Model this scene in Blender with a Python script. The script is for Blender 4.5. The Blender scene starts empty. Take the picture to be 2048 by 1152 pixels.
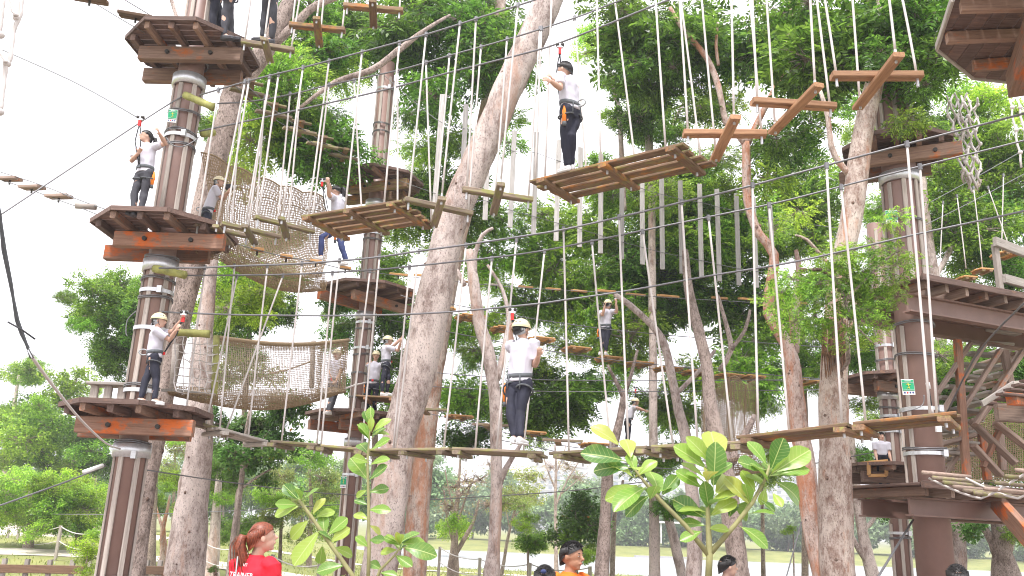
import bpy, bmesh, math, random
import numpy as np
from mathutils import Vector, Matrix, Euler, noise
random.seed(7); rng = np.random.default_rng(7)
R = math.radians
# ---------------------------------------------------------------- camera, sky, sun, exposure
sc = bpy.context.scene
FPX, PITCH, ROLL, CAMZ = 1740.0, R(16.0), R(2.2), 1.65
cam_data = bpy.data.cameras.new('camera'); cam = bpy.data.objects.new('camera', cam_data)
sc.collection.objects.link(cam); sc.camera = cam
cam_data.sensor_width = 36; cam_data.lens = FPX / 2048 * 36
cam_data.clip_start = 0.05; cam_data.clip_end = 3000
CAMR = Matrix.Rotation(math.pi / 2 + PITCH, 3, 'X') @ Matrix.Rotation(ROLL, 3, 'Z')
cam.matrix_world = Matrix.Translation((0, 0, CAMZ)) @ CAMR.to_4x4()
world = bpy.data.worlds.new('World'); sc.world = world; world.use_nodes = True
wn = world.node_tree.nodes; wl = world.node_tree.links
SUN_EL, SUN_AZ = R(62), R(200)
sky = wn.new('ShaderNodeTexSky'); sky.sky_type = 'NISHITA'; sky.sun_disc = False
sky.sun_elevation = SUN_EL; sky.sun_rotation = SUN_AZ; sky.air_density = 1.0; sky.dust_density = 3.0
hsv = wn.new('ShaderNodeHueSaturation'); hsv.inputs['Saturation'].default_value = 0.25
wl.new(sky.outputs[0], hsv.inputs['Color'])
mx = wn.new('ShaderNodeMix'); mx.data_type = 'RGBA'; mx.inputs[0].default_value = 0.8
wl.new(hsv.outputs[0], mx.inputs[6]); mx.inputs[7].default_value = (9.6, 9.35, 9.8, 1)   # bright even overcast
bg = wn['Background']; bg.inputs['Strength'].default_value = 0.1
wl.new(mx.outputs[2], bg.inputs['Color'])
sun_d = bpy.data.lights.new('sun', 'SUN'); sun_d.energy = 2.0; sun_d.angle = R(10); sun_d.color = (1, 0.95, 0.92)
sun = bpy.data.objects.new('sun', sun_d); sc.collection.objects.link(sun)
sdir = Vector((math.sin(SUN_AZ) * math.cos(SUN_EL), math.cos(SUN_AZ) * math.cos(SUN_EL), math.sin(SUN_EL)))
sun.rotation_euler = sdir.to_track_quat('Z', 'Y').to_euler(); sun.location = (0, 0, 30)
sc.view_settings.view_transform = 'Standard'; sc.view_settings.look = 'None'
sc.view_settings.exposure = 1.22; sc.view_settings.gamma = 1; sc.view_settings.use_curve_mapping = False
cy = sc.cycles if hasattr(sc, 'cycles') else None
try:
    sc.cycles.use_denoising = True; sc.cycles.max_bounces = 6; sc.cycles.diffuse_bounces = 3
    sc.cycles.transmission_bounces = 3; sc.cycles.glossy_bounces = 2; sc.cycles.volume_bounces = 0
    sc.cycles.transparent_max_bounces = 6; sc.cycles.filter_width = 1.05; sc.cycles.pixel_filter_type = 'BLACKMAN_HARRIS'
except Exception: pass

# ---------------------------------------------------------------- helpers
def ray(px, py):
    return CAMR @ Vector((px - 1024, 576 - py, -FPX))
CAM = Vector((0, 0, CAMZ))
def W(px, py, Y):                    # the point at depth Y seen at (px, py) of the 2048 px photograph
    d = ray(px, py); return CAM + d * (Y / d.y)
def WZ(px, py, z):                   # same, on the level z
    d = ray(px, py); return CAM + d * ((z - CAMZ) / d.z)
def interp(x, xs, ys): return float(np.interp(x, xs, ys))
COL = sc.collection
WM = {}
def wm(o): return WM.get(o.name, Matrix())
def place(o, parent=None, M=None):
    M = M or Matrix(); COL.objects.link(o); WM[o.name] = M.copy()
    if parent is not None:
        o.parent = parent; o.matrix_basis = wm(parent).inverted() @ M
    else: o.matrix_basis = M
    return o
def tag(o, label=None, cat=None, group=None, kind=None):
    if label: o['label'] = label
    if cat: o['category'] = cat
    if group: o['group'] = group
    if kind: o['kind'] = kind
    return o
def thing(name, label, cat, loc, group=None):
    o = bpy.data.objects.new(name, None); o.empty_display_size = 0.2
    place(o, None, Matrix.Translation(Vector(loc))); return tag(o, label, cat, group)
class MB:
    def __init__(s): s.v = []; s.f = []
    def add(s, vs, fs):
        n = len(s.v); s.v += [tuple(v) for v in vs]; s.f += [tuple(i + n for i in f) for f in fs]
    def box(s, c, size, M=None):
        x, y, z = size[0] / 2, size[1] / 2, size[2] / 2
        vs = [Vector((a * x, b * y, d * z)) for a in (-1, 1) for b in (-1, 1) for d in (-1, 1)]
        if M: vs = [M @ v for v in vs]
        s.add([v + Vector(c) for v in vs], [(0, 1, 3, 2), (4, 6, 7, 5), (0, 4, 5, 1), (2, 3, 7, 6), (0, 2, 6, 4), (1, 5, 7, 3)])
    def beam(s, p0, p1, w, h, up=(0, 0, 1)):
        p0 = Vector(p0); p1 = Vector(p1); M = frame(p0, p1, up)
        s.box((p0 + p1) / 2, ((p1 - p0).length, w, h), M.to_3x3())
    def tube(s, pts, r, n=6, cap=True):
        pts = [Vector(p) for p in pts]; k = len(pts)
        rs = r if isinstance(r, (list, tuple)) else [r] * k
        a = None; rings = []
        for i in range(k):
            t = (pts[min(i + 1, k - 1)] - pts[max(i - 1, 0)]).normalized()
            if a is None: a = t.orthogonal().normalized()
            a = (a - t * a.dot(t)); a = a.normalized() if a.length > 1e-6 else t.orthogonal().normalized()
            b = t.cross(a)
            rings += [pts[i] + (a * math.cos(2 * math.pi * j / n) + b * math.sin(2 * math.pi * j / n)) * rs[i] for j in range(n)]
        fs = [(i * n + j, i * n + (j + 1) % n, (i + 1) * n + (j + 1) % n, (i + 1) * n + j) for i in range(k - 1) for j in range(n)]
        if cap: fs += [tuple(range(n - 1, -1, -1)), tuple((k - 1) * n + j for j in range(n))]
        s.add(rings, fs)
    def loft(s, secs, n=14):          # secs: (centre, u vector, v vector)
        rings = []
        for c, u, v in secs:
            rings += [Vector(c) + u * math.cos(2 * math.pi * j / n) + v * math.sin(2 * math.pi * j / n) for j in range(n)]
        k = len(secs)
        fs = [(i * n + j, i * n + (j + 1) % n, (i + 1) * n + (j + 1) % n, (i + 1) * n + j) for i in range(k - 1) for j in range(n)]
        fs += [tuple(range(n - 1, -1, -1)), tuple((k - 1) * n + j for j in range(n))]
        s.add(rings, fs)
    def ell(s, c, M, nu=12, nv=8):    # ellipsoid: unit sphere through the 3x3 M
        vs = []; c = Vector(c)
        for i in range(1, nv):
            th = math.pi * i / nv
            for j in range(nu):
                ph = 2 * math.pi * j / nu
                vs.append(c + M @ Vector((math.sin(th) * math.cos(ph), math.sin(th) * math.sin(ph), math.cos(th))))
        vs += [c + M @ Vector((0, 0, 1)), c + M @ Vector((0, 0, -1))]; a = len(vs) - 2; b = a + 1
        fs = [(i * nu + j, (i + 1) * nu + j, (i + 1) * nu + (j + 1) % nu, i * nu + (j + 1) % nu) for i in range(nv - 2) for j in range(nu)]
        fs += [(a, j, (j + 1) % nu) for j in range(nu)] + [(b, (nv - 2) * nu + (j + 1) % nu, (nv - 2) * nu + j) for j in range(nu)]
        s.add(vs, fs)
    def prism(s, poly, z0, z1, M=None):
        n = len(poly); vs = [Vector((x, y, z0)) for x, y in poly] + [Vector((x, y, z1)) for x, y in poly]
        if M: vs = [M @ v for v in vs]
        s.add(vs, [tuple(range(n - 1, -1, -1)), tuple(range(n, 2 * n))] + [(i, (i + 1) % n, n + (i + 1) % n, n + i) for i in range(n)])
    def mesh(s, name, mat, smooth=False, org=None):
        me = bpy.data.meshes.new(name)
        vs = s.v if org is None else [(v[0] - org[0], v[1] - org[1], v[2] - org[2]) for v in s.v]
        me.from_pydata(vs, [], s.f); me.materials.append(mat)
        if smooth: me.polygons.foreach_set('use_smooth', [True] * len(me.polygons))
        return me
    def obj(s, name, mat, parent=None, smooth=False, org=None):
        if org is None:
            org = wm(parent).translation if parent is not None else Vector(s.v[0])
        o = bpy.data.objects.new(name, s.mesh(name, mat, smooth, org))
        return place(o, parent, Matrix.Translation(Vector(org)))
def frame(p0, p1, up=(0, 0, 1)):
    x = (Vector(p1) - Vector(p0)).normalized(); up = Vector(up)
    y = up.cross(x)
    if y.length < 1e-4: y = Vector((0, 1, 0)).cross(x)
    y.normalize(); z = x.cross(y)
    return Matrix((x, y, z)).transposed().to_4x4()
_bc = {}
def boxmesh(L, w, h, mat, ch=None):
    L = round(L / 0.02) * 0.02; w = round(w / 0.005) * 0.005; h = round(h / 0.005) * 0.005
    key = (L, w, h, mat.name)
    if key in _bc: return _bc[key]
    ch = ch if ch else min(0.008, h * 0.22, w * 0.22)
    me = bpy.data.meshes.new('board'); vs = []; fs = []
    x = L / 2
    prof = [(-w / 2 + ch, -h / 2), (w / 2 - ch, -h / 2), (w / 2, -h / 2 + ch), (w / 2, h / 2 - ch), (w / 2 - ch, h / 2), (-w / 2 + ch, h / 2), (-w / 2, h / 2 - ch), (-w / 2, -h / 2 + ch)]
    r = random.Random(hash(key[:3])); sk = [r.uniform(-.4, .4) * min(w, .1) * .25 for _ in range(2)]
    for i, xx in enumerate((-x, x)):
        for a, b in prof: vs.append((xx + sk[i] * a / max(w, .01) * 2, a, b))
    n = 8
    fs = [(j, (j + 1) % n, n + (j + 1) % n, n + j) for j in range(n)] + [tuple(range(n - 1, -1, -1)), tuple(range(n, 2 * n))]
    me.from_pydata(vs, [], fs); me.materials.append(mat); _bc[key] = me; return me
def plank(parent, name, mat, p0, p1, w, h, up=(0, 0, 1), jit=0.0):
    p0 = Vector(p0); p1 = Vector(p1)
    o = bpy.data.objects.new(name, boxmesh((p1 - p0).length, w, h, mat))
    M = Matrix.Translation((p0 + p1) / 2) @ frame(p0, p1, up)
    if jit: M = M @ Euler((random.gauss(0, jit), random.gauss(0, jit * .4), random.gauss(0, jit * .4))).to_matrix().to_4x4()
    return place(o, parent, M)
def part_tube(parent, name, mat, pts, r, n=6, smooth=True):
    m = MB(); m.tube(pts, r, n); return m.obj(name, mat, parent, smooth)
def sag(p0, p1, s, n=10):
    p0 = Vector(p0); p1 = Vector(p1)
    return [p0.lerp(p1, i / n) - Vector((0, 0, s * 4 * (i / n) * (1 - i / n))) for i in range(n + 1)]

# ---------------------------------------------------------------- materials
def newmat(name):
    m = bpy.data.materials.new(name); m.use_nodes = True; nt = m.node_tree
    return m, nt, nt.nodes['Principled BSDF']
def N(nt, t, **kw):
    n = nt.nodes.new(t)
    for k, v in kw.items():
        if k in n.inputs: n.inputs[k].default_value = v
        else: setattr(n, k, v)
    return n
def ramp(nt, src, stops):
    r = nt.nodes.new('ShaderNodeValToRGB'); e = r.color_ramp.elements
    while len(e) < len(stops): e.new(0.5)
    for el, (p, c) in zip(e, stops): el.position = p; el.color = (*c, 1) if len(c) == 3 else c
    nt.links.new(src, r.inputs[0]); return r
def coords(nt, scale=(1, 1, 1), vary=True):
    tc = nt.nodes.new('ShaderNodeTexCoord'); mp = nt.nodes.new('ShaderNodeMapping'); mp.inputs['Scale'].default_value = scale
    nt.links.new(tc.outputs['Object'], mp.inputs['Vector'])
    if vary:
        oi = nt.nodes.new('ShaderNodeObjectInfo'); ml = N(nt, 'ShaderNodeMath', operation='MULTIPLY'); ml.inputs[1].default_value = 37.0
        nt.links.new(oi.outputs['Random'], ml.inputs[0]); cb = nt.nodes.new('ShaderNodeCombineXYZ')
        for i in range(3): nt.links.new(ml.outputs[0], cb.inputs[i])
        nt.links.new(cb.outputs[0], mp.inputs['Location'])
    return mp.outputs[0]
def noise_(nt, vec, scale, detail=4, rough=0.6):
    n = nt.nodes.new('ShaderNodeTexNoise'); n.inputs['Scale'].default_value = scale; n.inputs['Detail'].default_value = detail
    n.inputs['Roughness'].default_value = rough; nt.links.new(vec, n.inputs['Vector']); return n.outputs[0]
def mixc(nt, fac, a, b):
    m = nt.nodes.new('ShaderNodeMix'); m.data_type = 'RGBA'
    for s, i in ((a, 6), (b, 7)):
        if isinstance(s, tuple): m.inputs[i].default_value = (*s, 1)
        else: nt.links.new(s, m.inputs[i])
    if isinstance(fac, float): m.inputs[0].default_value = fac
    else: nt.links.new(fac, m.inputs[0])
    return m.outputs[2]
def bump(nt, b, src, strength=0.4, dist=0.01):
    n = nt.nodes.new('ShaderNodeBump'); n.inputs['Strength'].default_value = strength; n.inputs['Distance'].default_value = dist
    nt.links.new(src, n.inputs['Height']); nt.links.new(n.outputs[0], b.inputs['Normal'])
def plain(name, c, rough=0.6, metal=0.0, var=0.15, sc_=30, bmp=0.2, sheen=0):
    m, nt, b = newmat(name); v = coords(nt); n = noise_(nt, v, sc_)
    r = ramp(nt, n, [(0.3, tuple(x * (1 - var) for x in c)), (0.7, tuple(min(1, x * (1 + var)) for x in c))])
    nt.links.new(r.outputs[0], b.inputs['Base Color']); b.inputs['Roughness'].default_value = rough; b.inputs['Metallic'].default_value = metal
    if bmp: bump(nt, b, n, bmp, 0.003)
    return m
def wood(name, c1, c2, patch=None, pa=0.5, moss=None, ma=0.6, grain=1.0):
    m, nt, b = newmat(name); v = coords(nt, (1.5, 22, 22)); g = noise_(nt, v, 2.0 * grain, 6, 0.65)
    col = ramp(nt, g, [(0.3, c1), (0.7, c2)]).outputs[0]
    v2 = coords(nt, (1, 1.6, 1.6))
    if patch:
        pn = noise_(nt, v2, 2.6, 5, 0.7)
        f = ramp(nt, pn, [(pa - .04, (0, 0, 0)), (pa + .08, (1, 1, 1))]).outputs[0]
        col = mixc(nt, f, col, patch)
    if moss:
        v3 = coords(nt, (1.2, 5, 5)); mn = noise_(nt, v3, 3.3, 6, 0.7)
        f = ramp(nt, mn, [(ma - .05, (0, 0, 0)), (ma + .1, (.8, .8, .8))]).outputs[0]
        col = mixc(nt, f, col, moss)
    dk = noise_(nt, v, 5.0, 3, 0.6); f = ramp(nt, dk, [(0.62, (0, 0, 0)), (0.72, (.6, .6, .6))]).outputs[0]
    col = mixc(nt, f, col, tuple(x * .4 for x in c1))
    oi = nt.nodes.new('ShaderNodeObjectInfo'); h = nt.nodes.new('ShaderNodeHueSaturation')
    mr = nt.nodes.new('ShaderNodeMapRange'); mr.inputs[3].default_value = .72; mr.inputs[4].default_value = 1.25
    nt.links.new(oi.outputs['Random'], mr.inputs[0]); nt.links.new(mr.outputs[0], h.inputs['Value']); nt.links.new(col, h.inputs['Color'])
    nt.links.new(h.outputs[0], b.inputs['Base Color']); b.inputs['Roughness'].default_value = 0.75
    bump(nt, b, g, 0.5, 0.006); return m
def bark(name, c1, c2, patch, pa=0.6, sp=0.5):
    m, nt, b = newmat(name); v = coords(nt, (1, 1, .5)); g = coords(nt, (1, 1, .25))
    n1 = noise_(nt, v, 7, 8, 0.8); col = ramp(nt, n1, [(0.4, c1), (0.56, c2)]).outputs[0]
    n4 = noise_(nt, v, 1.6, 5, .7); f4 = ramp(nt, n4, [(.5, (0, 0, 0)), (.58, (.7, .7, .7))]).outputs[0]
    col = mixc(nt, f4, col, tuple(min(.74, x * 1.3) for x in c2))
    n2 = noise_(nt, v, 55, 5, 0.75); f = ramp(nt, n2, [(sp, (0, 0, 0)), (sp + .07, (.85, .85, .85))]).outputs[0]
    col = mixc(nt, f, col, tuple(x * .45 for x in c1))
    n3 = noise_(nt, g, 1.3, 7, 0.8); f3 = ramp(nt, n3, [(pa, (0, 0, 0)), (pa + .1, (.75, .75, .75))]).outputs[0]
    col = mixc(nt, f3, col, patch)
    nt.links.new(col, b.inputs['Base Color']); b.inputs['Roughness'].default_value = 0.85
    n5 = noise_(nt, g, 16, 6, .75); ad = N(nt, 'ShaderNodeMath', operation='ADD'); nt.links.new(n2, ad.inputs[0]); nt.links.new(n5, ad.inputs[1])
    bump(nt, b, ad.outputs[0], 0.8, 0.03); return m
def leafmat(name, c1, c2, tr=0.4, extra=None, rough=.34):
    m, nt, b = newmat(name); g = nt.nodes.new('ShaderNodeNewGeometry'); oi = nt.nodes.new('ShaderNodeObjectInfo')
    col = ramp(nt, g.outputs['Random Per Island'], [(0.0, c1), (0.75, c2), (0.985, tuple(min(1, x * 1.5) for x in c2))] + ([(1.0, extra)] if extra else [])).outputs[0]
    h = nt.nodes.new('ShaderNodeHueSaturation'); mr = nt.nodes.new('ShaderNodeMapRange'); mr.inputs[3].default_value = .7; mr.inputs[4].default_value = 1.35
    nt.links.new(oi.outputs['Random'], mr.inputs[0]); nt.links.new(mr.outputs[0], h.inputs['Value'])
    mh = nt.nodes.new('ShaderNodeMapRange'); mh.inputs[3].default_value = .485; mh.inputs[4].default_value = .515
    m7 = N(nt, 'ShaderNodeMath', operation='FRACT'); m8 = N(nt, 'ShaderNodeMath', operation='MULTIPLY'); m8.inputs[1].default_value = 7.3
    nt.links.new(oi.outputs['Random'], m8.inputs[0]); nt.links.new(m8.outputs[0], m7.inputs[0]); nt.links.new(m7.outputs[0], mh.inputs[0]); nt.links.new(mh.outputs[0], h.inputs['Hue'])
    nt.links.new(col, h.inputs['Color']); nt.links.new(h.outputs[0], b.inputs['Base Color']); b.inputs['Roughness'].default_value = rough
    t = nt.nodes.new('ShaderNodeBsdfTranslucent'); br = nt.nodes.new('ShaderNodeHueSaturation'); br.inputs['Value'].default_value = 1.5; br.inputs['Hue'].default_value = .49
    nt.links.new(h.outputs[0], br.inputs['Color']); nt.links.new(br.outputs[0], t.inputs['Color'])
    ms = nt.nodes.new('ShaderNodeMixShader'); ms.inputs[0].default_value = tr
    nt.links.new(b.outputs[0], ms.inputs[1]); nt.links.new(t.outputs[0], ms.inputs[2]); nt.links.new(ms.outputs[0], nt.nodes['Material Output'].inputs['Surface'])
    return m
M_ = {}
M_['deck'] = wood('deck_wood', (.085, .052, .042), (.21, .135, .11), (.28, .15, .09), .62)
M_['beam'] = wood('beam_wood', (.17, .1, .07), (.34, .22, .16), (.5, .14, .03), .6)
M_['beamo'] = wood('beam_orange', (.2, .105, .065), (.36, .21, .15), (.58, .13, .02), .54)
M_['slat'] = wood('slat_mossy', (.13, .075, .042), (.32, .2, .12), (.48, .19, .04), .58, (.27, .29, .07), .57)
M_['moss'] = wood('mossy_board', (.15, .11, .08), (.33, .26, .19), None, .5, (.27, .29, .07), .53)
M_['new'] = wood('new_pine', (.29, .145, .075), (.52, .3, .165), (.24, .12, .06), .64)
M_['step'] = wood('orange_step', (.45, .22, .08), (.68, .4, .17), (.3, .16, .08), .66)
M_['grey'] = wood('grey_weathered', (.28, .25, .22), (.5, .46, .42))
M_['white'] = wood('white_weathered', (.34, .32, .31), (.54, .52, .5))
M_['batten'] = wood('batten_wood', (.33, .285, .25), (.54, .48, .43), (.3, .29, .14), .68)
M_['stair'] = wood('stair_wood', (.24, .165, .13), (.46, .35, .29), (.5, .17, .06), .62)
M_['fence'] = wood('fence_wood', (.1, .055, .03), (.2, .12, .07))
M_['pole'] = plain('pole_brown_steel', (.25, .155, .13), .45, 0, .1, 3, .05)
M_['steel'] = plain('galvanised_steel', (.62, .63, .65), .38, .7, .1, 40, .1)
M_['cable'] = plain('steel_cable', (.2, .2, .21), .45, .5, .2, 200, .3)
M_['rope'] = plain('white_rope', (.64, .6, .58), .85, 0, .1, 300, .9)
M_['net'] = plain('net_cord', (.34, .25, .155), .85, 0, .25, 60, 0)
M_['net2'] = plain('pale_net_cord', (.42, .34, .27), .85, 0, .2, 60, 0)
M_['black'] = plain('black_webbing', (.03, .03, .035), .7)
M_['bolt'] = plain('dark_bolt', (.05, .045, .04), .5, .5)
M_['bamboo'] = plain('mossy_log', (.3, .3, .09), .7, 0, .4, 7, .3)
M_['b_pale'] = bark('bark_pale', (.26, .19, .165), (.58, .49, .455), (.52, .33, .25), .54, .55)
M_['b_red'] = bark('bark_reddish', (.28, .17, .13), (.58, .46, .41), (.5, .17, .06), .46, .55)
M_['b_warm'] = bark('bark_warm', (.28, .18, .14), (.6, .5, .44), (.5, .2, .09), .5, .56)
M_['b_brown'] = bark('bark_brown', (.2, .15, .125), (.46, .37, .33), (.34, .22, .15), .66, .52)
M_['b_far'] = bark('bark_far', (.2, .15, .12), (.38, .3, .25), (.3, .2, .12), .66)
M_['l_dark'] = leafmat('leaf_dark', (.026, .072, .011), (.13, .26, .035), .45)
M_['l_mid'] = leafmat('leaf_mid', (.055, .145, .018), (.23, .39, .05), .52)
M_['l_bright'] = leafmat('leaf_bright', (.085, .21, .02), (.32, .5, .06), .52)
M_['l_yel'] = leafmat('leaf_yellowish', (.12, .19, .05), (.3, .36, .1), .45, (.5, .22, .04))
M_['l_orange'] = leafmat('leaf_with_orange', (.045, .11, .025), (.11, .22, .05), .4, (.5, .2, .03))
M_['l_far'] = leafmat('leaf_far_hazed', (.14, .23, .1), (.27, .38, .19), .3)  # lightened green, distance haze put into the leaf colour
M_['l_twig'] = leafmat('dry_twig_leaf', (.3, .2, .12), (.4, .36, .16), .3)
M_['shirt'] = plain('white_shirt', (.56, .55, .62), .8, 0, .04, 12, .3)
M_['check'] = plain('pale_check_shirt', (.55, .53, .62), .8, 0, .1, 60, .2)
M_['red'] = plain('red_shirt', (.72, .01, .03), .8, 0, .1, 12, .3)
M_['orange_s'] = plain('orange_shirt', (.8, .17, .01), .8, 0, .08, 12, .3)
M_['blue_s'] = plain('blue_shirt', (.03, .06, .25), .8)
M_['navy'] = plain('navy_trousers', (.012, .013, .028), .8, 0, .2, 14, .4)
M_['navy2'] = plain('blue_trousers', (.03, .045, .14), .8, 0, .2, 14, .4)
M_['greyt'] = plain('grey_trousers', (.05, .05, .062), .8, 0, .2, 14, .4)
M_['skin'] = plain('skin', (.58, .36, .27), .5, 0, .08, 9, .1)
M_['skind'] = plain('skin_tan', (.4, .2, .12), .5, 0, .08, 9, .1)
M_['hair'] = plain('black_hair', (.012, .01, .01), .45, 0, .4, 90, .5)
M_['hairr'] = plain('auburn_hair', (.2, .05, .022), .45, 0, .5, 60, .6)
M_['helmet'] = plain('cream_helmet', (.74, .66, .44), .35, 0, .05, 5, 0)
M_['shoe'] = plain('white_shoe', (.7, .7, .7), .6, 0, .05, 30, .2)
M_['shoed'] = plain('dark_shoe', (.06, .06, .07), .6)
M_['harn'] = plain('grey_webbing', (.1, .11, .12), .8)
M_['harnl'] = plain('light_grey_webbing', (.4, .42, .43), .7)
M_['or'] = plain('orange_webbing', (.95, .27, .03), .7, 0, .05)
M_['redp'] = plain('red_clip', (.7, .02, .02), .4)
M_['lip'] = plain('lip', (.4, .1, .08), .5)
M_['sg'] = plain('sign_green', (.01, .36, .16), .4, 0, .03, 5, 0)
M_['sw'] = plain('sign_white', (.8, .8, .8), .4, 0, .02, 5, 0)
M_['sy'] = plain('sign_yellow', (.75, .7, .1), .4, 0, .02, 5, 0)
# ---------------------------------------------------------------- ground, path, lake, far shore
def groundmat():
    m, nt, b = newmat('grass_ground'); v = coords(nt, vary=False)
    a = noise_(nt, v, .35, 6, .7); c = noise_(nt, v, 9, 5, .8)
    col = ramp(nt, a, [(.35, (.15, .2, .045)), (.6, (.3, .32, .09))]).outputs[0]
    f = ramp(nt, c, [(.45, (0, 0, 0)), (.7, (.8, .8, .8))]).outputs[0]
    col = mixc(nt, f, col, (.32, .28, .14))
    nt.links.new(col, b.inputs['Base Color']); b.inputs['Roughness'].default_value = .9; bump(nt, b, c, .8, .05); return m
def sandmat():
    m, nt, b = newmat('pale_sand'); v = coords(nt, vary=False); a = noise_(nt, v, 2, 8, .7)
    nt.links.new(ramp(nt, a, [(.3, (.5, .43, .36)), (.7, (.72, .66, .58))]).outputs[0], b.inputs['Base Color']); b.inputs['Roughness'].default_value = .95
    bump(nt, b, a, .5, .03); return m
def watermat():
    m, nt, b = newmat('lake_water'); v = coords(nt, (1, .5, 1), False); a = noise_(nt, v, 2.5, 5, .7)
    b.inputs['Base Color'].default_value = (.5, .53, .54, 1); b.inputs['Roughness'].default_value = .25
    bump(nt, b, a, 1, .25); return m
def hgt(x, y):
    h = 0.0
    if x < -6: h += 1.0 * min(1, (-6 - x) / 10) * max(0, min(1, (y - 22) / 18))
    return h + .06 * noise.noise(Vector((x * .2, y * .2, 0))) * (1 if y < 58 else 0)
def sheet(name, xs, ys, f, mat, kind='structure'):
    vs = [(x, y, f(x, y)) for y in ys for x in xs]; n = len(xs)
    m = MB(); m.add(vs, [(j * n + i, j * n + i + 1, (j + 1) * n + i + 1, (j + 1) * n + i) for j in range(len(ys) - 1) for i in range(n - 1)])
    o = m.obj(name, mat, None, True, (0, 0, 0)); tag(o, kind=kind); return o
G = groundmat(); S = sandmat()
def shore(x): return 50 + 4 * noise.noise(Vector((x * .03, 4, 0))) - (x > 6) * min(13, (x - 6) * .8) + (40 * min(1, max(0, (-x - 5) / 12)))
def ground_h(x, y):
    s = shore(x); h = hgt(x, y)
    if y > s: h -= min(2.0, (y - s) * .25)
    if x < -30 and y > 60: h = max(h, 1.0)
    return h
sheet('ground', [-1200, -500, -200, -120] + list(np.arange(-80, 81, 2.5)) + [120, 200, 500, 1200], [-30, -10, 0] + list(np.arange(3, 120, 2.5)) + [125], ground_h, G)
wt = MB(); wt.add([(-1200, 50, -.5), (1200, 50, -.5), (1200, 200, -.5), (-1200, 200, -.5)], [(0, 1, 2, 3)])
tag(wt.obj('lake_water', watermat(), None, False, (0, 0, -.5)), kind='structure')
sheet('far_shore_ground', [-1200, -300] + list(np.arange(-100, 201, 10)) + [400, 1200], [134, 138, 142, 150, 180, 300, 700, 2500], lambda x, y: -1.0 + min(2.0, (y - 134) * .13) + max(0, (y - 150) * .012), G)
# paths laid 4 mm proud of the ground: strips that follow the ground height
def strip(name, cl, w, mat, dz=.012):
    vs = []; cl = [Vector((*p, 0)) for p in cl]
    fine = []
    for a, b in zip(cl, cl[1:]):
        k = max(1, int((b - a).length / 1.2)); fine += [a.lerp(b, i / k) for i in range(k)]
    fine.append(cl[-1]); n = len(fine); K = 9
    for i, p in enumerate(fine):
        t = (fine[min(i + 1, n - 1)] - fine[max(i - 1, 0)]).normalized(); s = Vector((-t.y, t.x, 0))
        for j in range(K):
            q = p + s * w * (j / (K - 1) - .5) * (1 + .15 * noise.noise(p * .3)); vs.append((q.x, q.y, gz(q.x, q.y) + dz))
    m = MB(); m.add(vs, [(i * K + j, i * K + j + 1, (i + 1) * K + j + 1, (i + 1) * K + j) for i in range(n - 1) for j in range(K - 1)])
    tag(m.obj(name, mat, None, True, (0, 0, 0)), kind='structure')
from mathutils.bvhtree import BVHTree
_g = bpy.data.objects['ground'].data
_bvh = BVHTree.FromPolygons([v.co.copy() for v in _g.vertices], [tuple(p.vertices) for p in _g.polygons])
def gz(x, y):
    h = _bvh.ray_cast(Vector((x, y, 50)), Vector((0, 0, -1))); return h[0].z if h[0] is not None else 0
strip('sandy_path', [(-40, 30), (-18, 31), (-11, 34), (-5, 30), (0, 29), (6, 30), (14, 31), (30, 34)], 2.2, S, .02)
strip('lakeside_path', [(-12, 46), (-3, 43), (5, 41), (10, 37), (20, 32), (40, 30)], 1.6, S, .02)
# added unseen grey-brown chip sheet under the course, keeps bounce light on undersides neutral
mc, nt_, b_ = newmat('neutral_bounce_chips'); cv = coords(nt_, vary=False); cn = noise_(nt_, cv, 18, 6, .8)
nt_.links.new(ramp(nt_, cn, [(.35, (.12, .09, .075)), (.65, (.38, .31, .27))]).outputs[0], b_.inputs['Base Color']); b_.inputs['Roughness'].default_value = .95; bump(nt_, b_, cn, .9, .03)
sheet('neutral_bounce_bed', list(np.arange(-16, 17, 1.0)), list(np.arange(-10, 20.5, 1.0)), lambda x, y: gz(x, y) + .02, mc)
# sandy play mound at the far left with its low retaining edge
mo = MB(); mp = []
for i in range(9):
    for j in range(24):
        a = 2 * math.pi * j / 24; r = i / 8; x = -24 + 9 * r * math.cos(a); y = 44 + 5 * r * math.sin(a)
        mp.append((x, y, gz(x, y) + .35 * (1 - r ** 2.2) - .02))
mo.add(mp, [(i * 24 + j, i * 24 + (j + 1) % 24, (i + 1) * 24 + (j + 1) % 24, (i + 1) * 24 + j) for i in range(8) for j in range(24)])
tag(mo.obj('sand_mound', S, None, True, (-24, 44, 0)), kind='structure')

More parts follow.
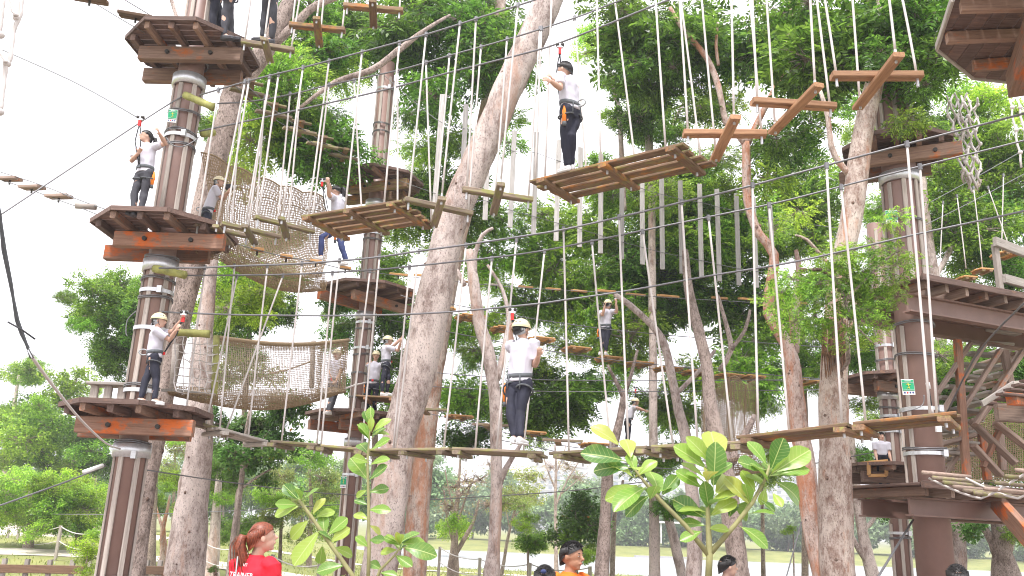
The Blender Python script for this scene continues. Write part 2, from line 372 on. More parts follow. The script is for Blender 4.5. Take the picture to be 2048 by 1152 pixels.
# ---------------------------------------------------------------- far apartment blocks
M_['wall'] = plain('pale_block_wall', (.66, .66, .68), .7, 0, .03, .3, 0)
M_['glass'] = plain('dark_window_glass', (.2, .24, .3), .25, 0, .1, .2, 0)
M_['roof'] = plain('roof_grey', (.45, .44, .46), .7, 0, .05, .3, 0)
def block(px0, px1, pytop, Y, depth, label, name='apartment_building'):
    a = W(px0, 1040, Y); b = W(px1, 1040, Y); top = W((px0 + px1) / 2, pytop, Y).z; w = b.x - a.x; base = .8
    t = thing(name, label, 'building', ((a.x + b.x) / 2, Y, base), 'apartment blocks across the lake')
    m = MB(); m.box(((a.x + b.x) / 2, Y + depth / 2, (base + top) / 2), (w, depth, top - base)); m.obj('wall', M_['wall'], t)
    r = MB(); r.box(((a.x + b.x) / 2, Y + depth / 2, top + .6), (w + 1, depth + 1, 1.2)); r.box((a.x + w * .3, Y + depth / 2, top + 2.6), (5, 5, 2.8)); r.obj('roof', M_['roof'], t)
    st = 3.0; nfl = int((top - base - 2) / st); nw = max(3, int(w / 4.2)); k = 0
    wmsh = MB(); wmsh.box((0, 0, 0), (2.2, .3, 1.5)); wmesh = wmsh.mesh('window', M_['glass'])
    big = MB(); led = MB()
    for f in range(nfl):
        led.box(((a.x + b.x) / 2, Y - .25, base + 1.2 + f * st), (w, .5, .35))
        for i in range(nw):
            c = Vector((a.x + (i + .5) * w / nw, Y - .02, base + 2.6 + f * st))
            if k < 300: place(bpy.data.objects.new('window', wmesh), t, Matrix.Translation(c))
            else: big.box(c, (2.2, .3, 1.5))
            k += 1
    tag(led.obj('floor_ledge', M_['roof'], t), kind='stuff')
    if big.v: tag(big.obj('window', M_['glass'], t), kind='stuff')
block(1060, 1185, 935, 520, 14, 'white apartment block across the lake, left of the thin leaning trunk')
block(1180, 1262, 925, 460, 14, 'taller pale apartment block just right of the thin leaning trunk by the big-leaved plant')
block(1535, 1690, 905, 480, 14, 'tall white apartment block seen between big-leaved plant and pale trunk')
block(1880, 2048, 1000, 560, 14, 'low pale apartment block far behind the brown pole at right')
block(1285, 1372, 968, 600, 14, 'pale apartment block half hidden behind the central big-leaved plant')
# lakeside low wall / jetty line and pavilion
pv = thing('lake_pavilion', 'small white waterside pavilion roof on the far shore', 'pavilion', W(1350, 1075, 150), None)
p0 = W(1350, 1075, 150); m = MB(); m.prism([(-3, -2), (3, -2), (3, 2), (-3, 2)], 2.2, 2.5, Matrix.Translation(p0)); m.obj('roof', M_['wall'], pv)
for sx in (-2.6, 2.6):
    for sy in (-1.6, 1.6): m = MB(); m.box(p0 + Vector((sx, sy, .6)), (.2, .2, 3.2)); m.obj('post', M_['wall'], pv)
bw = MB(); a = W(1270, 1106, 136); b = W(1420, 1112, 140)
bw.beam((a.x, a.y, -.35), (b.x, b.y, -.35), .6, .3); tag(bw.obj('lake_retaining_wall', M_['roof'], None, False, tuple(a)), 'grey low retaining wall along the far lake edge', 'wall')

# ---------------------------------------------------------------- poles
def sign(parent, c, face, w=.26, h=.34, tilt=0):
    """green notice board: yellow figure, white strip with four round icons; faces 'face'"""
    f = Vector(face).normalized(); Mx = Matrix.Translation(c) @ frame((0, 0, 0), Vector((0, 0, 1)).cross(f)) @ Matrix.Rotation(tilt, 4, 'Y')
    def bx(nm, mt, x, z, ww, hh, y0, th=.004):
        m = MB(); m.box((0, 0, 0), (ww, th, hh)); o = bpy.data.objects.new(nm, m.mesh(nm, mt)); place(o, root, Mx @ Matrix.Translation((x, y0, z))); return o
    root = parent
    bx('sign_board', M_['sw'], 0, 0, w, h, 0, .01)
    bx('green_panel', M_['sg'], 0, h * .1, w * .94, h * .7, -.008)
    bx('white_stripe', M_['sw'], 0, h * .3, w * .9, h * .018, -.012); bx('white_stripe', M_['sw'], 0, h * .385, w * .5, h * .04, -.012)
    m = MB()
    m.tube([(-w * .17, -.013, h * .17), (w * .2, -.013, h * .14)], w * .022, 6); m.tube([(-.0, -.013, h * .15), (.01, -.013, h * .0)], w * .03, 6)
    m.tube([(.01, -.013, 0), (-w * .12, -.013, -h * .1)], w * .022, 6); m.tube([(.01, -.013, 0), (w * .1, -.013, -h * .15)], w * .022, 6)
    m.ell((0, -.013, h * .22), Matrix.Scale(w * .045, 3), 8, 6)
    o = bpy.data.objects.new('yellow_figure', m.mesh('yellow_figure', M_['sy'], True)); place(o, root, Mx)
    bx('white_stripe', M_['sw'], 0, -h * .2, w * .9, h * .02, -.012)
    for i in range(4):
        m = MB(); m.prism([(w * .07 * math.cos(a), w * .07 * math.sin(a)) for a in [k * math.pi / 4 for k in range(8)]], 0, .004)
        o = bpy.data.objects.new('round_icon', m.mesh('round_icon', M_['redp' if i == 1 else 'blue_s'])); place(o, root, Mx @ Matrix.Translation(((i - 1.5) * w * .22, -.006, -h * .37)) @ Matrix.Rotation(math.pi / 2, 4, 'X'))
def ring(m, c, r, w, h, n=20):
    vs = []
    for z in (-h / 2, h / 2):
        for rr in (r, r + w): vs += [(c[0] + rr * math.cos(2 * math.pi * i / n), c[1] + rr * math.sin(2 * math.pi * i / n), c[2] + z) for i in range(n)]
    fs = []
    for i in range(n):
        j = (i + 1) % n; fs += [(i, j, n + j, n + i), (2 * n + i, 3 * n + i, 3 * n + j, 2 * n + j), (n + i, n + j, 3 * n + j, 3 * n + i), (i, 2 * n + i, 2 * n + j, j)]
    m.add(vs, fs)
def pole(x, Y, r, top, label, battens, bands, wires, collars=(), nb=10, a0=0.0, bare=()):
    t = thing('support_pole', label, 'pole', (x, Y, 0), 'tall brown support poles of the ropes course')
    m = MB(); m.tube([(x, Y, -.2), (x, Y, top * .5), (x, Y, top)], r, 28); m.obj('steel_tube', M_['pole'], t, True)
    for z0, z1 in battens:
        for i in range(nb):
            if i in bare and z0 < 3: continue
            a = a0 + 2 * math.pi * i / nb + random.uniform(-.06, .06); d = Vector((math.cos(a), math.sin(a), 0)); q = Vector((x, Y, 0)) + d * (r + .016)
            e = random.uniform(-.06, .06)
            plank(t, 'batten', M_['batten'], q + Vector((0, 0, z0 + e)), q + Vector((0, 0, z1 + e)), .06, .03, d)
    for z in bands:
        m = MB(); ring(m, (x, Y, z), r + .034, .008, .05); m.box((x + (r + .06) * .5, Y - (r + .06) * .87, z), (.06, .06, .09)); m.obj('steel_band', M_['steel'], t)
    for z in wires:
        for k in range(2):
            pts = [(x + (r + .04) * math.cos(a), Y + (r + .04) * math.sin(a), z + k * .022 + .012 * math.sin(2 * a + z * 9)) for a in np.linspace(0, 2 * math.pi, 25)]
            m = MB(); m.tube(pts, .009, 5); m.obj('wire_wrap', M_['cable'], t, True)
    for z in collars:
        m = MB(); ring(m, (x, Y, z), r + .004, .05, .16, 28); m.obj('steel_collar', M_['steel'], t, True)
    return t
def deck(c, rad, ang, label, thick=.035, np_=13, beams=2, blen=1.42, bo=.3, bh=.2, joists=5, group='octagonal timber platforms', boff=0.0, mat='beam', mb2=None, sides=8, jl=None):
    """octagonal platform: planks, joists, a pair of bolted beams and the metal edge; ang = plank direction"""
    c = Vector(c); t = thing('timber_platform', label, 'platform', c - Vector((0, 0, .45)), group)
    u = Vector((math.cos(ang), math.sin(ang), 0)); v = Vector((-math.sin(ang), math.cos(ang), 0))
    def half(y):                     # half extent of the octagon along u at offset y along v
        R_ = rad; k = R_ * math.tan(math.pi / 8)
        return R_ if abs(y) <= k else R_ - (abs(y) - k)
    w = 2 * rad / np_
    for i in range(np_):
        y0 = -rad + i * w + .005; y1 = y0 + w - .018; h0, h1 = half(y0), half(y1)
        ym = (y0 + y1) / 2; segs = [(-1, 1)]
        hole = rad * .28
        poly = []
        if abs(ym) < hole:           # planks stop at the pole
            g = math.sqrt(max(0, hole ** 2 - ym ** 2)) + .02
            spans = [((-h0, -h1), (-g, -g)), ((g, g), (h0, h1))]
        else: spans = [((-h0, -h1), (h0, h1))]
        for (a0_, a1_), (b0_, b1_) in spans:
            zz = random.uniform(-.004, .004); m = MB(); M = Matrix.Translation(c + Vector((0, 0, zz))) @ Matrix.Rotation(ang, 4, 'Z')
            mid = Vector(((a0_ + b0_) / 2, ym, 0))
            m.prism([(a0_ - mid.x, y0 - ym), (b0_ - mid.x, y0 - ym), (b1_ - mid.x, y1 - ym), (a1_ - mid.x, y1 - ym)], -thick, 0)
            o = bpy.data.objects.new('plank', m.mesh('plank', M_['deck'])); place(o, t, M @ Matrix.Translation(mid))
    for i in range(joists):
        xx = -rad + (i + .5) * 2 * rad / joists
        hh = half(xx) - .03
        for sgn in ((-1, 1)):
            e0 = c + u * xx + v * sgn * hh; e1 = c + u * xx + v * sgn * (.02 if abs(xx) > .3 * rad else .3 * rad)
            dz = Vector((0, 0, -thick - .055)); plank(t, 'joist', M_['beam'] if i % 2 else M_['deck'], e0 + dz, e1 + dz, .07, .10, (0, 0, 1))
    for k, sgn in enumerate((-1, 1)[:beams]):
        dz = Vector((0, 0, -thick - .11 - bh / 2 - .003))
        q = c + v * sgn * bo + dz + u * (boff * sgn)
        plank(t, 'beam', M_[mb2 if (mb2 and k) else mat], q - u * blen / 2, q + u * blen / 2, .12, bh)
        for s2 in (-1, 1):
            m = MB(); bc = q + u * s2 * .3 - v * .065 * (1 if sgn < 0 else -1); m.tube([bc, bc - v * .03 * (1 if sgn < 0 else -1)], .03, 8); m.obj('bolt', M_['bolt'], t)
    m = MB()                          # thin flashing round the edge
    k = rad * math.tan(math.pi / 8); pts = [(rad, -k), (rad, k), (k, rad), (-k, rad), (-rad, k), (-rad, -k), (-k, -rad), (k, -rad)]
    P = [c + u * (a * 1.012) + v * (b * 1.012) for a, b in pts]
    for i in range(8): m.beam(P[i] - Vector((0, 0, .02)), P[(i + 1) % 8] - Vector((0, 0, .02)), .02, .06)
    m.obj('edge_trim', M_['deck'], t); return t
LP = Vector((-4.64, 11, 0)); MP = Vector((-3.08, 18, 0)); RP = Vector((5.73, 12, 0)); RP2 = Vector((7.5, 17, 0))
L3, L2, L1 = 3.03, 5.42, 8.13
ML3, ML2, ML1 = 3.95, 6.6, 9.15
tL = pole(LP.x, LP.y, .172, 13.5, 'thick brown battened pole leaning into view at left, red-shirted trainer to its right', [(-.1, L3 - .55), (L3 + .05, L2 - .55), (L2 + .05, L1 - .55), (L1 + .05, 13)],
     [2.45, 4.05, 4.55, 6.75, 1.0, 3.25], [2.6, 3.3, 4.45, 4.7, 5.0, 6.6, 6.8, 7.1, 7.9], [L3 - .52, L2 - .52, L1 - .52], 6, .35)
tM = pole(MP.x, MP.y, .17, 12.1, 'tall brown battened pole in the middle with mossy open top and three platforms', [(-.1, ML3 - .6), (ML3 + .05, ML2 - .6), (ML2 + .05, ML1 - .6), (ML1 + .05, 11.7)],
     [2.75, 5.35, 5.9, 11.4, 7.9], [4.3, 4.8, 5.2, 5.75, 6.0, 10.3, 10.5, 7.75], [ML3 - .55, ML2 - .55, ML1 - .55], 6, .2)
tR = pole(RP.x, RP.y, .238, 12.0, 'thickest brown pole at right holding the stair deck, bare below', [(2.55, 4.75), (5.25, 6.95), (7.55, 11.8)], [3.55, 2.95], [4.3, 4.75, 3.0, 6.3], [7.0], 8, .5, bare=(5, 6, 7))
tR2 = pole(RP2.x, RP2.y, .155, 8.2, 'slimmer brown battened pole standing behind the thick right pole', [(3.3, 4.6), (4.9, 8.0), (.0, 2.2)], [3.9, 2.0, 4.2, 5.6, 6.5], [4.35, 5.3, 6.2, 1.9], [4.6], 6, .2)
sign(tL, W(345, 232, 10.72) , (.12, -1, 0), .12, .19)
sign(tM, W(687, 964, 17.82), (-.3, -1, 0), .13, .23)
sign(tR, W(1816, 774, 11.6), (0, -1, 0), .17, .21, -.05)
sign(tR, W(1783, 434, 11.6), (-.1, -1, 0), .17, .2, 0)
for z in (2.95,):
    m = MB(); m.box((RP.x + .05, RP.y - .34, 3.28), (.07, .04, .12)); m.obj('lock_box', M_['sw'], tR)
deck((LP.x, LP.y, L1), .82, R(-2), 'highest platform on the left pole with two people in long trousers on it', boff=-.1)
deck((LP.x, LP.y, L2), .84, R(-1), 'middle platform of the left pole under the ponytailed girl', boff=-.2, mat='beamo')
deck((LP.x, LP.y, L3), .82, R(0), 'lowest platform of the left pole with vivid orange beams under a helmeted child', boff=-.12, mat='beamo')
deck((MP.x, MP.y, ML1), .93, R(-20), 'small mossy platform near the top of the middle pole', boff=-.2, mat='slat')
deck((MP.x, MP.y, ML2), .96, R(50), 'middle platform of the central pole with two beam ends pointing outward', boff=-.2, mat='beam', mb2='beamo', blen=1.7)
deck((MP.x, MP.y, ML3), .96, R(35), 'lowest platform of the central pole with orange-streaked beam', boff=-.2, mat='beamo')
deck((RP.x, RP.y, 7.5), .74, R(-25), 'weathered platform high on the thick right pole above the green sign', mat='beam', blen=1.3, boff=-.2)
deck((RP2.x, RP2.y, 4.98), .72, R(15), 'small dark platform on the slimmer right pole near the net', mat='beam', boff=-.2)
deck((RP2.x - .1, RP2.y, 3.25), .78, R(5), 'low dark platform behind the thick right pole where a person stands with an orange frame', mat='deck', boff=0)
# small standing ledge on the middle pole
t = thing('standing_ledge', 'small slatted ledge jutting from the central pole beneath a reaching child', 'ledge', W(760, 800, 17.5))
c = W(757, 798, 17.4)
for i in range(5): plank(t, 'slat', M_['slat'], c + Vector((-.4, -.3 + i * .15, 0)), c + Vector((.45, -.25 + i * .15, 0)), .12, .03)
plank(t, 'crossbar', M_['new'], c + Vector((-.2, -.4, -.05)), c + Vector((-.2, .4, -.05)), .08, .05); plank(t, 'crossbar', M_['new'], c + Vector((.3, -.4, -.05)), c + Vector((.3, .4, -.05)), .08, .05)
for z in (0,):
    c = Vector((LP.x - .62, LP.y + .45, L3)); t = thing('timber_step_box', 'small wooden step box on the lowest left platform behind the pole', 'step', c)
    plank(t, 'top_board', M_['grey'], c + Vector((-.24, 0, .36)), c + Vector((.3, 0, .36)), .3, .04)
    for dx in (-.16, .02, .2): plank(t, 'leg', M_['batten'], c + Vector((dx, -.05, 0)), c + Vector((dx, -.05, .34)), .1, .05, (0, 1, 0))
# horizontal logs fixed to the left pole
def log(p0, p1, r, label):
    m = MB(); n = 7; pts = [Vector(p0).lerp(Vector(p1), i / n) for i in range(n + 1)]
    m.tube(pts, [r * (1 + .08 * math.sin(i * 2.1)) for i in range(n + 1)], 12); o = m.obj('spacer_log', M_['bamboo'], None, True); tag(o, label, 'log', 'mossy spacer logs')
log(W(370, 190, 10.7), W(428, 215, 10.55), .05, 'mossy spacer log on the left pole just under the top platform')
log(W(405, 268, 11.1), W(426, 265, 11.3), .05, 'short mossy log stub beside the left pole above the photographing child')
log(W(308, 537, 10.7), W(370, 550, 10.6), .05, 'green mossy log on the left pole below the middle platform')
log(W(344, 664, 10.8), W(420, 668, 10.9), .05, 'green mossy log at the opening of the lower net tunnel')

# ---------------------------------------------------------------- top-right platform (near)
z = 6.35; t = thing('timber_platform', 'nearest platform cut off by the upper right corner, seen from below', 'platform', WZ(1990, 100, z), 'octagonal timber platforms')
cn = [WZ(1905, -8, z), WZ(1873, 92, z), WZ(1945, 150, z), WZ(2035, 160, z), WZ(2110, 150, z), WZ(2300, -10, z), WZ(2200, -200, z), WZ(1960, -200, z)]
poly = [Vector(p) for p in cn]; cx = sum((p for p in poly), Vector()) / len(poly)
def clip(poly, n, d, keep=1):
    out = []
    for i in range(len(poly)):
        a, b = poly[i], poly[(i + 1) % len(poly)]; da, db = (a.dot(n) - d) * keep, (b.dot(n) - d) * keep
        if da >= 0: out.append(a)
        if (da >= 0) != (db >= 0): out.append(a.lerp(b, da / (da - db)))
    return out
dirp = (WZ(1985, 60, z) - WZ(1935, 125, z)); dirp.z = 0; dirp.normalize(); nrm = Vector((-dirp.y, dirp.x, 0))
ds = [p.dot(nrm) for p in poly]; d0 = min(ds); w_ = .135
while d0 < max(ds):
    pl = clip(clip(poly, nrm, d0 + .004), nrm, d0 + w_ - .004, -1)
    if len(pl) > 2:
        cc = sum(pl, Vector()) / len(pl); m = MB(); m.prism([(p.x - cc.x, p.y - cc.y) for p in pl], -.035, 0)
        place(bpy.data.objects.new('plank', m.mesh('plank', M_['deck'])), t, Matrix.Translation(cc))
    d0 += w_
for a, b in (((1920, 14), (2150, 8)), ((1893, 76), (2150, 66)), ((1945, 132), (2110, 120))):
    p = WZ(*a, z - .1); q = WZ(*b, z - .1); plank(t, 'joist', M_['beam'], p, q, .07, .11)
p = WZ(2030, 170, z - .3); q = WZ(2110, -60, z - .3); plank(t, 'beam', M_['beamo'], p, q, .14, .26)
for i in range(2):
    a, b = poly[i] - Vector((0, 0, .02)), poly[i + 1] - Vector((0, 0, .02)); plank(t, 'edge_trim', M_['grey'], a, b, .03, .07)
plank(t, 'edge_trim', M_['grey'], poly[2] - Vector((0, 0, .02)), poly[3] - Vector((0, 0, .02)), .03, .07)

# ---------------------------------------------------------------- stair decks at right
ax = Vector((math.cos(R(22)), math.sin(R(22)), 0)); ay = Vector((-ax.y, ax.x, 0))
def rectdeck(o, l0, l1, w0, w1, z, label, beamz=.2, bl=None, jn=8, bw=(.0, .9)):
    t = thing('stair_deck', label, 'deck', Vector((o.x, o.y, z - .4)), 'timber decks on brown steel beams')
    n = int((l1 - l0) / .145)
    for i in range(n):
        l = l0 + (i + .5) * (l1 - l0) / n; cut = abs(l) < .34
        spans = [(w0, w1)] if not cut else [(w0, -.34), (.34, w1)]
        for a, b in spans:
            if b - a > .05: plank(t, 'plank', M_['deck'], Vector((o.x, o.y, z - .02)) + ax * l + ay * a, Vector((o.x, o.y, z - .02)) + ax * l + ay * b, .135, .035)
    for i in range(jn):
        l = l0 + .15 + i * (l1 - l0 - .3) / (jn - 1); q = Vector((o.x, o.y, z - .1)) + ax * l
        if abs(l) < .4: l += .0
        plank(t, 'joist', M_['stair'] if i % 3 else M_['beam'], q + ay * (w0 + .05), q + ay * (w1 - .05), .07, .12)
    for w in bw:
        q = Vector((o.x, o.y, z - .16 - beamz / 2)) + ay * w; l_ = bl or (l0, l1)
        m = MB(); a = q + ax * l_[0]; b = q + ax * l_[1]
        m.beam(a + Vector((0, 0, beamz / 2 - .012)), b + Vector((0, 0, beamz / 2 - .012)), .14, .024); m.beam(a - Vector((0, 0, beamz / 2 - .012)), b - Vector((0, 0, beamz / 2 - .012)), .14, .024)
        m.beam(a, b, .03, beamz - .05); m.obj('steel_beam', M_['pole'], t)
    e = Vector((o.x, o.y, z - .03)) + ay * (w0 - .03); plank(t, 'edge_trim', M_['deck'], e + ax * l0, e + ax * l1, .03, .09); return t
rectdeck(RP, -.55, 4.6, -.7, .75, 5.25, 'upper stair deck with guard rail running off the right edge', .26, (-.45, 4.6), 14, (-.33, .5))
rectdeck(RP, -.95, 4.2, -.75, .7, 2.5, 'lower stair deck at the foot of the wooden staircase', .24, (-.75, 4.2), 12, (-.36, .45))
# guard rail on the upper deck
o = Vector((RP.x, RP.y, 5.25)) + ay * -.62
t = thing('guard_rail', 'weathered two-rail wooden guard fence on the upper stair deck', 'railing', o + ax * 1.0)
for l in (1.05, 1.85, 2.65, 3.45): plank(t, 'post', M_['batten'], o + ax * l, o + ax * l + Vector((0, 0, .72 if l < 2 else .66)), .09, .07, ay)
for a, b, h0, h1 in ((1.0, 1.9, .74, .62), (1.86, 4.2, .62, .56)): plank(t, 'rail', M_['grey'], o + ax * a + Vector((0, -.06, h0)), o + ax * b + Vector((0, -.06, h1)), .06, .14)
for a, b, h0, h1 in ((1.1, 2.6, .2, .1), (2.58, 4.2, .1, .08)): plank(t, 'rail', M_['grey'], o + ax * a + Vector((0, -.06, h0)), o + ax * b + Vector((0, -.06, h1)), .06, .13)
# stair tower: posts, braces, stringers, treads
t = thing('stair_tower', 'braced wooden staircase tower climbing between the two right decks', 'staircase', Vector((7.0, 13.2, 2.5)))
def px(a, b, Ya, Yb, name, w, h, mt='stair', up=(0, -1, .2)): return plank(t, name, M_[mt], W(*a, Ya), W(*b, Yb), w, h, up)
for a, b, Y in (((1915, 680), (1934, 968), 12.9), ((2008, 700), (2022, 775), 13.2), ((1962, 860), (1975, 960), 13.6), ((1998, 850), (2006, 940), 13.7)): px(a, b, Y, Y, 'post', .1, .1, 'beamo' if a[0] < 1970 else 'stair')
for a, b in (((1940, 688), (1872, 790)), ((1968, 690), (1876, 838)), ((2000, 700), (1925, 820)), ((2048, 700), (1950, 850)), ((1940, 840), (2032, 928)), ((1945, 890), (2000, 950)), ((1990, 845), (2060, 900)), ((2010, 770), (1960, 840)), ((1950, 870), (1880, 890)), ((2000, 858), (1965, 935))):
    px(a, b, 12.8 + .3 * random.random(), 12.8 + .3 * random.random(), 'brace', .06, .14, random.choice(('beamo', 'stair', 'stair', 'stair', 'stair')))
for Y in (13.4, 14.3): px((2075, 640), (1880, 965), Y + .6, Y, 'stringer', .05, .24)
for k in range(17):
    f = (k + .5) / 17; a = W(2075 + (1880 - 2075) * f, 640 + 325 * f, 14.0 - .6 * f); plank(t, 'tread', M_['grey' if k % 3 else 'stair'], a, a + Vector((-.05, .9, 0)), .24, .04)
for k in range(12):
    y = 905 - k * 22; a = W(1878 - k * .4 + (k > 5) * (k - 5) * 15, y, 13.3); plank(t, 'tread', M_['grey'], a, a + Vector((.62, .1, 0)), .2, .045)
# lower landing with orange beam end (right edge) and its long brace
t2 = thing('stair_landing', 'small cantilevered landing with bright orange beam end at right edge', 'landing', W(2010, 800, 12.2))
zz = W(1990, 800, 12).z
for i in range(6):
    a = WZ(1966 + i * 16, 806 - i * 9, zz); plank(t2, 'plank', M_['deck'], a, a + Vector((.7, .1, 0)) + ay * .1, .13, .035)
plank(t2, 'edge_trim', M_['grey'], W(1964, 808, 11.6), W(2026, 768, 11.9), .03, .08); plank(t2, 'edge_trim', M_['grey'], W(2026, 768, 11.9), W(2080, 764, 12.2), .03, .08)
plank(t2, 'beam', M_['beamo'], W(2022, 795, 11.6), W(2100, 800, 12.4), .14, .2); plank(t2, 'beam', M_['stair'], W(1992, 825, 12.2), W(2100, 832, 12.3), .1, .24)
lb = plank(None, 'diagonal_brace', M_['beamo'], W(1990, 1000, 11.8), W(2070, 1090, 10.9), .1, .24); tag(lb, 'long diagonal timber brace running below the lower stair deck to right edge', 'brace')
# log suspended bridge over the lower deck (right)
t = thing('log_bridge', 'hanging bridge of thin mossy logs ending beside the thick right pole', 'rope bridge', W(1950, 975, 11.0))
for k in range(13):
    f = k / 12; lx = 1845 + 250 * f; ly = 950 + 45 * math.sin(math.pi * min(1, f * 1.6) * .55) - 150 * max(0, f - .42)
    a = W(lx, ly - 5, 10.6 - .6 * f); b = W(lx + 95 - 10 * f, ly + 4, 10.9 - .6 * f)
    m = MB(); m.tube([a, a.lerp(b, .5), b], .026, 8); m.obj('log', M_['moss' if k % 3 else 'stair'], t, True)
for off in (12, 86):
    pts = []
    for k in range(13):
        f = k / 12; lx = 1845 + 250 * f; ly = 950 + 45 * math.sin(math.pi * min(1, f * 1.6) * .55) - 150 * max(0, f - .42); pts.append(W(lx + off, ly + 6, 10.7 - .6 * f))
    part_tube(t, 'rope', M_['rope'], pts, .014)
# orange window frame on the far platform
t = thing('orange_frame', 'open orange wooden frame standing on the low platform behind the right poles', 'frame', W(1775, 950, 16.6))
c4 = [W(1737, 925, 16.5), W(1774, 922, 16.5), W(1772, 951, 16.5), W(1738, 951, 16.5)]
for i in range(4): plank(t, 'bar', M_['step'], c4[i], c4[(i + 1) % 4], .06, .06, (0, 1, 0))
for i in range(2): plank(t, 'bar', M_['step'], c4[i], c4[i] + Vector((-.12, .45, 0)), .05, .05); 
plank(t, 'bar', M_['step'], c4[0] + Vector((-.12, .45, 0)), c4[1] + Vector((-.12, .45, 0)), .05, .05)
# ---------------------------------------------------------------- cables
def cable(pts, label, r=.009, mat='cable', cat='cable', group='steel cables of the ropes course', name='steel_cable'):
    m = MB(); P = []
    pts = [Vector(p) for p in pts]
    for i in range(len(pts) - 1):
        n = 4
        for k in range(n):
            a = pts[max(0, i - 1)]; b = pts[i]; c = pts[i + 1]; d = pts[min(len(pts) - 1, i + 2)]; t = k / n
            P.append(.5 * ((2 * b) + (c - a) * t + (2 * a - 5 * b + 4 * c - d) * t * t + (3 * b - a - 3 * c + d) * t ** 3))
    P.append(pts[-1]); m.tube(P, r, 6); o = m.obj(name, M_[mat], None, True); return tag(o, label, cat, group)
def Y1(x): return interp(x, [300, 400, 1040, 1930, 2300], [10.9, 10.8, 9.9, 8.6, 7.6])
def Y2(x): return interp(x, [380, 500, 1230, 1960, 2300], [10.9, 10.7, 9.2, 7.3, 6.4])
def pxc(pts, Yf, off=0.0): return [W(x, y, Yf(x) + off) for x, y in pts]
B1 = [(318, 536), (410, 535), (470, 532), (604, 527), (740, 516), (838, 502), (934, 489), (1060, 470), (1127, 459), (1240, 434), (1365, 404), (1488, 375), (1651, 331), (1814, 288), (2048, 227), (2250, 170)]
B2 = [(322, 551), (378, 551), (500, 550), (597, 548), (740, 540), (819, 533), (986, 515), (1088, 501), (1184, 482), (1285, 461), (1417, 434), (1560, 404), (1681, 373), (1839, 333), (2048, 281), (2250, 226)]
B3 = [(300, 622), (370, 626), (500, 630), (708, 631), (882, 625), (1060, 609), (1128, 600), (1264, 580), (1417, 552), (1560, 529), (1661, 508), (1835, 468), (2048, 422), (2250, 372)]
cable(pxc(B1, Y1, -.33), 'upper near cable carrying ropes of the low swinging boardwalk', .012)
cable(pxc(B2, Y1, .33), 'slightly lower far cable carrying the ropes of the low swinging boardwalk', .011)
cable(pxc(B3, Y1, 0), 'safety cable above the low boardwalk that the front helmeted child is clipped to', .011)
C1 = [(400, 190), (500, 161), (606, 135), (724, 104), (852, 69), (957, 36), (1060, 3), (1200, -45), (1500, -150)]
C2 = [(410, 208), (500, 203), (590, 187), (658, 170), (795, 141), (899, 111), (1017, 78), (1149, 36), (1229, 5), (1400, -60), (1700, -180)]
C3 = [(400, 262), (500, 241), (653, 207), (792, 174), (910, 142), (1060, 104), (1121, 85), (1229, 43), (1337, 0), (1600, -95)]
cable(pxc(C1, Y2, -.3), 'uppermost long cable sloping up from left pole across the leaning trunk to the top edge', .012)
cable(pxc(C2, Y2, .3), 'second long cable sloping up across the leaning trunk, just below the uppermost', .011)
cable(pxc(C3, Y2, 0), 'long safety cable holding the red trolley of the bareheaded teenager', .012)
cable([W(-60, 72, 13), W(140, 160, 12.2), W(280, 238, 11)], 'thin cable from the upper left edge down to the ponytailed girl')
cable([W(-60, 470, 9.5), W(280, 245, 10.6), W(372, 188, 10.8)], 'thin cable rising from left edge past the ponytailed girl to the left pole')
cable([W(-20, 1018, 9), W(120, 968, 9.8), W(212, 932, 10.6)], 'guy cable from left edge up to the low band of the left pole')
cable([W(293, 940, 11.2), W(500, 970, 13.5), W(700, 990, 17), W(900, 992, 19)], 'cable stretched low from the left pole to the middle pole')
cable([W(-20, 1026, 40), W(30, 1027, 38), W(210, 1029, 26), W(420, 1024, 24), W(700, 1008, 22), W(1100, 985, 20), W(1300, 962, 19)], 'thin zip line crossing low behind the left pole and pale trunks', .012)
cable([W(1670, 1160, 9), W(2060, 590, 9.6)] if False else [W(1560, 1200, 12.5), W(1603, 1044, 14)], 'thin guy line slanting down beside the orange-barked trunk')
cable([W(1740, 1180, 10.5), W(1826, 1040, 11.8)], 'dark guy cable from foot of thick right pole down left', .014)
cable([W(1870, 880, 12.6), W(1950, 715, 10.5), W(2060, 595, 9.0)], 'thick grey cable slanting up to the right edge in front of the stair deck', .013)
for i, (y0, y1) in enumerate(((585, 705), (640, 770), (722, 748), (748, 768))):
    cable([W(760, y0 + i * 6, 18), W(1100, (y0 + y1) / 2 + 25, 18.5), W(1790, y1 + 10, 17.4)] if i > 1 else [W(780, y0, 18), W(1200, (y0 + y1) / 2 + 12, 18.5), W(1795, y1, 17.4)],
          ['high', 'second', 'third', 'lowest'][i] + ' thin background cable from middle pole toward the slimmer right pole', .009)
cable([W(1000, 880, 20), W(1300, 935, 19), W(1560, 935, 18.5), W(1745, 905, 17.5), W(1830, 890, 17)], 'background cable behind the low boardwalk near the central big-leaved plant', .01)
cable([W(1860, 405, 17), W(1960, 350, 17.5), W(2100, 270, 18)], 'thin cable over the round swings at upper right', .009)
cable([W(1840, 455, 16.5), W(1960, 395, 17), W(2100, 320, 17.5)], 'lower thin cable over the round swings at upper right', .009)
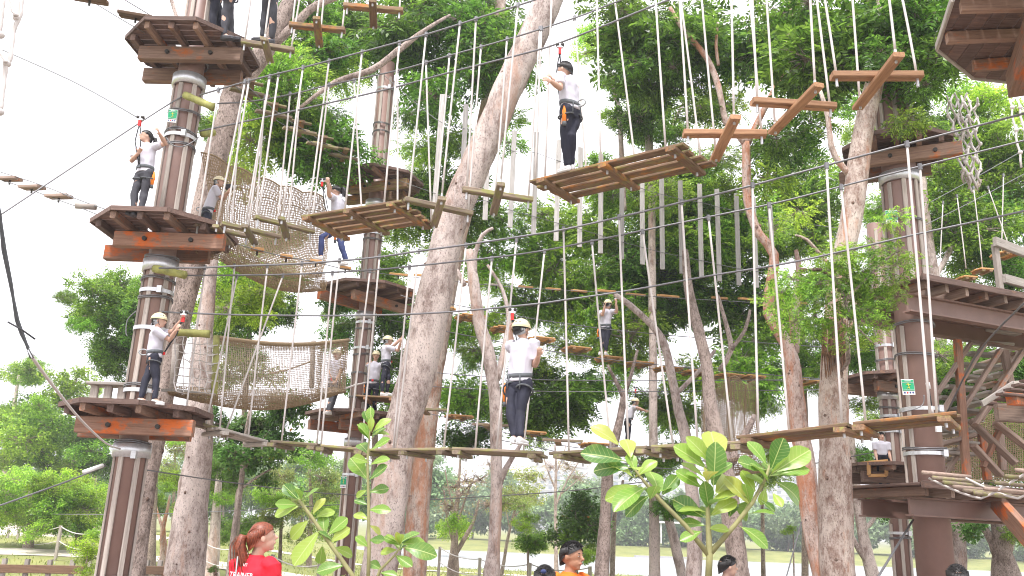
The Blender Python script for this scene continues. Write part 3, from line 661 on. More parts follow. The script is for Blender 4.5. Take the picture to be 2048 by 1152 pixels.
# ---------------------------------------------------------------- rope + boards things
def rope(parent, a, b, r=.0125):
    a = Vector(a); b = Vector(b); n = 5; s = (noise.noise(a * 3) * .01, noise.noise(b * 2) * .01)
    pts = [a.lerp(b, i / n) + Vector((s[0], s[1], 0)) * math.sin(math.pi * i / n) for i in range(n + 1)]
    part_tube(parent, 'rope', M_['rope'], pts, r, 7)
    m = MB(); m.tube([a + Vector((0, 0, .03)), a - Vector((0, 0, .035))], .022, 6); m.obj('clamp', M_['cable'], parent)
def bolts(t, p, z=.05):
    m = MB(); m.tube([p + Vector((0, 0, .02)), p - Vector((0, 0, z))], .014, 6); m.obj('bolt', M_['steel'], t)
GC = 'cross-shaped hanging steps'
def cross(lp, sp, z, Yn, ropes, label, mat='new', w=.11, h=.05, Yf=Y2, group=GC):
    """lp: pixel ends of the long board, sp: near and far pixel ends of the short board, all on level z"""
    a, b = WZ(*lp[0], z), WZ(*lp[1], z); c, d = WZ(*sp[0], z), WZ(*sp[1], z)
    if (c - d).length > 1.3: d = c + (d - c).normalized() * 1.3
    t = thing('hanging_cross_step', label, 'swing step', (a + b) / 2, group)
    for q in (-1, 1):
        off = (b - a).normalized().cross(Vector((0, 0, 1))) * q * w * .27
        plank(t, 'long_board', M_[mat], a + off, b + off, w * .5, h * 1.3)
    plank(t, 'cross_board', M_[mat], c + Vector((0, 0, -h * 1.4)), d + Vector((0, 0, -h * 1.4)), w, h)
    for p in (a.lerp(b, .06), a.lerp(b, .94), c.lerp(d, .07), c.lerp(d, .93)): bolts(t, p, .12)
    for (tx, ty, Yo), p in zip(ropes, (a.lerp(b, .06), a.lerp(b, .94), c.lerp(d, .07), c.lerp(d, .93))):
        if tx is None: top = p + Vector((.0, 0, ty))
        else: top = W(tx, ty, p.y + Yo)
        rope(t, top, p)
    return t
def zc(p, Y): return W(*p, Y).z
cross(((1662, 152), (1845, 152)), ((1797, 95), (1714, 204)), zc((1755, 150), 7.7), 0, [(1645, -30, 0), (1801, -20, 0), (1775, -30, 0), (1703, -30, 0)], 'largest new-pine cross step, nearest the upper right platform')
cross(((1504, 203), (1670, 214)), ((1637, 157), (1544, 254)), zc((1588, 205), 8.1), 0, [(1503, -30, 0), (1630, -30, 0), (1619, -30, 0), (1531, -30, 0)], 'new-pine cross step second from the upper right platform')
cross(((1366, 267), (1533, 268)), ((1471, 221), (1429, 309)), zc((1450, 266), 8.5), 0, [(1357, -30, 0), (1497, -30, 0), (1462, -30, 0), (1401, -30, 0)], 'new-pine cross step right of the long hanging bridge with the teenager')
cross(((925, 379), (1065, 400)), ((1003, 357), (987, 418)), zc((995, 388), 9.8), 0, [(952, 38, -.2), (1080, 57, 0), (1036, 10, -.1), (1014, 78, .1)], 'mossy cross step over the leaning trunk, left of the teenager\'s bridge', 'moss', .1, .045)
cross(((809, 399), (944, 428)), ((885, 386), (868, 443)), zc((878, 412), 10.0), 0, [(852, 69, -.1), (962, 94, .1), (920, 47, -.1), (899, 111, .1)], 'mossy cross step beside the slatted bridge, at left of the leaning trunk', 'moss', .1, .045)
cross(((509, 434), (628, 464)), ((564, 427), (575, 468)), zc((569, 448), 10.6), 0, [(557, 149, -.1), (658, 170, .1), (606, 135, -.1), (600, 186, .1)], 'mossy cross step third from the left pole, just before the slatted bridge', 'moss', .09, .04)
cross(((443, 447), (559, 474)), ((490, 443), (511, 480)), zc((502, 460), 10.7), 0, [(498, 162, -.1), (580, 188, .1), (540, 153, -.1), (530, 195, .1)], 'mossy cross step second from the left pole in front of the net', 'moss', .09, .04)
cross(((389, 448), (500, 474)), ((432, 443), (462, 482)), zc((446, 461), 10.8), 0, [(437, 180, -.1), (538, 154, .1), (490, 163, -.1), (482, 203, .1)], 'mossy cross step first from the left pole by the photographing child', 'moss', .09, .04)
# top row crosses
cross(((483, 84), (588, 101)), ((529, 68), (542, 116)), zc((535, 93), 10.5), 0, [(None, 2.4, 0), (602, -20, 0), (542, -20, 0), (None, 2.4, 0)], 'mossy cross step at the top under the grey-trousered climber', 'moss', .1, .045)
cross(((578, 50), (691, 61)), ((634, 26), (640, 84)), zc((636, 55), 10.3), 0, [(594, -30, 0), (694, -30, 0), (641, -30, 0), (650, -30, 0)], 'orange-brown cross step at the top left of centre', 'slat', .1, .045)
cross(((688, 12), (806, 22)), ((746, -8), (748, 46)), zc((747, 18), 10.1), 0, [(694, -40, 0), (803, -40, 0), (745, -50, 0), (752, -40, 0)], 'orange-brown cross step cut off by the top edge', 'slat', .1, .045)
def pallet(n0, n1, f0, f1, z0, z1, np_, nb, ropes, label, mat='slat', name='hanging_bridge_panel', group='hanging slatted bridge panels', dz=-.05, gap=.17, bat=None, ext=0.0, width=None, bw=.1):
    """near edge n0-n1, far edge f0-f1 (pixels); z0 at the left end, z1 at the right"""
    A, B = WZ(*n0, z0), WZ(*n1, z1); C, D = WZ(*f0, z0), WZ(*f1, z1)
    if width:
        u = (B - A); s = Vector((-u.y, u.x, 0)).normalized() * width; C = A + s; D = B + s
    t = thing(name, label, 'hanging bridge', (A + D) / 2, group)
    W_ = ((C - A).length + (D - B).length) / 2; pw = W_ / np_ * (1 - gap)
    for i in range(np_):
        f = (i + .5 * (1 - gap)) / (np_ - gap); jx = (B - A).normalized() * random.uniform(-.05, .05)
        plank(t, 'plank', M_[mat], A.lerp(C, f) + jx, B.lerp(D, f) + jx, pw, .035, jit=.006)
    for k in range(nb):
        f = .08 + .84 * k / (nb - 1) if nb > 1 else .5
        a = A.lerp(B, f); b = C.lerp(D, f); e = (b - a).normalized() * .04
        plank(t, 'crosspiece', M_[bat or mat], a - e + Vector((0, 0, -.045)), b + e + Vector((0, 0, -.045)), bw, .05)
        bolts(t, a + e * 2 - Vector((0, 0, .05)), .06); bolts(t, b - e * 2 - Vector((0, 0, .05)), .06)
    for (tx, ty), (bx, by), side in ropes:
        q0, q1 = (f0, f1) if side and not width else (n0, n1) if not (side and width) else ((n0[0] + 20, 0), (n1[0] + 20, 0)); f = max(.02, min(.98, (bx - q0[0]) / (q1[0] - q0[0])))
        p = (A.lerp(B, f) if side == 0 else C.lerp(D, f)) + (C - A).normalized() * (.03 if side == 0 else -.03)
        rope(t, W(tx, ty, p.y), p)
    return t
zP = zc((1230, 340), 9.2)
pallet((1062, 361), (1371, 285), (1108, 397), (1405, 322), zP, zP, 4, 3, [((1104, -20), (1090, 350), 0), ((1149, 36), (1140, 340), 1), ((1193, -20), (1208, 322), 0), ((1227, -20), (1246, 309), 1), ((1310, -20), (1333, 290), 0), ((1359, -20), (1372, 320), 1), ((1083, 57), (1066, 318), 0)],
       'long tilted slatted bridge panel with the bareheaded teenager standing on it', 'slat', bat='slat', width=.72, bw=.12, gap=.24)
zP = zc((720, 430), 10.3)
pallet((600, 433), (800, 401), (674, 465), (846, 441), zP, zP, 5, 3, [((658, 122), (614, 430), 0), ((708, 161), (676, 462), 1), ((724, 104), (690, 420), 0), ((799, 86), (767, 405), 0), ((795, 141), (748, 445), 1), ((852, 125), (826, 437), 1)],
       'mossy slatted bridge panel before the girl reaching up with both hands', 'slat', width=.8, bw=.09, gap=.27)
# low boardwalk
pallet((348, 834), (470, 864), (0, 0), (0, 0), 2.97, 2.86, 2, 2, [((410, 535), (370, 834), 0)], 'first low boardwalk panel, a pair of pale boards leaving the lowest left platform', 'moss', 'boardwalk_panel', 'low swinging boardwalk panels', width=.3)
pallet((440, 857), (540, 884), (0, 0), (0, 0), 2.87, 2.78, 3, 2, [((469, 532), (432, 850), 0), ((474, 552), (446, 858), 1), ((535, 531), (498, 872), 0), ((566, 551), (500, 876), 1)], 'second low boardwalk panel, dipping steeply from the left', 'grey', 'boardwalk_panel', 'low swinging boardwalk panels', width=.4)
pallet((538, 882), (632, 889), (0, 0), (0, 0), 2.76, 2.72, 4, 2, [((604, 527), (561, 880), 0), ((665, 546), (623, 886), 1)], 'third low boardwalk panel, left of the middle pole', 'moss', 'boardwalk_panel', 'low swinging boardwalk panels', width=.45)
pallet((634, 890), (724, 898), (0, 0), (0, 0), 2.71, 2.68, 4, 2, [((679, 521), (641, 886), 0), ((740, 541), (701, 891), 1), ((759, 513), (724, 894), 0)], 'fourth low boardwalk panel crossing the middle pole', 'moss', 'boardwalk_panel', 'low swinging boardwalk panels', width=.5)
pallet((722, 900), (898, 897), (0, 0), (0, 0), 2.67, 2.66, 4, 3, [((819, 534), (786, 896), 0), ((838, 502), (790, 897), 0), ((932, 490), (885, 894), 0)], 'low boardwalk panel crossing in front of the leaning trunk', 'moss', 'boardwalk_panel', 'low swinging boardwalk panels', width=.55)
pallet((900, 896), (1078, 905), (0, 0), (0, 0), 2.65, 2.62, 4, 2, [((984, 517), (950, 894), 0), ((1033, 479), (993, 890), 0), ((1089, 502), (1052, 884), 1)], 'low boardwalk panel with the front helmeted child standing on it', 'moss', 'boardwalk_panel', 'low swinging boardwalk panels', width=.6)
pallet((1103, 906), (1300, 893), (0, 0), (0, 0), 2.6, 2.64, 4, 2, [((1127, 458), (1137, 901), 0), ((1184, 484), (1195, 898), 1), ((1238, 434), (1257, 890), 0)], 'low boardwalk panel just right of the front child, above the left cluster of big leaves', 'moss', 'boardwalk_panel', 'low swinging boardwalk panels', width=.62)
pallet((1300, 893), (1488, 884), (0, 0), (0, 0), 2.64, 2.66, 4, 2, [((1285, 463), (1313, 893), 1), ((1363, 404), (1396, 888), 0), ((1417, 435), (1448, 884), 1)], 'low boardwalk panel in front of the hanging net, above the central big leaves', 'moss', 'boardwalk_panel', 'low swinging boardwalk panels', width=.62)
pallet((1478, 874), (1700, 848), (0, 0), (0, 0), 2.71, 2.78, 3, 2, [((1505, 370), (1517, 868), 0), ((1538, 410), (1552, 862), 1), ((1653, 331), (1683, 848), 0)], 'low boardwalk panel crossing the pale and orange trunks at right', 'slat', 'boardwalk_panel', 'low swinging boardwalk panels', width=.62, bw=.11, gap=.12)
pallet((1702, 847), (1905, 826), (0, 0), (0, 0), 2.78, 2.84, 3, 2, [((1682, 374), (1709, 850), 1), ((1814, 288), (1861, 832), 0), ((1840, 333), (1877, 832), 1)], 'last low boardwalk panel in front of the thick right pole', 'slat', 'boardwalk_panel', 'low swinging boardwalk panels', width=.62, bw=.11, gap=.12)
# ---------------------------------------------------------------- small square steps from the left pole to the middle and beyond
def YS(x): return interp(x, [440, 515, 690, 800, 1000, 1500, 1800], [11.4, 12.2, 14.2, 16.8, 18, 18.5, 18.8])
def small_step(px_, py_, Y, sz, label, mat='step', yaw=.3, tilt=.15, ln=1.0, name='small_foot_step', group='small foot steps on twin cables'):
    c = W(px_, py_, Y); t = thing(name, label, 'foot step', c, group)
    Mx = Matrix.Translation(c) @ Euler((tilt, 0, yaw)).to_matrix().to_4x4()
    d = Mx.to_3x3() @ Vector((ln * sz / 2, 0, 0)); s = Mx.to_3x3() @ Vector((0, sz * .26, 0)); u = Mx.to_3x3() @ Vector((0, 0, 1))
    plank(t, 'board', M_[mat], c - d - s, c + d - s, sz * .48, .045, u); plank(t, 'board', M_[mat], c - d + s, c + d + s, sz * .48, .045, u)
    m = MB(); m.tube([c - u * .02, c - u * .09], .015, 6); m.obj('bolt', M_['bolt'], t)
for i, (x, y) in enumerate(((515, 499), (573, 513), (632, 523), (691, 536))):
    small_step(x, y, YS(x), .19, ['first', 'second', 'third', 'fourth'][i] + ' orange foot step before the upper net' + (', under the stretching girl\'s left shoe' if i == 2 else ', under the stretching girl\'s right shoe' if i == 3 else ''))
names = ['just right of the middle pole', 'at left edge of the leaning trunk', 'just right of the leaning trunk', 'above the crooked pale trunk', 'above the front child\'s raised hand', 'right of the front child\'s raised hand', 'left of the small far climber', 'over the small far climber', 'right of the small far climber', 'in dark foliage right of centre', 'between the long ropes right of centre', 'beside the crooked orange trunk', 'left of the thick pale trunk']
for i, (x, y, l) in enumerate(((797, 549, 1.7), (845, 551, 1.6), (937, 564, 1), (993, 570, 1.1), (1051, 574, 1.3), (1106, 578, 1.3), (1158, 582, 1.5), (1213, 582, 1.6), (1271, 589, 1.8), (1336, 592, 2.1), (1440, 596, 1.4), (1493, 598, 1.5), (1600, 606, 1.5))):
    small_step(x, y, YS(x), .21, 'weathered orange foot step ' + names[i], 'step' if i != 3 else 'batten', .2, .25, l)
for off, nm in ((-.1, 'near'), (.1, 'far')):
    cable([W(x, y, YS(x) + off * 1.5) for x, y in ((440, 478), (515, 500), (573, 514), (632, 524), (691, 538), (797, 551), (937, 566), (1051, 576), (1213, 585), (1336, 595), (1600, 610), (1790, 618))], nm + ' of the twin cables under the small orange foot steps', .008)
# steps falling from the top-left platform to the upper middle platform
for i, (x, y) in enumerate(((500, 186), (548, 229), (600, 262), (645, 291), (688, 314))):
    Y = interp(x, [480, 720], [11.8, 17]); c = W(x, y, Y); t = thing('plus_step', ['top', 'second', 'third', 'fourth', 'lowest'][i] + ' mossy plus-shaped step descending toward the small mossy platform', 'swing step', c, 'plus-shaped steps between high platforms')
    d = Vector((.28, .12, 0)); e = Vector((-.1, .3, 0))
    plank(t, 'board', M_['moss'], c - d, c + d, .1, .045); plank(t, 'board', M_['slat'], c - e + Vector((0, 0, .048)), c + e + Vector((0, 0, .048)), .1, .045)
    for s_ in (-1, 1): plank(t, 'board', M_['moss'], c + e * .5 * s_ - d * .6 + Vector((0, 0, .1)), c + e * .5 * s_ + d * .6 + Vector((0, 0, .1)), .08, .03)
for o_ in (-12, 12): cable([W(x + o_, y, Y) for x, y, Y in ((475, 165, 11.5), (548, 229, 13.3), (600, 262, 14.4), (645, 291, 15.4), (720, 335, 17.4))], ('left' if o_ < 0 else 'right') + ' cable under the plus-shaped mossy steps', .008)
# planks at far upper left
for i, (x, y, w) in enumerate(((20, 358, 44), (64, 375, 45), (118, 393, 48))):
    small_step(x, y, 12.5 - i * .35, .2, ['leftmost', 'middle', 'rightmost'][i] + ' grey floating plank between twin cables against the white sky at left', 'stair', -.15, .12, w * 12.0 / 1740 / .2, 'floating_plank', 'grey planks on twin cables at left')
c = W(172, 414, 11.2); m = MB(); m.tube([c - Vector((.135, .02, -.005)), c + Vector((.13, .02, .01))], .04, 12); tag(m.obj('short_log_step', M_['batten'], None, True), 'short grey log hanging on the twin cables left of middle left platform', 'log')
cable([W(x, y, Y) for x, y, Y in ((-30, 335, 12.9), (40, 356, 12.4), (90, 373, 12), (172, 405, 11.3), (255, 433, 10.8))], 'upper of the twin cables holding grey planks at left', .007)
cable([W(x, y, Y) for x, y, Y in ((-30, 350, 12.7), (40, 372, 12.3), (95, 392, 11.9), (172, 420, 11.1), (215, 438, 10.8))], 'lower of the twin cables holding grey planks at left', .007)
small_step(272, 33, 10.4, .22, 'dark plank on twin cables by the top left platform', 'fence', .25, .2, 1.95, 'floating_plank', 'grey planks on twin cables at left')
small_step(180, -2, 9.8, .22, 'dark plank at top edge, left of the top left platform', 'fence', .25, .2, 1.95, 'floating_plank', 'grey planks on twin cables at left')
cable([W(150, -18, 9.8), W(240, 37, 10.2), W(290, 66, 10.5)], 'left cable of the plank pair near the top left platform', .006); cable([W(225, -15, 9.8), W(300, 30, 10.4), W(350, 60, 10.6)], 'right cable of the plank pair near the top left platform', .006)
# ---------------------------------------------------------------- round slatted pallets in the background
def disc(px_, py_, Y, d, label, yaw=.2, tilt=0, group='slatted round pallets on twin cables', ropes=None, r_=None):
    c = W(px_, py_, Y); t = thing('slatted_disc', label, 'hanging step', c, group)
    Mx = Matrix.Translation(c) @ Euler((tilt, 0, yaw)).to_matrix().to_4x4(); n = 5
    for i in range(n):
        v = -d / 2 + (i + .5) * d / n; L = math.sqrt(max(.02, (d / 2) ** 2 - (v * .8) ** 2)) * random.uniform(.95, 1.03)
        plank(t, 'slat', M_['step'], Mx @ Vector((-L, v, 0)), Mx @ Vector((L, v, 0)), d / n * .72, .03)
    for v in (-.25, .22): plank(t, 'crossbar', M_['slat'], Mx @ Vector((v * d, -d * .48, -.035)), Mx @ Vector((v * d, d * .48, -.035)), .07, .04)
    if ropes:
        for tx, ty, bx, by in ropes: rope(t, W(tx, ty, Y), W(bx, by, Y), .011)
def YD(x): return interp(x, [850, 940, 1215, 1500, 1800], [16.5, 17.2, 19, 19.6, 19.6])
wh = ['at left of the leaning trunk foot', 'beside the crooked pale trunk', 'left of the front child\'s helmet', 'right of the front child\'s helmet', 'one step left of the small far climber', 'under the small far climber', 'just right of the small far climber', 'second right of the small far climber', 'third right of the small far climber', 'above the hanging net', 'at the right top corner of the hanging net', 'behind the crooked orange trunk']
for i, (x, y) in enumerate(((890, 618), (941, 636), (1010, 659), (1080, 680), (1152, 699), (1219, 718), (1277, 728), (1336, 738), (1392, 745), (1455, 752), (1500, 755), (1610, 764))):
    disc(x, y, YD(x), .62 if i != 0 else .4, 'orange-brown round slatted pallet ' + wh[i], .3, .0)
for i, (x, y) in enumerate(((917, 834), (1062, 866), (1188, 889))):
    disc(x, y, 18, .6, 'low round slatted pallet ' + ['between the two thick trunks and the crooked one', 'behind the shoe of the front child', 'behind the low boardwalk gap right of front child'][i], .3, 0)
for i, (x, y) in enumerate(((858, 819), (985, 850), (1125, 881))):
    c = W(x, y, 17.6); t = thing('plus_step', 'low mossy plus-shaped step ' + ['just right of the leaning trunk', 'in front of the crooked pale trunk', 'right of the front child\'s shoe'][i], 'swing step', c, 'low plus-shaped steps in the background')
    plank(t, 'board', M_['moss'], c - Vector((.4, 0, 0)), c + Vector((.4, 0, 0)), .1, .05); plank(t, 'board', M_['slat'], c - Vector((.12, .35, .05)), c + Vector((-.05, .35, -.05)), .12, .05)
for o_ in (0, 9): cable([W(x, y + o_, 17.9) for x, y in ((760, 800), (858, 818), (985, 850), (1125, 882), (1240, 895), (1420, 915))], ('upper' if o_ == 0 else 'lower') + ' cable under the low background pallets', .008)
cable([W(x, y, YD(x)) for x, y in ((800, 590), (941, 640), (1080, 684), (1215, 722), (1336, 742), (1500, 758), (1790, 775))], 'cable under the row of orange round pallets', .008)
for i, (x, y, ropes) in enumerate(((1893, 573, [(1886, 405, 1878, 570)]), (1933, 556, [(1914, 392, 1932, 537)]), (1965, 541, [(1947, 375, 1965, 538)]), (2012, 509, [(1976, 375, 2021, 502), (2007, 350, 2003, 503)]))):
    disc(x, y, 16, [.4, .3, .33, .5][i], 'round wooden swing seat ' + ['lowest, next to the guard rail post', 'small, second from left above the guard rail', 'third from left above the guard rail', 'rightmost and largest, on crossed ropes'][i], .1, .05, 'round swing seats at right', ropes)
# ---------------------------------------------------------------- hanging white planks
wp = [(869, 188, 430), (921, 208, 445), (971, 226, 440), (1021, 262, 455), (1068, 264, 470), (1113, 280, 482), (1160, 295, 494), (1202, 308, 507), (1244, 324, 519), (1286, 340, 529), (1326, 352, 539), (1365, 362, 547), (1404, 368, 555), (1440, 378, 563), (1479, 387, 570), (1514, 396, 575), (1550, 404, 580)]
ord_ = 'first second third fourth fifth sixth seventh eighth ninth tenth eleventh twelfth thirteenth fourteenth fifteenth sixteenth seventeenth'.split()
wpm = None
for i, (x, y0, y1) in enumerate(wp):
    Y = interp(x, [869, 1550], [16.6, 18.6]); a = W(x - 1, y1, Y); b = W(x + 1, y0, Y); b.x = a.x + random.uniform(-.02, .02); b.y = a.y
    o = plank(None, 'hanging_plank', M_['white'], a, b, .105, .035, (0, -1, 0)); 
    tag(o, ord_[i] + ' from left of the upright whitewashed planks hanging in a row', 'plank', 'upright whitewashed planks in a row')
for k, (f, nm) in enumerate(((.2, 'upper'), (.82, 'lower'))):
    cable([W(768, 150 + (200 if k else 0), 17.8)] + [W(x, y0 + (y1 - y0) * f, interp(x, [869, 1550], [16.56, 18.56])) for x, y0, y1 in wp] + [W(1780, 470 + k * 130, 17.6)], nm + ' thin cable threading the upright whitewashed planks', .007)
# ---------------------------------------------------------------- nets
def netmesh(m, P, nu, nv, r, wob=.012, skip=0.0):
    """P(u,v) -> point; square net of three-sided cords"""
    g = [[P(i / nu, j / nv) + Vector((noise.noise(Vector((i * .7, j * .9, 1))), noise.noise(Vector((i * .8, j * .7, 5))), noise.noise(Vector((i * .9, j * .8, 9))))) * wob for j in range(nv + 1)] for i in range(nu + 1)]
    for i in range(nu + 1): m.tube(g[i], r, 3, False)
    for j in range(nv + 1): m.tube([g[i][j] for i in range(nu + 1)], r, 3, False)
def lerp4(a, b, c, d, u, v): return (a.lerp(b, u)).lerp(d.lerp(c, u), v)
t = thing('climbing_net', 'large tan cargo net strung behind the stepping crosses from the left pole', 'net', W(520, 500, 12.8))
a, b, c, d = W(402, 305, 11.6), W(648, 395, 14.4), W(640, 556, 14.0), W(392, 505, 11.2)
def Pn(u, v):
    p = lerp4(a, b, c, d, u, v); p.z += .05 * abs(math.sin(u * math.pi * 5)) * (1 - v) - .35 * math.sin(math.pi * u) * .25; p.y += .5 * math.sin(math.pi * v); return p
m = MB(); netmesh(m, Pn, 78, 44, .0078); tag(m.obj('net_mesh', M_['net'], t), kind='stuff')
part_tube(t, 'edge_rope', M_['net'], [Pn(i / 40, 0) for i in range(41)], .014, 5)
part_tube(t, 'edge_rope', M_['net'], [Pn(i / 40, .16) + Vector((0, -.02, 0)) for i in range(41)], .01, 5)
# floor of the upper net tunnel
def Pf(u, v):
    p = lerp4(W(460, 478, 11.2), W(650, 545, 14.2), W(655, 560, 15.0), W(440, 500, 12.6), u, v); p.z -= .25 * math.sin(math.pi * v) + .2 * math.sin(math.pi * u); return p
m = MB(); netmesh(m, Pf, 70, 26, .0055); tag(m.obj('net_floor', M_['net'], t), kind='stuff')
# lower net tunnel
t = thing('net_tunnel', 'lower net tunnel with log frame between the left and middle poles', 'net', W(520, 790, 14.3))
A, B, C, D = W(432, 672, 13.2), W(697, 678, 17.0), W(690, 782, 16.8), W(428, 800, 13.0)
def Pw(u, v):
    p = lerp4(A, B, C, D, u, v); p.z -= .1 * math.sin(math.pi * u) * v + .1 * math.sin(math.pi * u) * (1 - v); return p
m = MB(); netmesh(m, Pw, 84, 30, .0052); tag(m.obj('net_wall', M_['net2'], t), kind='stuff')
def Pw2(u, v):
    p = lerp4(W(350, 672, 11.4), W(430, 672, 13.1), W(426, 798, 12.9), W(350, 782, 11.2), u, v); return p
m = MB(); netmesh(m, Pw2, 5, 7, .008, .05); tag(m.obj('coarse_net', M_['rope'], t), kind='stuff')
def Pb(u, v):
    p = lerp4(W(335, 783, 11.2), W(692, 782, 16.7), W(692, 772, 17.6), W(350, 772, 12.4), u, v); p.z -= (.27 * math.sin(math.pi * v) * (.3 + .7 * math.sin(math.pi * min(1, u * 1.05))) + .08 * math.sin(math.pi * u)); return p
m = MB(); netmesh(m, Pb, 100, 26, .006); tag(m.obj('net_floor', M_['net'], t), kind='stuff')
def band(P0, P1, n, nm):
    m = MB(); netmesh(m, lambda u, v: P0(u).lerp(P1(u), v), n, 4, .006, .008); tag(m.obj(nm, M_['net'], t), kind='stuff')
band(lambda u: Pw(u, 0) + Vector((0, -.02, 0)), lambda u: Pw(u, .12) + Vector((0, -.02, 0)), 84, 'net_border')
band(lambda v: Pw(.94, v) + Vector((0, -.03, 0)), lambda v: Pw(1, v) + Vector((0, -.03, 0)), 30, 'net_border')
band(lambda v: Pw(.73, v) + Vector((0, -.03, 0)), lambda v: Pw(.77, v) + Vector((0, -.03, 0)), 30, 'net_border')
part_tube(t, 'top_rail', M_['net'], [Pw(i / 20, 0.02) for i in range(21)], .035, 8)
part_tube(t, 'frame_log', M_['bamboo'], [W(433, 672, 13.0), W(428, 800, 12.9)], .05, 8)
part_tube(t, 'frame_log', M_['batten'], [W(352, 690, 12.6), W(345, 780, 12.5)], .05, 8)
part_tube(t, 'frame_log', M_['bamboo'], [W(400, 797, 12.5), W(430, 795, 13.4)], .05, 8)
part_tube(t, 'frame_log', M_['batten'], [W(627, 682, 16.0), W(623, 775, 15.9)], .045, 8)
plank(t, 'frame_board', M_['grey'], W(335, 780, 11.4), W(420, 790, 12.4), .2, .04)
for k in range(6): part_tube(t, 'lashing', M_['rope'], [W(425 + 12 * math.cos(a) * .9, 690 + k * 18 + a * .8, 12.9 + .0 * math.sin(a)) for a in np.linspace(0, 5, 8)], .009, 4)
part_tube(t, 'tie_rope', M_['rope'], [W(688, 778, 16.8), W(710, 770, 17.3), W(735, 765, 17.7)], .02, 6)
part_tube(t, 'inner_rope', M_['net'], [W(540, 747, 15.5), W(575, 740, 15.8), W(625, 722, 16.2)], .015, 5)
# hanging net on the right
t = thing('climbing_net', 'hanging tan net panel above the big-leaved plant right of centre', 'net', W(1465, 930, 17))
def Ph(u, v): p = lerp4(W(1412, 752, 16.6), W(1517, 757, 17.2), W(1528, 915, 17.4), W(1418, 930, 16.8), u, v); p.z -= .12 * math.sin(math.pi * u * 2) ** 2 * (1 - v); p.y += .3 * math.sin(math.pi * v) + .15 * math.sin(u * 9); return p
m = MB(); netmesh(m, Ph, 30, 42, .0085); tag(m.obj('net_mesh', M_['net'], t), kind='stuff')
def Ph2(u, v): p = Ph(u * .6, v) + Vector((.05, .5, -.03)); return p
m = MB(); netmesh(m, Ph2, 20, 42, .008); tag(m.obj('net_mesh', M_['net'], t), kind='stuff')
for u in (0, .42, .78, 1): part_tube(t, 'edge_rope', M_['net'], [Ph(u, i / 12) for i in range(13)], .014, 5)
def Ph3(u, v): return lerp4(W(1420, 922, 16.2), W(1510, 912, 16.4), W(1530, 925, 18.2), W(1415, 938, 18), u, v) - Vector((0, 0, .25 * math.sin(math.pi * v)))
m = MB(); netmesh(m, Ph3, 26, 20, .0075); tag(m.obj('net_floor', M_['net'], t), kind='stuff')
t = thing('climbing_net', 'tan net screen behind the wooden staircase braces', 'net', W(1970, 960, 15.2))
m = MB(); netmesh(m, lambda u, v: lerp4(W(1885, 855, 15.2), W(2090, 800, 15.6), W(2090, 960, 15.6), W(1885, 965, 15.2), u, v), 44, 36, .009); tag(m.obj('net_mesh', M_['net'], t), kind='stuff')
# knotted white net hanging at upper right
t = thing('knotted_rope_net', 'bunched white knotted rope net hanging at upper right', 'rope net', W(1930, 200, 12.5), None)
tops = [(1893, 192), (1902, 190), (1914, 186), (1921, 192), (1931, 186), (1937, 190), (1952, 196)]
g = []
for k, (x, y) in enumerate(tops):
    ex = 1945 + (k - 3) * 5; ey = 384 - abs(k - 3) * 6; pts = []
    for i in range(14):
        f = i / 13; xx = x + (ex - x) * f ** 1.2 + 5 * math.sin(i * 1.9 + k * 2.2); pts.append(W(xx, y + (ey - y) * f, 12.5 + .12 * math.sin(k * 3 + i)))
    g.append(pts); part_tube(t, 'rope', M_['rope'], pts, .016, 6)
for k in range(6):
    for i in range(1, 13, 2): part_tube(t, 'rope_link', M_['rope'], [g[k][i], g[k][i].lerp(g[k + 1][min(13, i + 1)], .5) - Vector((0, 0, .05)), g[k + 1][i]], .014, 5)
m = MB()
for k in range(7):
    for i in range(1, 13, 2): m.ell(g[k][i], Matrix.Scale(.033, 3), 7, 5)
tag(m.obj('knots', M_['rope'], t, True), kind='stuff')
t = thing('knotted_rope_net', 'pair of knotted ropes at right edge under the near platform', 'rope net', W(2035, 220, 10), None)
for x0, x1 in ((2020, 2044), (2036, 2062)):
    pts = [W(x0 + (x1 - x0) * i / 9 + 2 * math.sin(i * 2), 200 + 15 * i, 10) for i in range(10)]; part_tube(t, 'rope', M_['rope'], pts, .014, 6)
    for i in (1, 4, 7): m = MB(); m.ell(pts[i], Matrix.Scale(.03, 3), 7, 5); m.obj('knot', M_['rope'], t, True)
# near knotted rope at the top left
t = thing('knotted_rope_ladder', 'thick white knotted ropes hanging close at the upper left corner', 'rope', W(25, 230, 4.2), None)
def fat(pts, r=.0085):
    for s_ in range(3):
        P = []
        for i in range(len(pts) - 1):
            for k in range(6):
                p = pts[i].lerp(pts[i + 1], k / 6); a = (i * 6 + k) * .75 + s_ * 2.09; P.append(p + Vector((math.cos(a), math.sin(a) * .3, 0)) * r * .8)
        part_tube(t, 'rope_strand', M_['rope'], P, r, 6)
fat([W(x, y, 4.2) for x, y in ((44, -20), (40, 30), (27, 60), (20, 120), (12, 128), (4, 190), (0, 225))])
fat([W(x, y, 4.25) for x, y in ((8, -20), (3, 30), (-4, 80))]); fat([W(x, y, 4.15) for x, y in ((18, -20), (26, 20), (34, 34))]); fat([W(x, y, 4.15) for x, y in ((-6, 80), (4, 110), (14, 128))], .007)
for x, y in ((34, 36), (14, 127), (1, 70), (0, 224)): m = MB(); m.ell(W(x, y, 4.2), Matrix.Diagonal((.022, .022, .02)), 10, 7); m.obj('knot', M_['rope'], t, True)
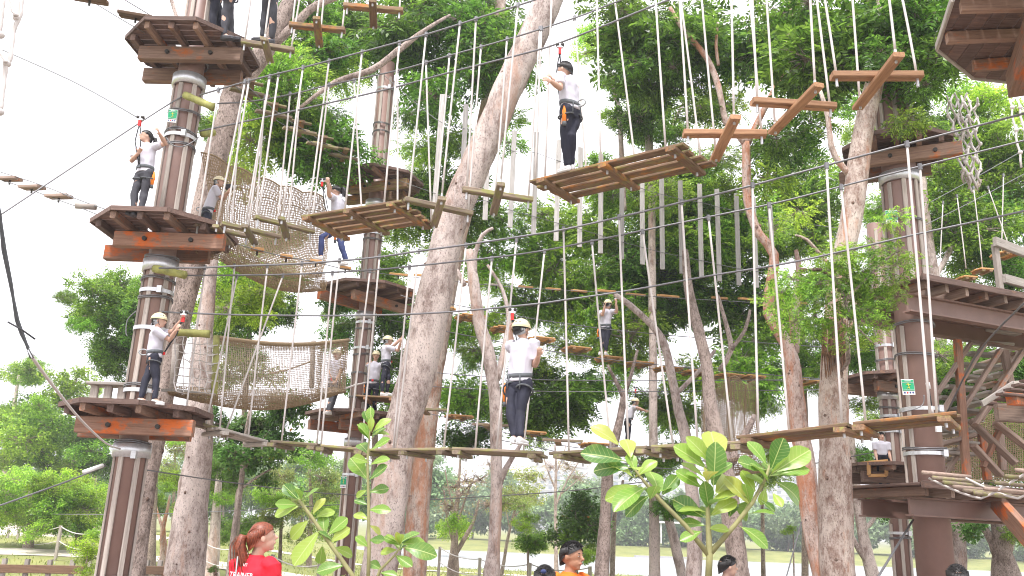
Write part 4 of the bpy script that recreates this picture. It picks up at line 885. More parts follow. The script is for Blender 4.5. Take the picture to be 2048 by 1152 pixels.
# dark strap and guy rope at the left
t = thing('dark_sling', 'twisted dark sling hanging down at left edge, tied to pale guy rope', 'strap', W(68, 715, 5), None)
pts = [W(x, y, 5 + (y - 415) * .002) for x, y in ((-8, 400), (0, 430), (8, 500), (22, 570), (34, 640), (44, 668), (58, 700), (64, 716))]
for s_ in (-1, 1): part_tube(t, 'strap', M_['harn'], [p + Vector((s_ * .007 * math.cos(i * 1.4), 0, 0)) for i, p in enumerate(pts)], .0095, 6)
part_tube(t, 'strap_tail', M_['black'], [W(16, 644, 5.4), W(42, 658, 5.4), W(70, 678, 5.4)], .006, 5); part_tube(t, 'shackle', M_['steel'], [W(56, 700, 5.5), W(64, 716, 5.5), W(68, 712, 5.5), W(59, 696, 5.5)], .005, 5)
cable([W(x, y, Y) for x, y, Y in ((64, 714, 5.6), (105, 770, 6.4), (160, 838, 8), (210, 885, 9.6), (240, 898, 10.7))], 'pale guy rope running from the dark sling down to left pole', .011, 'rope', 'rope', None, 'guy_rope')
m = MB(); a = W(168, 944, 10.2); b = W(205, 931, 10.5); m.tube([a, b], .026, 8); tag(m.obj('cable_tensioner', M_['sw'], None, True), 'white tube tensioner on the guy cable at left pole', 'tensioner')
t = thing('hanging_rope_end', 'black and white rope end dangling beside the green sign on the thick pole', 'rope', W(1860, 800, 8.9), None)
part_tube(t, 'rope', M_['rope'], [W(1855, 765, 8.85), W(1858, 778, 8.85)], .022, 6); part_tube(t, 'black_tape', M_['black'], [W(1857, 780, 8.85), W(1862, 812, 8.85)], .013, 6); part_tube(t, 'rope_tail', M_['rope'], [W(1862, 812, 8.85), W(1865, 828, 8.85)], .018, 6)
# wiring on the poles
for pts, lb in (([W(272, 622, 10.7), W(255, 640, 10.7), W(252, 665, 10.7), W(255, 672, 10.7)], 'loose grey wire tail curling left of the left pole'), ([W(333, 275, 10.6), W(345, 290, 10.6), W(370, 292, 10.6), (W(398, 275, 10.7))], 'drooping wire loop on the upper left pole'), ([W(1848, 790, 11.6), W(1846, 808, 11.6), W(1830, 818, 11.6), W(1802, 824, 11.6)], 'thin looping wire on the thick right pole under its sign')):
    cable(pts, lb, .007)
# fences
def low_fence(x0, x1, Y0, Y1, y0, y1, label, n):
    a = W(x0, y0, Y0); b = W(x1, y1, Y1); t = thing('low_fence', label, 'fence', (a.x, a.y, gz(a.x, a.y)), 'low brown rail fences')
    plank(t, 'rail', M_['fence'], a, b, .05, .17)
    for i in range(n):
        p = a.lerp(b, (i + .4) / n); plank(t, 'post', M_['grey'], Vector((p.x, p.y + .06, gz(p.x, p.y) - .05)), Vector((p.x, p.y + .06, p.z + .2)), .09, .09, (0, 1, 0))
    return t
low_fence(-60, 168, 19.5, 19.5, 1136, 1140, 'low brown rail fence at the bottom left corner', 5)
low_fence(280, 332, 19.5, 19.5, 1140, 1141, 'short brown rail fence between the left pole and pale trunk', 2)
def rope_fence(pts, label, h=.9):
    P = [W(x, y, Y) for x, y, Y in pts]; t = thing('rope_fence', label, 'fence', (P[0].x, P[0].y, gz(P[0].x, P[0].y)), 'thin rope barriers on posts')
    for p in P: plank(t, 'post', M_['batten'], (p.x, p.y, gz(p.x, p.y) - .1), (p.x, p.y, p.z + .03), .09, .09, (0, 1, 0))
    for a, b in zip(P, P[1:]):
        part_tube(t, 'rope', M_['rope'], sag(a, b, .12), .016, 5); part_tube(t, 'rope', M_['rope'], sag(a - Vector((0, 0, .45)), b - Vector((0, 0, .45)), .12), .014, 5)
rope_fence([(18, 1058, 38), (38, 1060, 37), (122, 1053, 30), (190, 1066, 27), (250, 1085, 24)], 'rope and post barrier by the sand mound at left')
rope_fence([(408, 1085, 27), (478, 1095, 25), (546, 1112, 23), (640, 1130, 20)], 'rope and post barrier behind the red-shirted trainer')
rope_fence([(880, 1095, 30), (960, 1118, 26), (1060, 1128, 24), (1180, 1135, 24)], 'rope barrier in front of the crooked pale trunk')
# ---------------------------------------------------------------- people
tmp_sc = bpy.data.scenes.new('build')
def remesh(mb, name, mat, vox, it=3, wr=0.0, wf=9, org=None):
    me = bpy.data.meshes.new('raw'); me.from_pydata(mb.v, [], mb.f)
    o = bpy.data.objects.new('raw', me); tmp_sc.collection.objects.link(o)
    bm = bmesh.new(); bm.from_mesh(me); bmesh.ops.recalc_face_normals(bm, faces=bm.faces); bm.to_mesh(me); bm.free()
    r = o.modifiers.new('r', 'REMESH'); r.mode = 'VOXEL'; r.voxel_size = vox; r.use_smooth_shade = True
    s = o.modifiers.new('s', 'SMOOTH'); s.factor = .5; s.iterations = it
    vl = tmp_sc.view_layers[0]; vl.update(); dg = vl.depsgraph
    out = bpy.data.meshes.new_from_object(o.evaluated_get(dg), depsgraph=dg); bpy.data.objects.remove(o)
    out.name = name; n = len(out.vertices); co = np.empty(n * 3, 'f'); out.vertices.foreach_get('co', co); co = co.reshape(-1, 3)
    if wr:
        nn = np.empty(n * 3, 'f'); out.vertices.foreach_get('normal', nn); nn = nn.reshape(-1, 3)
        d = np.array([noise.noise(Vector((c[0] * wf, c[1] * wf, c[2] * wf * .8))) for c in co]); d = np.sign(d) * np.abs(d) ** .7
        co = co + nn * (d * wr)[:, None]
    if org is not None: co = co - np.array(org, 'f')
    out.vertices.foreach_set('co', co.ravel()); out.polygons.foreach_set('use_smooth', [True] * len(out.polygons))
    out.materials.clear(); out.materials.append(mat); return out
def limb(m, pts, rs, flat=1.0, side=None):
    """rounded tapered limb through pts"""
    pts = [Vector(p) for p in pts]; P = []; RR = []
    t0 = (pts[1] - pts[0]).normalized(); t1 = (pts[-1] - pts[-2]).normalized()
    P += [pts[0] - t0 * rs[0] * .85, pts[0] - t0 * rs[0] * .5]; RR += [rs[0] * .4, rs[0] * .85]
    P += pts; RR += list(rs)
    P += [pts[-1] + t1 * rs[-1] * .5, pts[-1] + t1 * rs[-1] * .85]; RR += [rs[-1] * .85, rs[-1] * .4]
    m.tube(P, RR, 12)
def reach(S, px_, L, s=-1):
    d = ray(px_[0], px_[1]).normalized(); oc = CAM - S; b = oc.dot(d); c = oc.dot(oc) - L * L; disc_ = b * b - c
    if len(px_) > 2: s = px_[2]
    q = CAM + d * ((-b + s * math.sqrt(disc_)) if disc_ > 0 else -b)
    return S + (q - S).normalized() * L
def mball(parent, name, mat, c, rad, Mr=None, nu=8, nv=6):
    m = MB(); A = Matrix.Diagonal(Vector(rad)) if not isinstance(rad, float) else Matrix.Scale(rad, 3)
    if Mr is not None: A = Mr @ A
    m.ell(c, A, nu, nv); return m.obj(name, mat, parent, True)
def hand(m, wr, d, n, s, thumb=1, curl=.5):
    d = d.normalized(); n = (n - d * n.dot(d)).normalized(); l = d.cross(n)
    m.loft([(wr, l * .024 * s, n * .018 * s), (wr + d * .035 * s, l * .036 * s, n * .015 * s), (wr + d * .075 * s, l * .04 * s, n * .013 * s), (wr + d * .085 * s, l * .034 * s, n * .009 * s)], 10)
    for k, (o, ln) in enumerate(((-.03, .058), (-.0105, .068), (.0095, .072), (.029, .062))):
        p = wr + d * .076 * s + l * o * s; p1 = p + (d * math.cos(curl * .6) + n * math.sin(curl * .6) + l * o * 2.5).normalized() * ln * .45 * s
        p2 = p1 + (d * math.cos(curl * 1.5) + n * math.sin(curl * 1.5) + l * o * 1.2).normalized() * ln * .32 * s
        p3 = p2 + (d * math.cos(curl * 2.4) + n * math.sin(curl * 2.4)).normalized() * ln * .28 * s
        m.tube([wr + d * .05 * s + l * o * s, p, p1, p2, p3], [.009 * s, .0098 * s, .0092 * s, .0086 * s, .007 * s], 7)
    tb = wr + d * .025 * s - l * thumb * .03 * s; t1 = tb + (d * .6 - l * thumb * .75 + n * .3).normalized() * .04 * s; t2 = t1 + (d * .85 - l * thumb * .2 + n * .45).normalized() * .032 * s
    m.tube([wr + d * .02 * s, tb, t1, t2], [.015 * s, .0135 * s, .0115 * s, .0085 * s], 7)
def person(label, Y, top, sole, head, neck, pel, aL, aR, lL, lR, yaw, look=None, H=None, shirt='shirt', trou='navy', skin='skin', hair='hair', cap='helmet', tail=0, shoe='shoe', harness=True, vox=.011,
           group='climbers on the ropes course', face=False, glasses=False, clip='redp', pitch=0.0, orange=True, lany=None, dz=0, long_sleeve=False, loopback=False):
    z1 = W(*top, Y).z; z0 = W(*sole, Y).z
    if H is None: H = z1 - z0
    s = H / 1.7; f = Vector((math.sin(R(yaw)), math.cos(R(yaw)), 0)); r = Vector((math.cos(R(yaw)), -math.sin(R(yaw)), 0)); up = Vector((0, 0, 1))
    hd = W(*head, Y); nk = W(*neck, Y); pl = W(*pel, Y)
    t = thing('person', label, 'person', (pl.x, pl.y, z0), group)
    tor = (nk - pl); tu = tor.normalized(); hipw = .062 * H; shw = .112 * H
    sh = [nk - tu * .035 * H - r * shw, nk - tu * .035 * H + r * shw]
    hp = [pl - r * hipw - tu * .02 * H, pl + r * hipw - tu * .02 * H]
    arms = []
    for S_, a in zip(sh, (aL, aR)):
        if a is None: e = S_ + (-up * .95 + f * .1) * .17 * H; w_ = e + (-up * .7 + f * .5).normalized() * .15 * H
        else: e = reach(S_, a[0], .172 * H); w_ = reach(e, a[1], .15 * H)
        arms.append((S_, e, w_))
    legs = []
    for S_, a in zip(hp, (lL, lR)):
        if a is None: k = S_ - up * .24 * H + f * .01; an = k - up * .235 * H - f * .01
        else:
            k = reach(S_, a[0], .238 * H); an = reach(k, a[1], .235 * H)
        legs.append((S_, k, an))
    L_ = Euler((R(pitch), 0, 0)).to_matrix(); ly = R(yaw if look is None else look)
    HM = Matrix.Rotation(-ly, 3, 'Z') @ L_                   # head frame: x right, y forward, z up
    hx, hy, hz = HM.col[0].copy(), HM.col[1].copy(), HM.col[2].copy(); hh = H / 7.1
    # one continuous body
    m = MB()
    m.loft([(pl - tu * .075 * H, r * .055 * H, f * .05 * H), (pl - tu * .02 * H, r * .093 * H, f * .066 * H), (pl + tu * .05 * H, r * .082 * H, f * .057 * H), (pl.lerp(nk, .5), r * .08 * H, f * .056 * H),
            (pl.lerp(nk, .75), r * .098 * H, f * .064 * H), (nk - tu * .04 * H, r * .1 * H, f * .052 * H), (nk, r * .045 * H, f * .036 * H)], 16)
    m.tube([nk - tu * .03 * H, nk + (hd - nk) * .2, hd - hz * hh * .2], [.034 * H, .03 * H, .03 * H], 12)
    A = lambda x, y, z: HM @ Matrix.Diagonal(Vector((x * hh, y * hh, z * hh)))
    m.ell(hd + hz * hh * .08, A(.37, .46, .42), 16, 12); m.ell(hd - hz * hh * .2 + hy * hh * .1, A(.28, .33, .3), 14, 10); m.ell(hd - hz * hh * .4 + hy * hh * .28, A(.13, .11, .09), 10, 8)
    m.tube([hd + hy * hh * .43 + hz * hh * .05, hd + hy * hh * .53 - hz * hh * .1, hd + hy * hh * .44 - hz * hh * .14], [.035 * hh, .075 * hh, .05 * hh], 8)
    for q in (-1, 1): m.ell(hd + hx * q * hh * .37 - hz * hh * .02, A(.045, .09, .14), 8, 6)
    m.ell(hd + hy * hh * .4 - hz * hh * .25, A(.12, .07, .05), 8, 6)
    for i, (a, b, c) in enumerate(arms):
        limb(m, [a, a.lerp(b, .5), b, b.lerp(c, .4), c], [.034 * H, .029 * H, .025 * H, .026 * H, .0165 * H])
        d = (c - b).normalized(); d2 = (d + (up * .35 if d.z > 0 else f * .2)).normalized(); hand(m, c, d2, (f * .6 + (r if i == 0 else -r) * .8), s * .98, -1 if i == 0 else 1, .55)
    for a, k, an in legs:
        limb(m, [a, a.lerp(k, .5), k, k.lerp(an, .35), an], [.052 * H, .045 * H, .032 * H, .033 * H, .021 * H])
        m.tube([an, an - up * .025 * H + f * .04 * H, an - up * .032 * H + f * .085 * H], [.02 * H, .02 * H, .014 * H], 8)
    o = bpy.data.objects.new('body', remesh(m, 'body', M_[skin], vox * .8, 2, org=tuple(wm(t).translation))); place(o, t, wm(t)); body = o
    # shirt
    m = MB()
    m.loft([(pl - tu * .005 * H, r * .102 * H, f * .08 * H), (pl + tu * .06 * H, r * .098 * H, f * .074 * H), (pl.lerp(nk, .5), r * .1 * H, f * .075 * H), (pl.lerp(nk, .78), r * .113 * H, f * .076 * H), (nk - tu * .035 * H, r * .118 * H, f * .062 * H), (nk + tu * .0 * H, r * .06 * H, f * .048 * H)], 18)
    for a, b, c in arms:
        e = a.lerp(b, .72 if not long_sleeve else 1.0); m.tube([a.lerp(nk, .35) - tu * .01, a, a.lerp(e, .6), e], [.045 * H, .046 * H, .044 * H, .045 * H], 12)
        if long_sleeve: m.tube([b, c], [.036 * H, .026 * H], 10)
    m.tube([nk - tu * .01 * H, nk + (hd - nk) * .16], [.045 * H, .04 * H], 12)
    o = bpy.data.objects.new('shirt', remesh(m, 'shirt', M_[shirt], vox, 2, .012 * s, 12, tuple(wm(t).translation))); place(o, t, wm(t))
    # trousers
    m = MB()
    m.loft([(pl - tu * .08 * H, r * .075 * H, f * .06 * H), (pl - tu * .03 * H, r * .1 * H, f * .076 * H), (pl + tu * .035 * H, r * .088 * H, f * .066 * H)], 16)
    for a, k, an in legs:
        limb(m, [a + up * .01, a.lerp(k, .5), k, k.lerp(an, .5), k.lerp(an, .93)], [.058 * H, .049 * H, .039 * H, .035 * H, .028 * H])
    o = bpy.data.objects.new('trousers', remesh(m, 'trousers', M_[trou], vox, 2, .013 * s, 10, tuple(wm(t).translation))); place(o, t, wm(t))
    for a, k, an in legs:
        m = MB(); b = an - up * .02 * H
        sec = [(-.028, .012, .0), (-.024, .022, .028), (.0, .024, .034), (.03, .025, .022), (.06, .027, .016), (.085, .024, .012), (.1, .01, .006)]
        m.loft([(b + f * y * H - up * .018 * H + up * zt * .5 * H, r * w * H, up * (zt * .5 + .01) * H) for y, w, zt in sec], 10)
        sh_ = m.obj('shoe', M_[shoe], t, True); m = MB()
        m.loft([(b + f * y * H - up * .026 * H, r * w * 1.08 * H, up * .008 * H) for y, w, zt in sec], 10); m.obj('sole', M_[shoe], sh_, True)
    # hair, face
    m = MB()
    def shell(k, zmin, front=0.0, back=0.0, drop=.0):
        vs = []; nu, nv = 20, 8
        for i in range(nv + 1):
            th = (math.pi * .5 + zmin) * i / nv
            for j in range(nu):
                ph = 2 * math.pi * j / nu; th = (math.pi * .5 + zmin) * i / nv * (1 - front * max(0, math.sin(ph)) ** 1.5); y = math.sin(th) * math.sin(ph); low = drop * max(0, -y) * (i / nv) ** 2
                vs.append(hd + hz * hh * .1 + HM @ Vector((math.sin(th) * math.cos(ph) * .37 * hh * k, (y * .46 * k - back) * hh, (math.cos(th) * .42 * k - low) * hh)))
        return vs, nu, nv
    vs, nu, nv = shell(1.09, .12, .34, drop=.42)
    m.add(vs, [(i * nu + j, (i + 1) * nu + j, (i + 1) * nu + (j + 1) % nu, i * nu + (j + 1) % nu) for i in range(nv) for j in range(nu)])
    for j in range(26):
        a = math.pi * (.93 + 1.14 * j / 26); bk = max(0, -math.sin(a))
        q = hd + hz * hh * (.16 - .1 * bk) + HM @ Vector((math.cos(a) * .385 * hh, math.sin(a) * .475 * hh, 0)); m.tube([q + hz * hh * .18 - hy * math.sin(a) * .06 * hh, q, q - hz * hh * (.05 + .26 * bk + random.uniform(0, .06))], [.05 * hh, .06 * hh, .02 * hh], 5)
    if cap != 'helmet' and not tail:
        for j in range(420):
            a = random.uniform(0, 6.28); b_ = random.uniform(.0, 1.4) * (1 - .3 * max(0, math.sin(a))); q = hd + hz * hh * .12 + HM @ Vector((math.cos(a) * math.sin(b_) * .39 * hh, math.sin(a) * math.sin(b_) * .48 * hh, math.cos(b_) * .44 * hh)); n_ = (q - hd).normalized()
            m.tube([q, q + (n_ * .35 + hy * .5 + hx * random.uniform(-.4, .4)).normalized() * .1 * hh], [.018 * hh, .004 * hh], 3)
    if tail:
        for j in range(200):
            a = -.5 + (math.pi + 1.0) * j / 199; P = []
            for k in range(7):
                u = k / 6; a2 = a * (1 - u) + (-math.pi / 2 if a < math.pi / 2 else 1.5 * math.pi) * u * 1.0; lat = .42 * (1 - u) * (1 if k else .9) + .25 * math.sin(math.pi * u) * math.cos(a) ** 2
                x = math.cos(a) * .39 * (1 - u ** 1.6); y = (.44 * math.sin(a)) * (1 - u) - .5 * u; z = .08 + math.sqrt(max(0, 1 - (x / .42) ** 2 - (y / .53) ** 2)) * .42 * (.25 + .75 * math.sin(math.pi * min(1, u * .8 + .1)) if math.sin(a) > .2 else .6)
                P.append(hd + HM @ Vector((x * hh, y * hh, (z + .06 * random.random() * .3) * hh)))
            m.tube(P, [.006 * hh] + [.012 * hh] * 5 + [.01 * hh], 4)
    hr = m.obj('hair', M_[hair], t, True)
    if tail:
        m = MB(); b0 = hd - hy * hh * .46 + hz * hh * .12
        P = [b0, b0 - hy * hh * .16 + hz * .04 * hh, b0 - hy * hh * .3 - hz * hh * .25, b0 - hy * hh * .26 - hz * hh * .7, b0 - hy * hh * .2 - hz * hh * (.6 + tail)]
        m.tube(P, [.08 * hh, .15 * hh, .2 * hh, .17 * hh, .03 * hh], 10)
        for j in range(70):
            o_ = Vector((random.gauss(0, 1), random.gauss(0, 1), random.gauss(0, .6))) * .075 * hh; m.tube([p + o_ * (.4 + i * .42) for i, p in enumerate(P)], [.012 * hh, .02 * hh, .018 * hh, .014 * hh, .004 * hh], 4)
        m.obj('ponytail', M_[hair], t, True)
    for q in (-1, 1):
        mball(t, 'eye', M_['sw'], hd + hy * hh * .415 + hx * q * hh * .15 + hz * hh * .02, (.038 * hh, .02 * hh, .015 * hh), HM)
        mball(t, 'iris', M_['hair'], hd + hy * hh * .437 + hx * q * hh * .15 + hz * hh * .02, (.023 * hh, .01 * hh, .023 * hh), HM)
        m = MB(); e = hd + hy * hh * .43 + hx * q * hh * .15 + hz * hh * .12; m.tube([e - hx * .07 * hh, e + hz * .015 * hh + hy * .01 * hh, e + hx * .07 * hh], .014 * hh, 5); m.obj('eyebrow', M_['hair'], t, True)
    mball(t, 'mouth', M_['lip'], hd + hy * hh * .44 - hz * hh * .255, (.085 * hh, .03 * hh, .025 * hh), HM)
    if glasses:
        for q in (-1, 1): m = MB(); c0 = hd + hy * hh * .47 + hx * q * hh * .15 + hz * hh * .01; m.tube([c0 + (hx * math.cos(a) * .09 + hz * math.sin(a) * .07) * hh for a in np.linspace(0, 6.28, 9)], .01 * hh, 4); m.obj('glasses_rim', M_['steel'], t)
    if cap == 'helmet':
        vs, nu, nv = shell(1.3, -.02, back=.02); m = MB(); vi = shell(1.2, -.02, back=.02)[0]
        q4 = lambda o_: [(o_ + i * nu + j, o_ + (i + 1) * nu + j, o_ + (i + 1) * nu + (j + 1) % nu, o_ + i * nu + (j + 1) % nu) for i in range(nv) for j in range(nu)]
        n0 = len(vs); m.add(vs + vi, q4(0) + q4(n0) + [(nv * nu + j, n0 + nv * nu + j, n0 + nv * nu + (j + 1) % nu, nv * nu + (j + 1) % nu) for j in range(nu)])
        m.tube([vs[nv * nu + j % nu] + (hy * .02 * hh if math.sin(2 * math.pi * j / nu) > 0 else Vector()) for j in range(nu + 1)], .022 * hh, 6, False)
        he = m.obj('helmet', M_['helmet'], t, True)
        for a in (.35, .75, 1.15, 1.57, 2.0, 2.4, 2.8, 3.9, 4.4, 4.9, 5.4):
            th = 1.05; q = hd + hz * hh * .1 + HM @ Vector((math.sin(th) * math.cos(a) * .485 * hh, math.sin(th) * math.sin(a) * .6 * hh - .02 * hh, math.cos(th) * .55 * hh)); nrm_ = (q - hd - hz * hh * .1).normalized()
            v1 = nrm_.orthogonal().normalized(); v2 = nrm_.cross(v1); mm = MB(); mm.ell(q, Matrix((v1 * .045 * hh, v2 * .045 * hh, nrm_ * .012 * hh)).transposed(), 7, 5); mm.obj('vent', M_['hair'], he, True)
        for q in (-1, 1): part_tube(t, 'chin_strap', M_['black'], [hd + hx * q * .42 * hh + hz * .08 * hh, hd + hx * q * .36 * hh - hz * .25 * hh + hy * .08 * hh, hd - hz * .5 * hh + hy * .2 * hh], .02 * hh, 5)
        mball(t, 'hairnet', M_['harnl'], hd - hz * hh * .02 - hy * hh * .13, (.4 * hh, .36 * hh, .32 * hh), HM, 12, 8)
    if harness:
        def ringb(c, ru, rf, wd, tilt=0, nm='waist_belt', mt='harn', th=.004):
            n = 24; vs = []
            for zz in (-wd / 2, wd / 2):
                for k in (1.0, 1.05):
                    for i in range(n):
                        a = 2 * math.pi * i / n; vs.append(c + r * math.cos(a) * ru * k + f * math.sin(a) * rf * k + tu * (zz + tilt * math.sin(a)))
            m = MB(); fs = []
            for i in range(n):
                j = (i + 1) % n; fs += [(i, j, n + j, n + i), (2 * n + i, 3 * n + i, 3 * n + j, 2 * n + j), (n + i, n + j, 3 * n + j, 3 * n + i), (i, 2 * n + i, 2 * n + j, j)]
            m.add(vs, fs); return m.obj(nm, M_[mt], t, True)
        ringb(pl + tu * .045 * H, .1 * H, .078 * H, .035 * H, .008 * H)
        for a, k, an in legs:
            c = a.lerp(k, .22); dd = (k - a).normalized(); u_ = (r - dd * r.dot(dd)).normalized(); w_ = dd.cross(u_)
            P = [c + (u_ * math.cos(x) + w_ * math.sin(x)) * .066 * H + up * .02 * H * math.sin(x * 1 + .5) for x in np.linspace(0, 2 * math.pi, 15)]; m = MB(); m.tube(P, .011 * s * 1.1, 6, False); m.obj('leg_loop', M_['harn'], t, True)
            part_tube(t, 'riser_strap', M_['harn'], [pl + tu * .05 * H - f * .07 * H + (c - a) * 0 + (r * .05 * H if (a - pl).dot(r) > 0 else -r * .05 * H), c - f * .066 * H], .011 * s, 5)
        b = pl + tu * .045 * H + f * .085 * H; m = MB(); m.box(b, (.05 * s, .03 * s, .05 * s)); m.obj('buckle', M_[clip], t)
        if loopback:
            c = pl + tu * .04 * H - f * .11 * H; m = MB(); m.tube([c + (-f * math.cos(x) * .045 + tu * math.sin(x) * .03) * H + r * .01 for x in np.linspace(0, 6.28, 12)], .012 * s, 6, False); m.obj('gear_loop', M_['harnl'], t, True)
        if orange is not None:
            sd = r * (.1 * H) * orange; c = pl + sd * 1.12 - f * .015 * H; m = MB()
            m.tube([c, c + sd * .1 - up * .06 * H, c + sd * .03 - up * .15 * H], [.02 * s, .03 * s, .028 * s], 6); m.obj('orange_strap', M_['or'], t, True)
            m = MB(); e = c + sd * .03 - up * .15 * H; m.tube([e, e - up * .035 * H], .03 * s, 6); m.obj('strap_end', M_['harn'], t, True)
    if lany:
        tp = W(lany[0], lany[1], Y + (lany[2] if len(lany) > 2 else 0)); a0 = pl + tu * .05 * H + f * .09 * H
        tr = thing('safety_trolley', 'red and grey cable trolley above ' + lany[3], 'trolley', tp, 'cable trolleys of the climbers')
        m = MB(); m.box(tp, (.075, .03, .05)); m.box(tp + Vector((.0, 0, .02)), (.1, .02, .03)); m.obj('trolley_body', M_['steel'], tr)
        for q in (-1, 1): m = MB(); m.tube([tp + Vector((q * .03, -.02, .015)), tp + Vector((q * .03, .02, .015))], .02, 10); m.obj('wheel', M_['bolt'], tr, True)
        m = MB(); m.box(tp - Vector((0, 0, .07)), (.035, .03, .08)); m.obj('red_swivel', M_['redp'], tr)
        for q in (-1, 1):
            mid = tp.lerp(a0, .5) + r * q * .05 + f * .03; part_tube(tr, 'lanyard', M_['black'], [tp - Vector((0, 0, .1)), tp.lerp(mid, .5), mid, mid.lerp(a0, .5), a0], .008 * max(1, s), 5)
    return t, dict(H=H, hd=hd, nk=nk, pl=pl, f=f, r=r, tu=tu, s=s, sh=sh)
# climbers: pixel joints read off the photograph, (elbow, wrist) and (knee, ankle); left / right are the person's own
person('helmeted child reaching for the cable on the lowest left platform', 10.5, (313, 622), (300, 812), (318, 642), (314, 659), (309, 714), ((347, 662), (361, 642)), ((341, 681), (352, 661)), ((292, 758), (281, 797)), ((312, 760), (309, 799)), 75, 80, lany=(368, 627, 0, 'the child on the lowest left platform'), face=True, orange=None, loopback=True, vox=.009)
person('ponytailed girl with glasses leaning back on the middle left platform', 10.4, (296, 259), (277, 431), (293, 274), (295, 290), (290, 346), ((331, 287), (319, 268, -1)), ((263, 322), (277, 306)), ((288, 388), (279, 426)), ((269, 388), (268, 425)), 205, 235, cap=None, tail=.35, trou='greyt', shoe='shoed', glasses=True, lany=(281, 237, .1, 'the ponytailed girl'), orange=-1, clip='harn', pitch=12, vox=.009)
person('helmeted child holding a camera before the net, half hidden by the left platform', 11.7, (434, 345), (413, 478), (438, 364), (432, 376), (414, 426), ((446, 400), (457, 385)), ((443, 398), (455, 384)), ((412, 448), (412, 470)), ((418, 448), (418, 470)), 75, 90, lany=None, orange=None, loopback=True, vox=.01)
c = W(459, 374, 11.6); t = thing('camera', 'small black camera held up by the child before the net', 'camera', c); plank(t, 'camera_body', M_['black'], c - Vector((.05, 0, 0)), c + Vector((.05, 0, 0)), .07, .07); m = MB(); m.tube([c + Vector((.02, 0, 0)), c + Vector((.09, 0, 0))], .03, 12); m.obj('lens', M_['steel'], t, True)
person('checked-shirted person wearing helmet inside the lower net tunnel exit', 17.3, (674, 695), (657, 827), (674, 710), (673, 722), (668, 767), ((681, 745), (672, 762)), ((661, 746), (667, 762)), ((668, 798), (660, 822)), ((662, 798), (655, 822)), 200, 190, shirt='check', trou='greyt', orange=None, vox=.012)
person('smiling helmeted child peeking from behind the middle pole', 17.7, (751, 699), (746, 822), (752, 712), (750, 725), (745, 768), ((747, 746), (743, 727)), ((755, 745), (752, 760)), None, None, 175, 170, orange=1, vox=.012)
person('helmeted child on the small ledge right of the middle pole, arms up to the right', 17.4, (775, 668), (768, 794), (776, 682), (772, 693), (772, 728), ((790, 690), (804, 675)), ((799, 702), (801, 685)), ((777, 754), (774, 786)), ((766, 757), (764, 785)), 70, 75, orange=None, vox=.012)
person('ponytailed girl stretching between two foot steps, both hands up to the cable', 14.0, (676, 371), (665, 528), (673, 383), (676, 396), (676, 461), ((658, 391), (656, 367)), ((660, 387), (659, 368)), ((644, 475), (642, 512)), ((682, 488), (692, 522)), -70, -80, H=1.38, cap=None, tail=.3, trou='navy2', pitch=-15, lany=(645, 361, 0, 'the stretching girl'), orange=-.6, vox=.01)
person('bareheaded teenager seen from behind standing on the long tilted bridge panel', 9.25, (1130, 124), (1138, 341), (1130, 141), (1134, 157), (1141, 221), ((1120, 176), (1101, 162)), ((1125, 178), (1106, 160)), ((1130, 275), (1135, 331)), ((1143, 272), (1143, 330)), -50, -60, cap=None, lany=(1120, 92, 0, 'the bareheaded teenager'), orange=-.9, loopback=True, vox=.009)
person('front helmeted child from behind gripping two ropes on the low boardwalk', 9.75, (1044, 638), (1033, 896), (1043, 660), (1046, 681), (1038, 764), ((1025, 699, 1), (1021, 664)), ((1070, 740, -1), (1077, 712)), ((1021, 818), (1028, 873)), ((1040, 826), (1040, 874)), 35, 45, lany=(1025, 622, .1, 'the front child on the low boardwalk'), orange=-1, vox=.008)
person('small far climber with helmet and raised arms on a round pallet', 19.2, (1216, 597), (1207, 712), (1216, 609), (1213, 620), (1210, 656), ((1205, 630), (1213, 600)), ((1234, 624), (1232, 606)), ((1209, 680), (1200, 704)), ((1214, 680), (1211, 704)), 30, 40, lany=(1232, 596, 0, 'the small far climber'), orange=-1, vox=.013)
person('distant helmeted climber stretching arms to the right behind the big leaves', 20.5, (1270, 792), (1256, 888), (1271, 804), (1266, 814), (1256, 842), ((1276, 818), (1292, 822)), ((1275, 815), (1293, 822)), None, None, 80, 90, lany=(1271, 776, 0, 'the distant climber'), orange=None, vox=.014)
person('person in white shirt standing by the slim right pole on the low platform', 16.75, (1762, 862), (1766, 956), (1762, 874), (1762, 883), (1764, 910), None, None, None, None, 190, 180, cap=None, orange=None, harness=False, vox=.013, H=1.12)
person('person in navy trousers on the top left platform, cut off by the frame', 10.75, (436, -150), (432, 74), (436, -130), (435, -110), (430, -30), None, None, ((427, 22), (424, 66)), ((438, 24), (440, 68)), 120, shoe='shoed', cap=None, trou='navy', orange=None, vox=.012, H=1.5)
person('person in grey trousers on the top left platform, beside the navy one', 10.4, (466, -150), (464, 78), (466, -130), (465, -110), (459, -28), None, None, ((451, 25), (449, 70)), ((460, 26), (462, 72)), 100, shoe='shoed', cap=None, trou='greyt', orange=None, vox=.012, H=1.5)
person('climber in dark grey trousers standing on the mossy top cross step', 10.4, (545, -145), (535, 83), (545, -125), (545, -105), (541, -25), None, None, ((530, 26), (526, 74)), ((546, 28), (544, 78)), -95, shoe='shoed', cap=None, trou='greyt', orange=None, vox=.012, H=1.5)
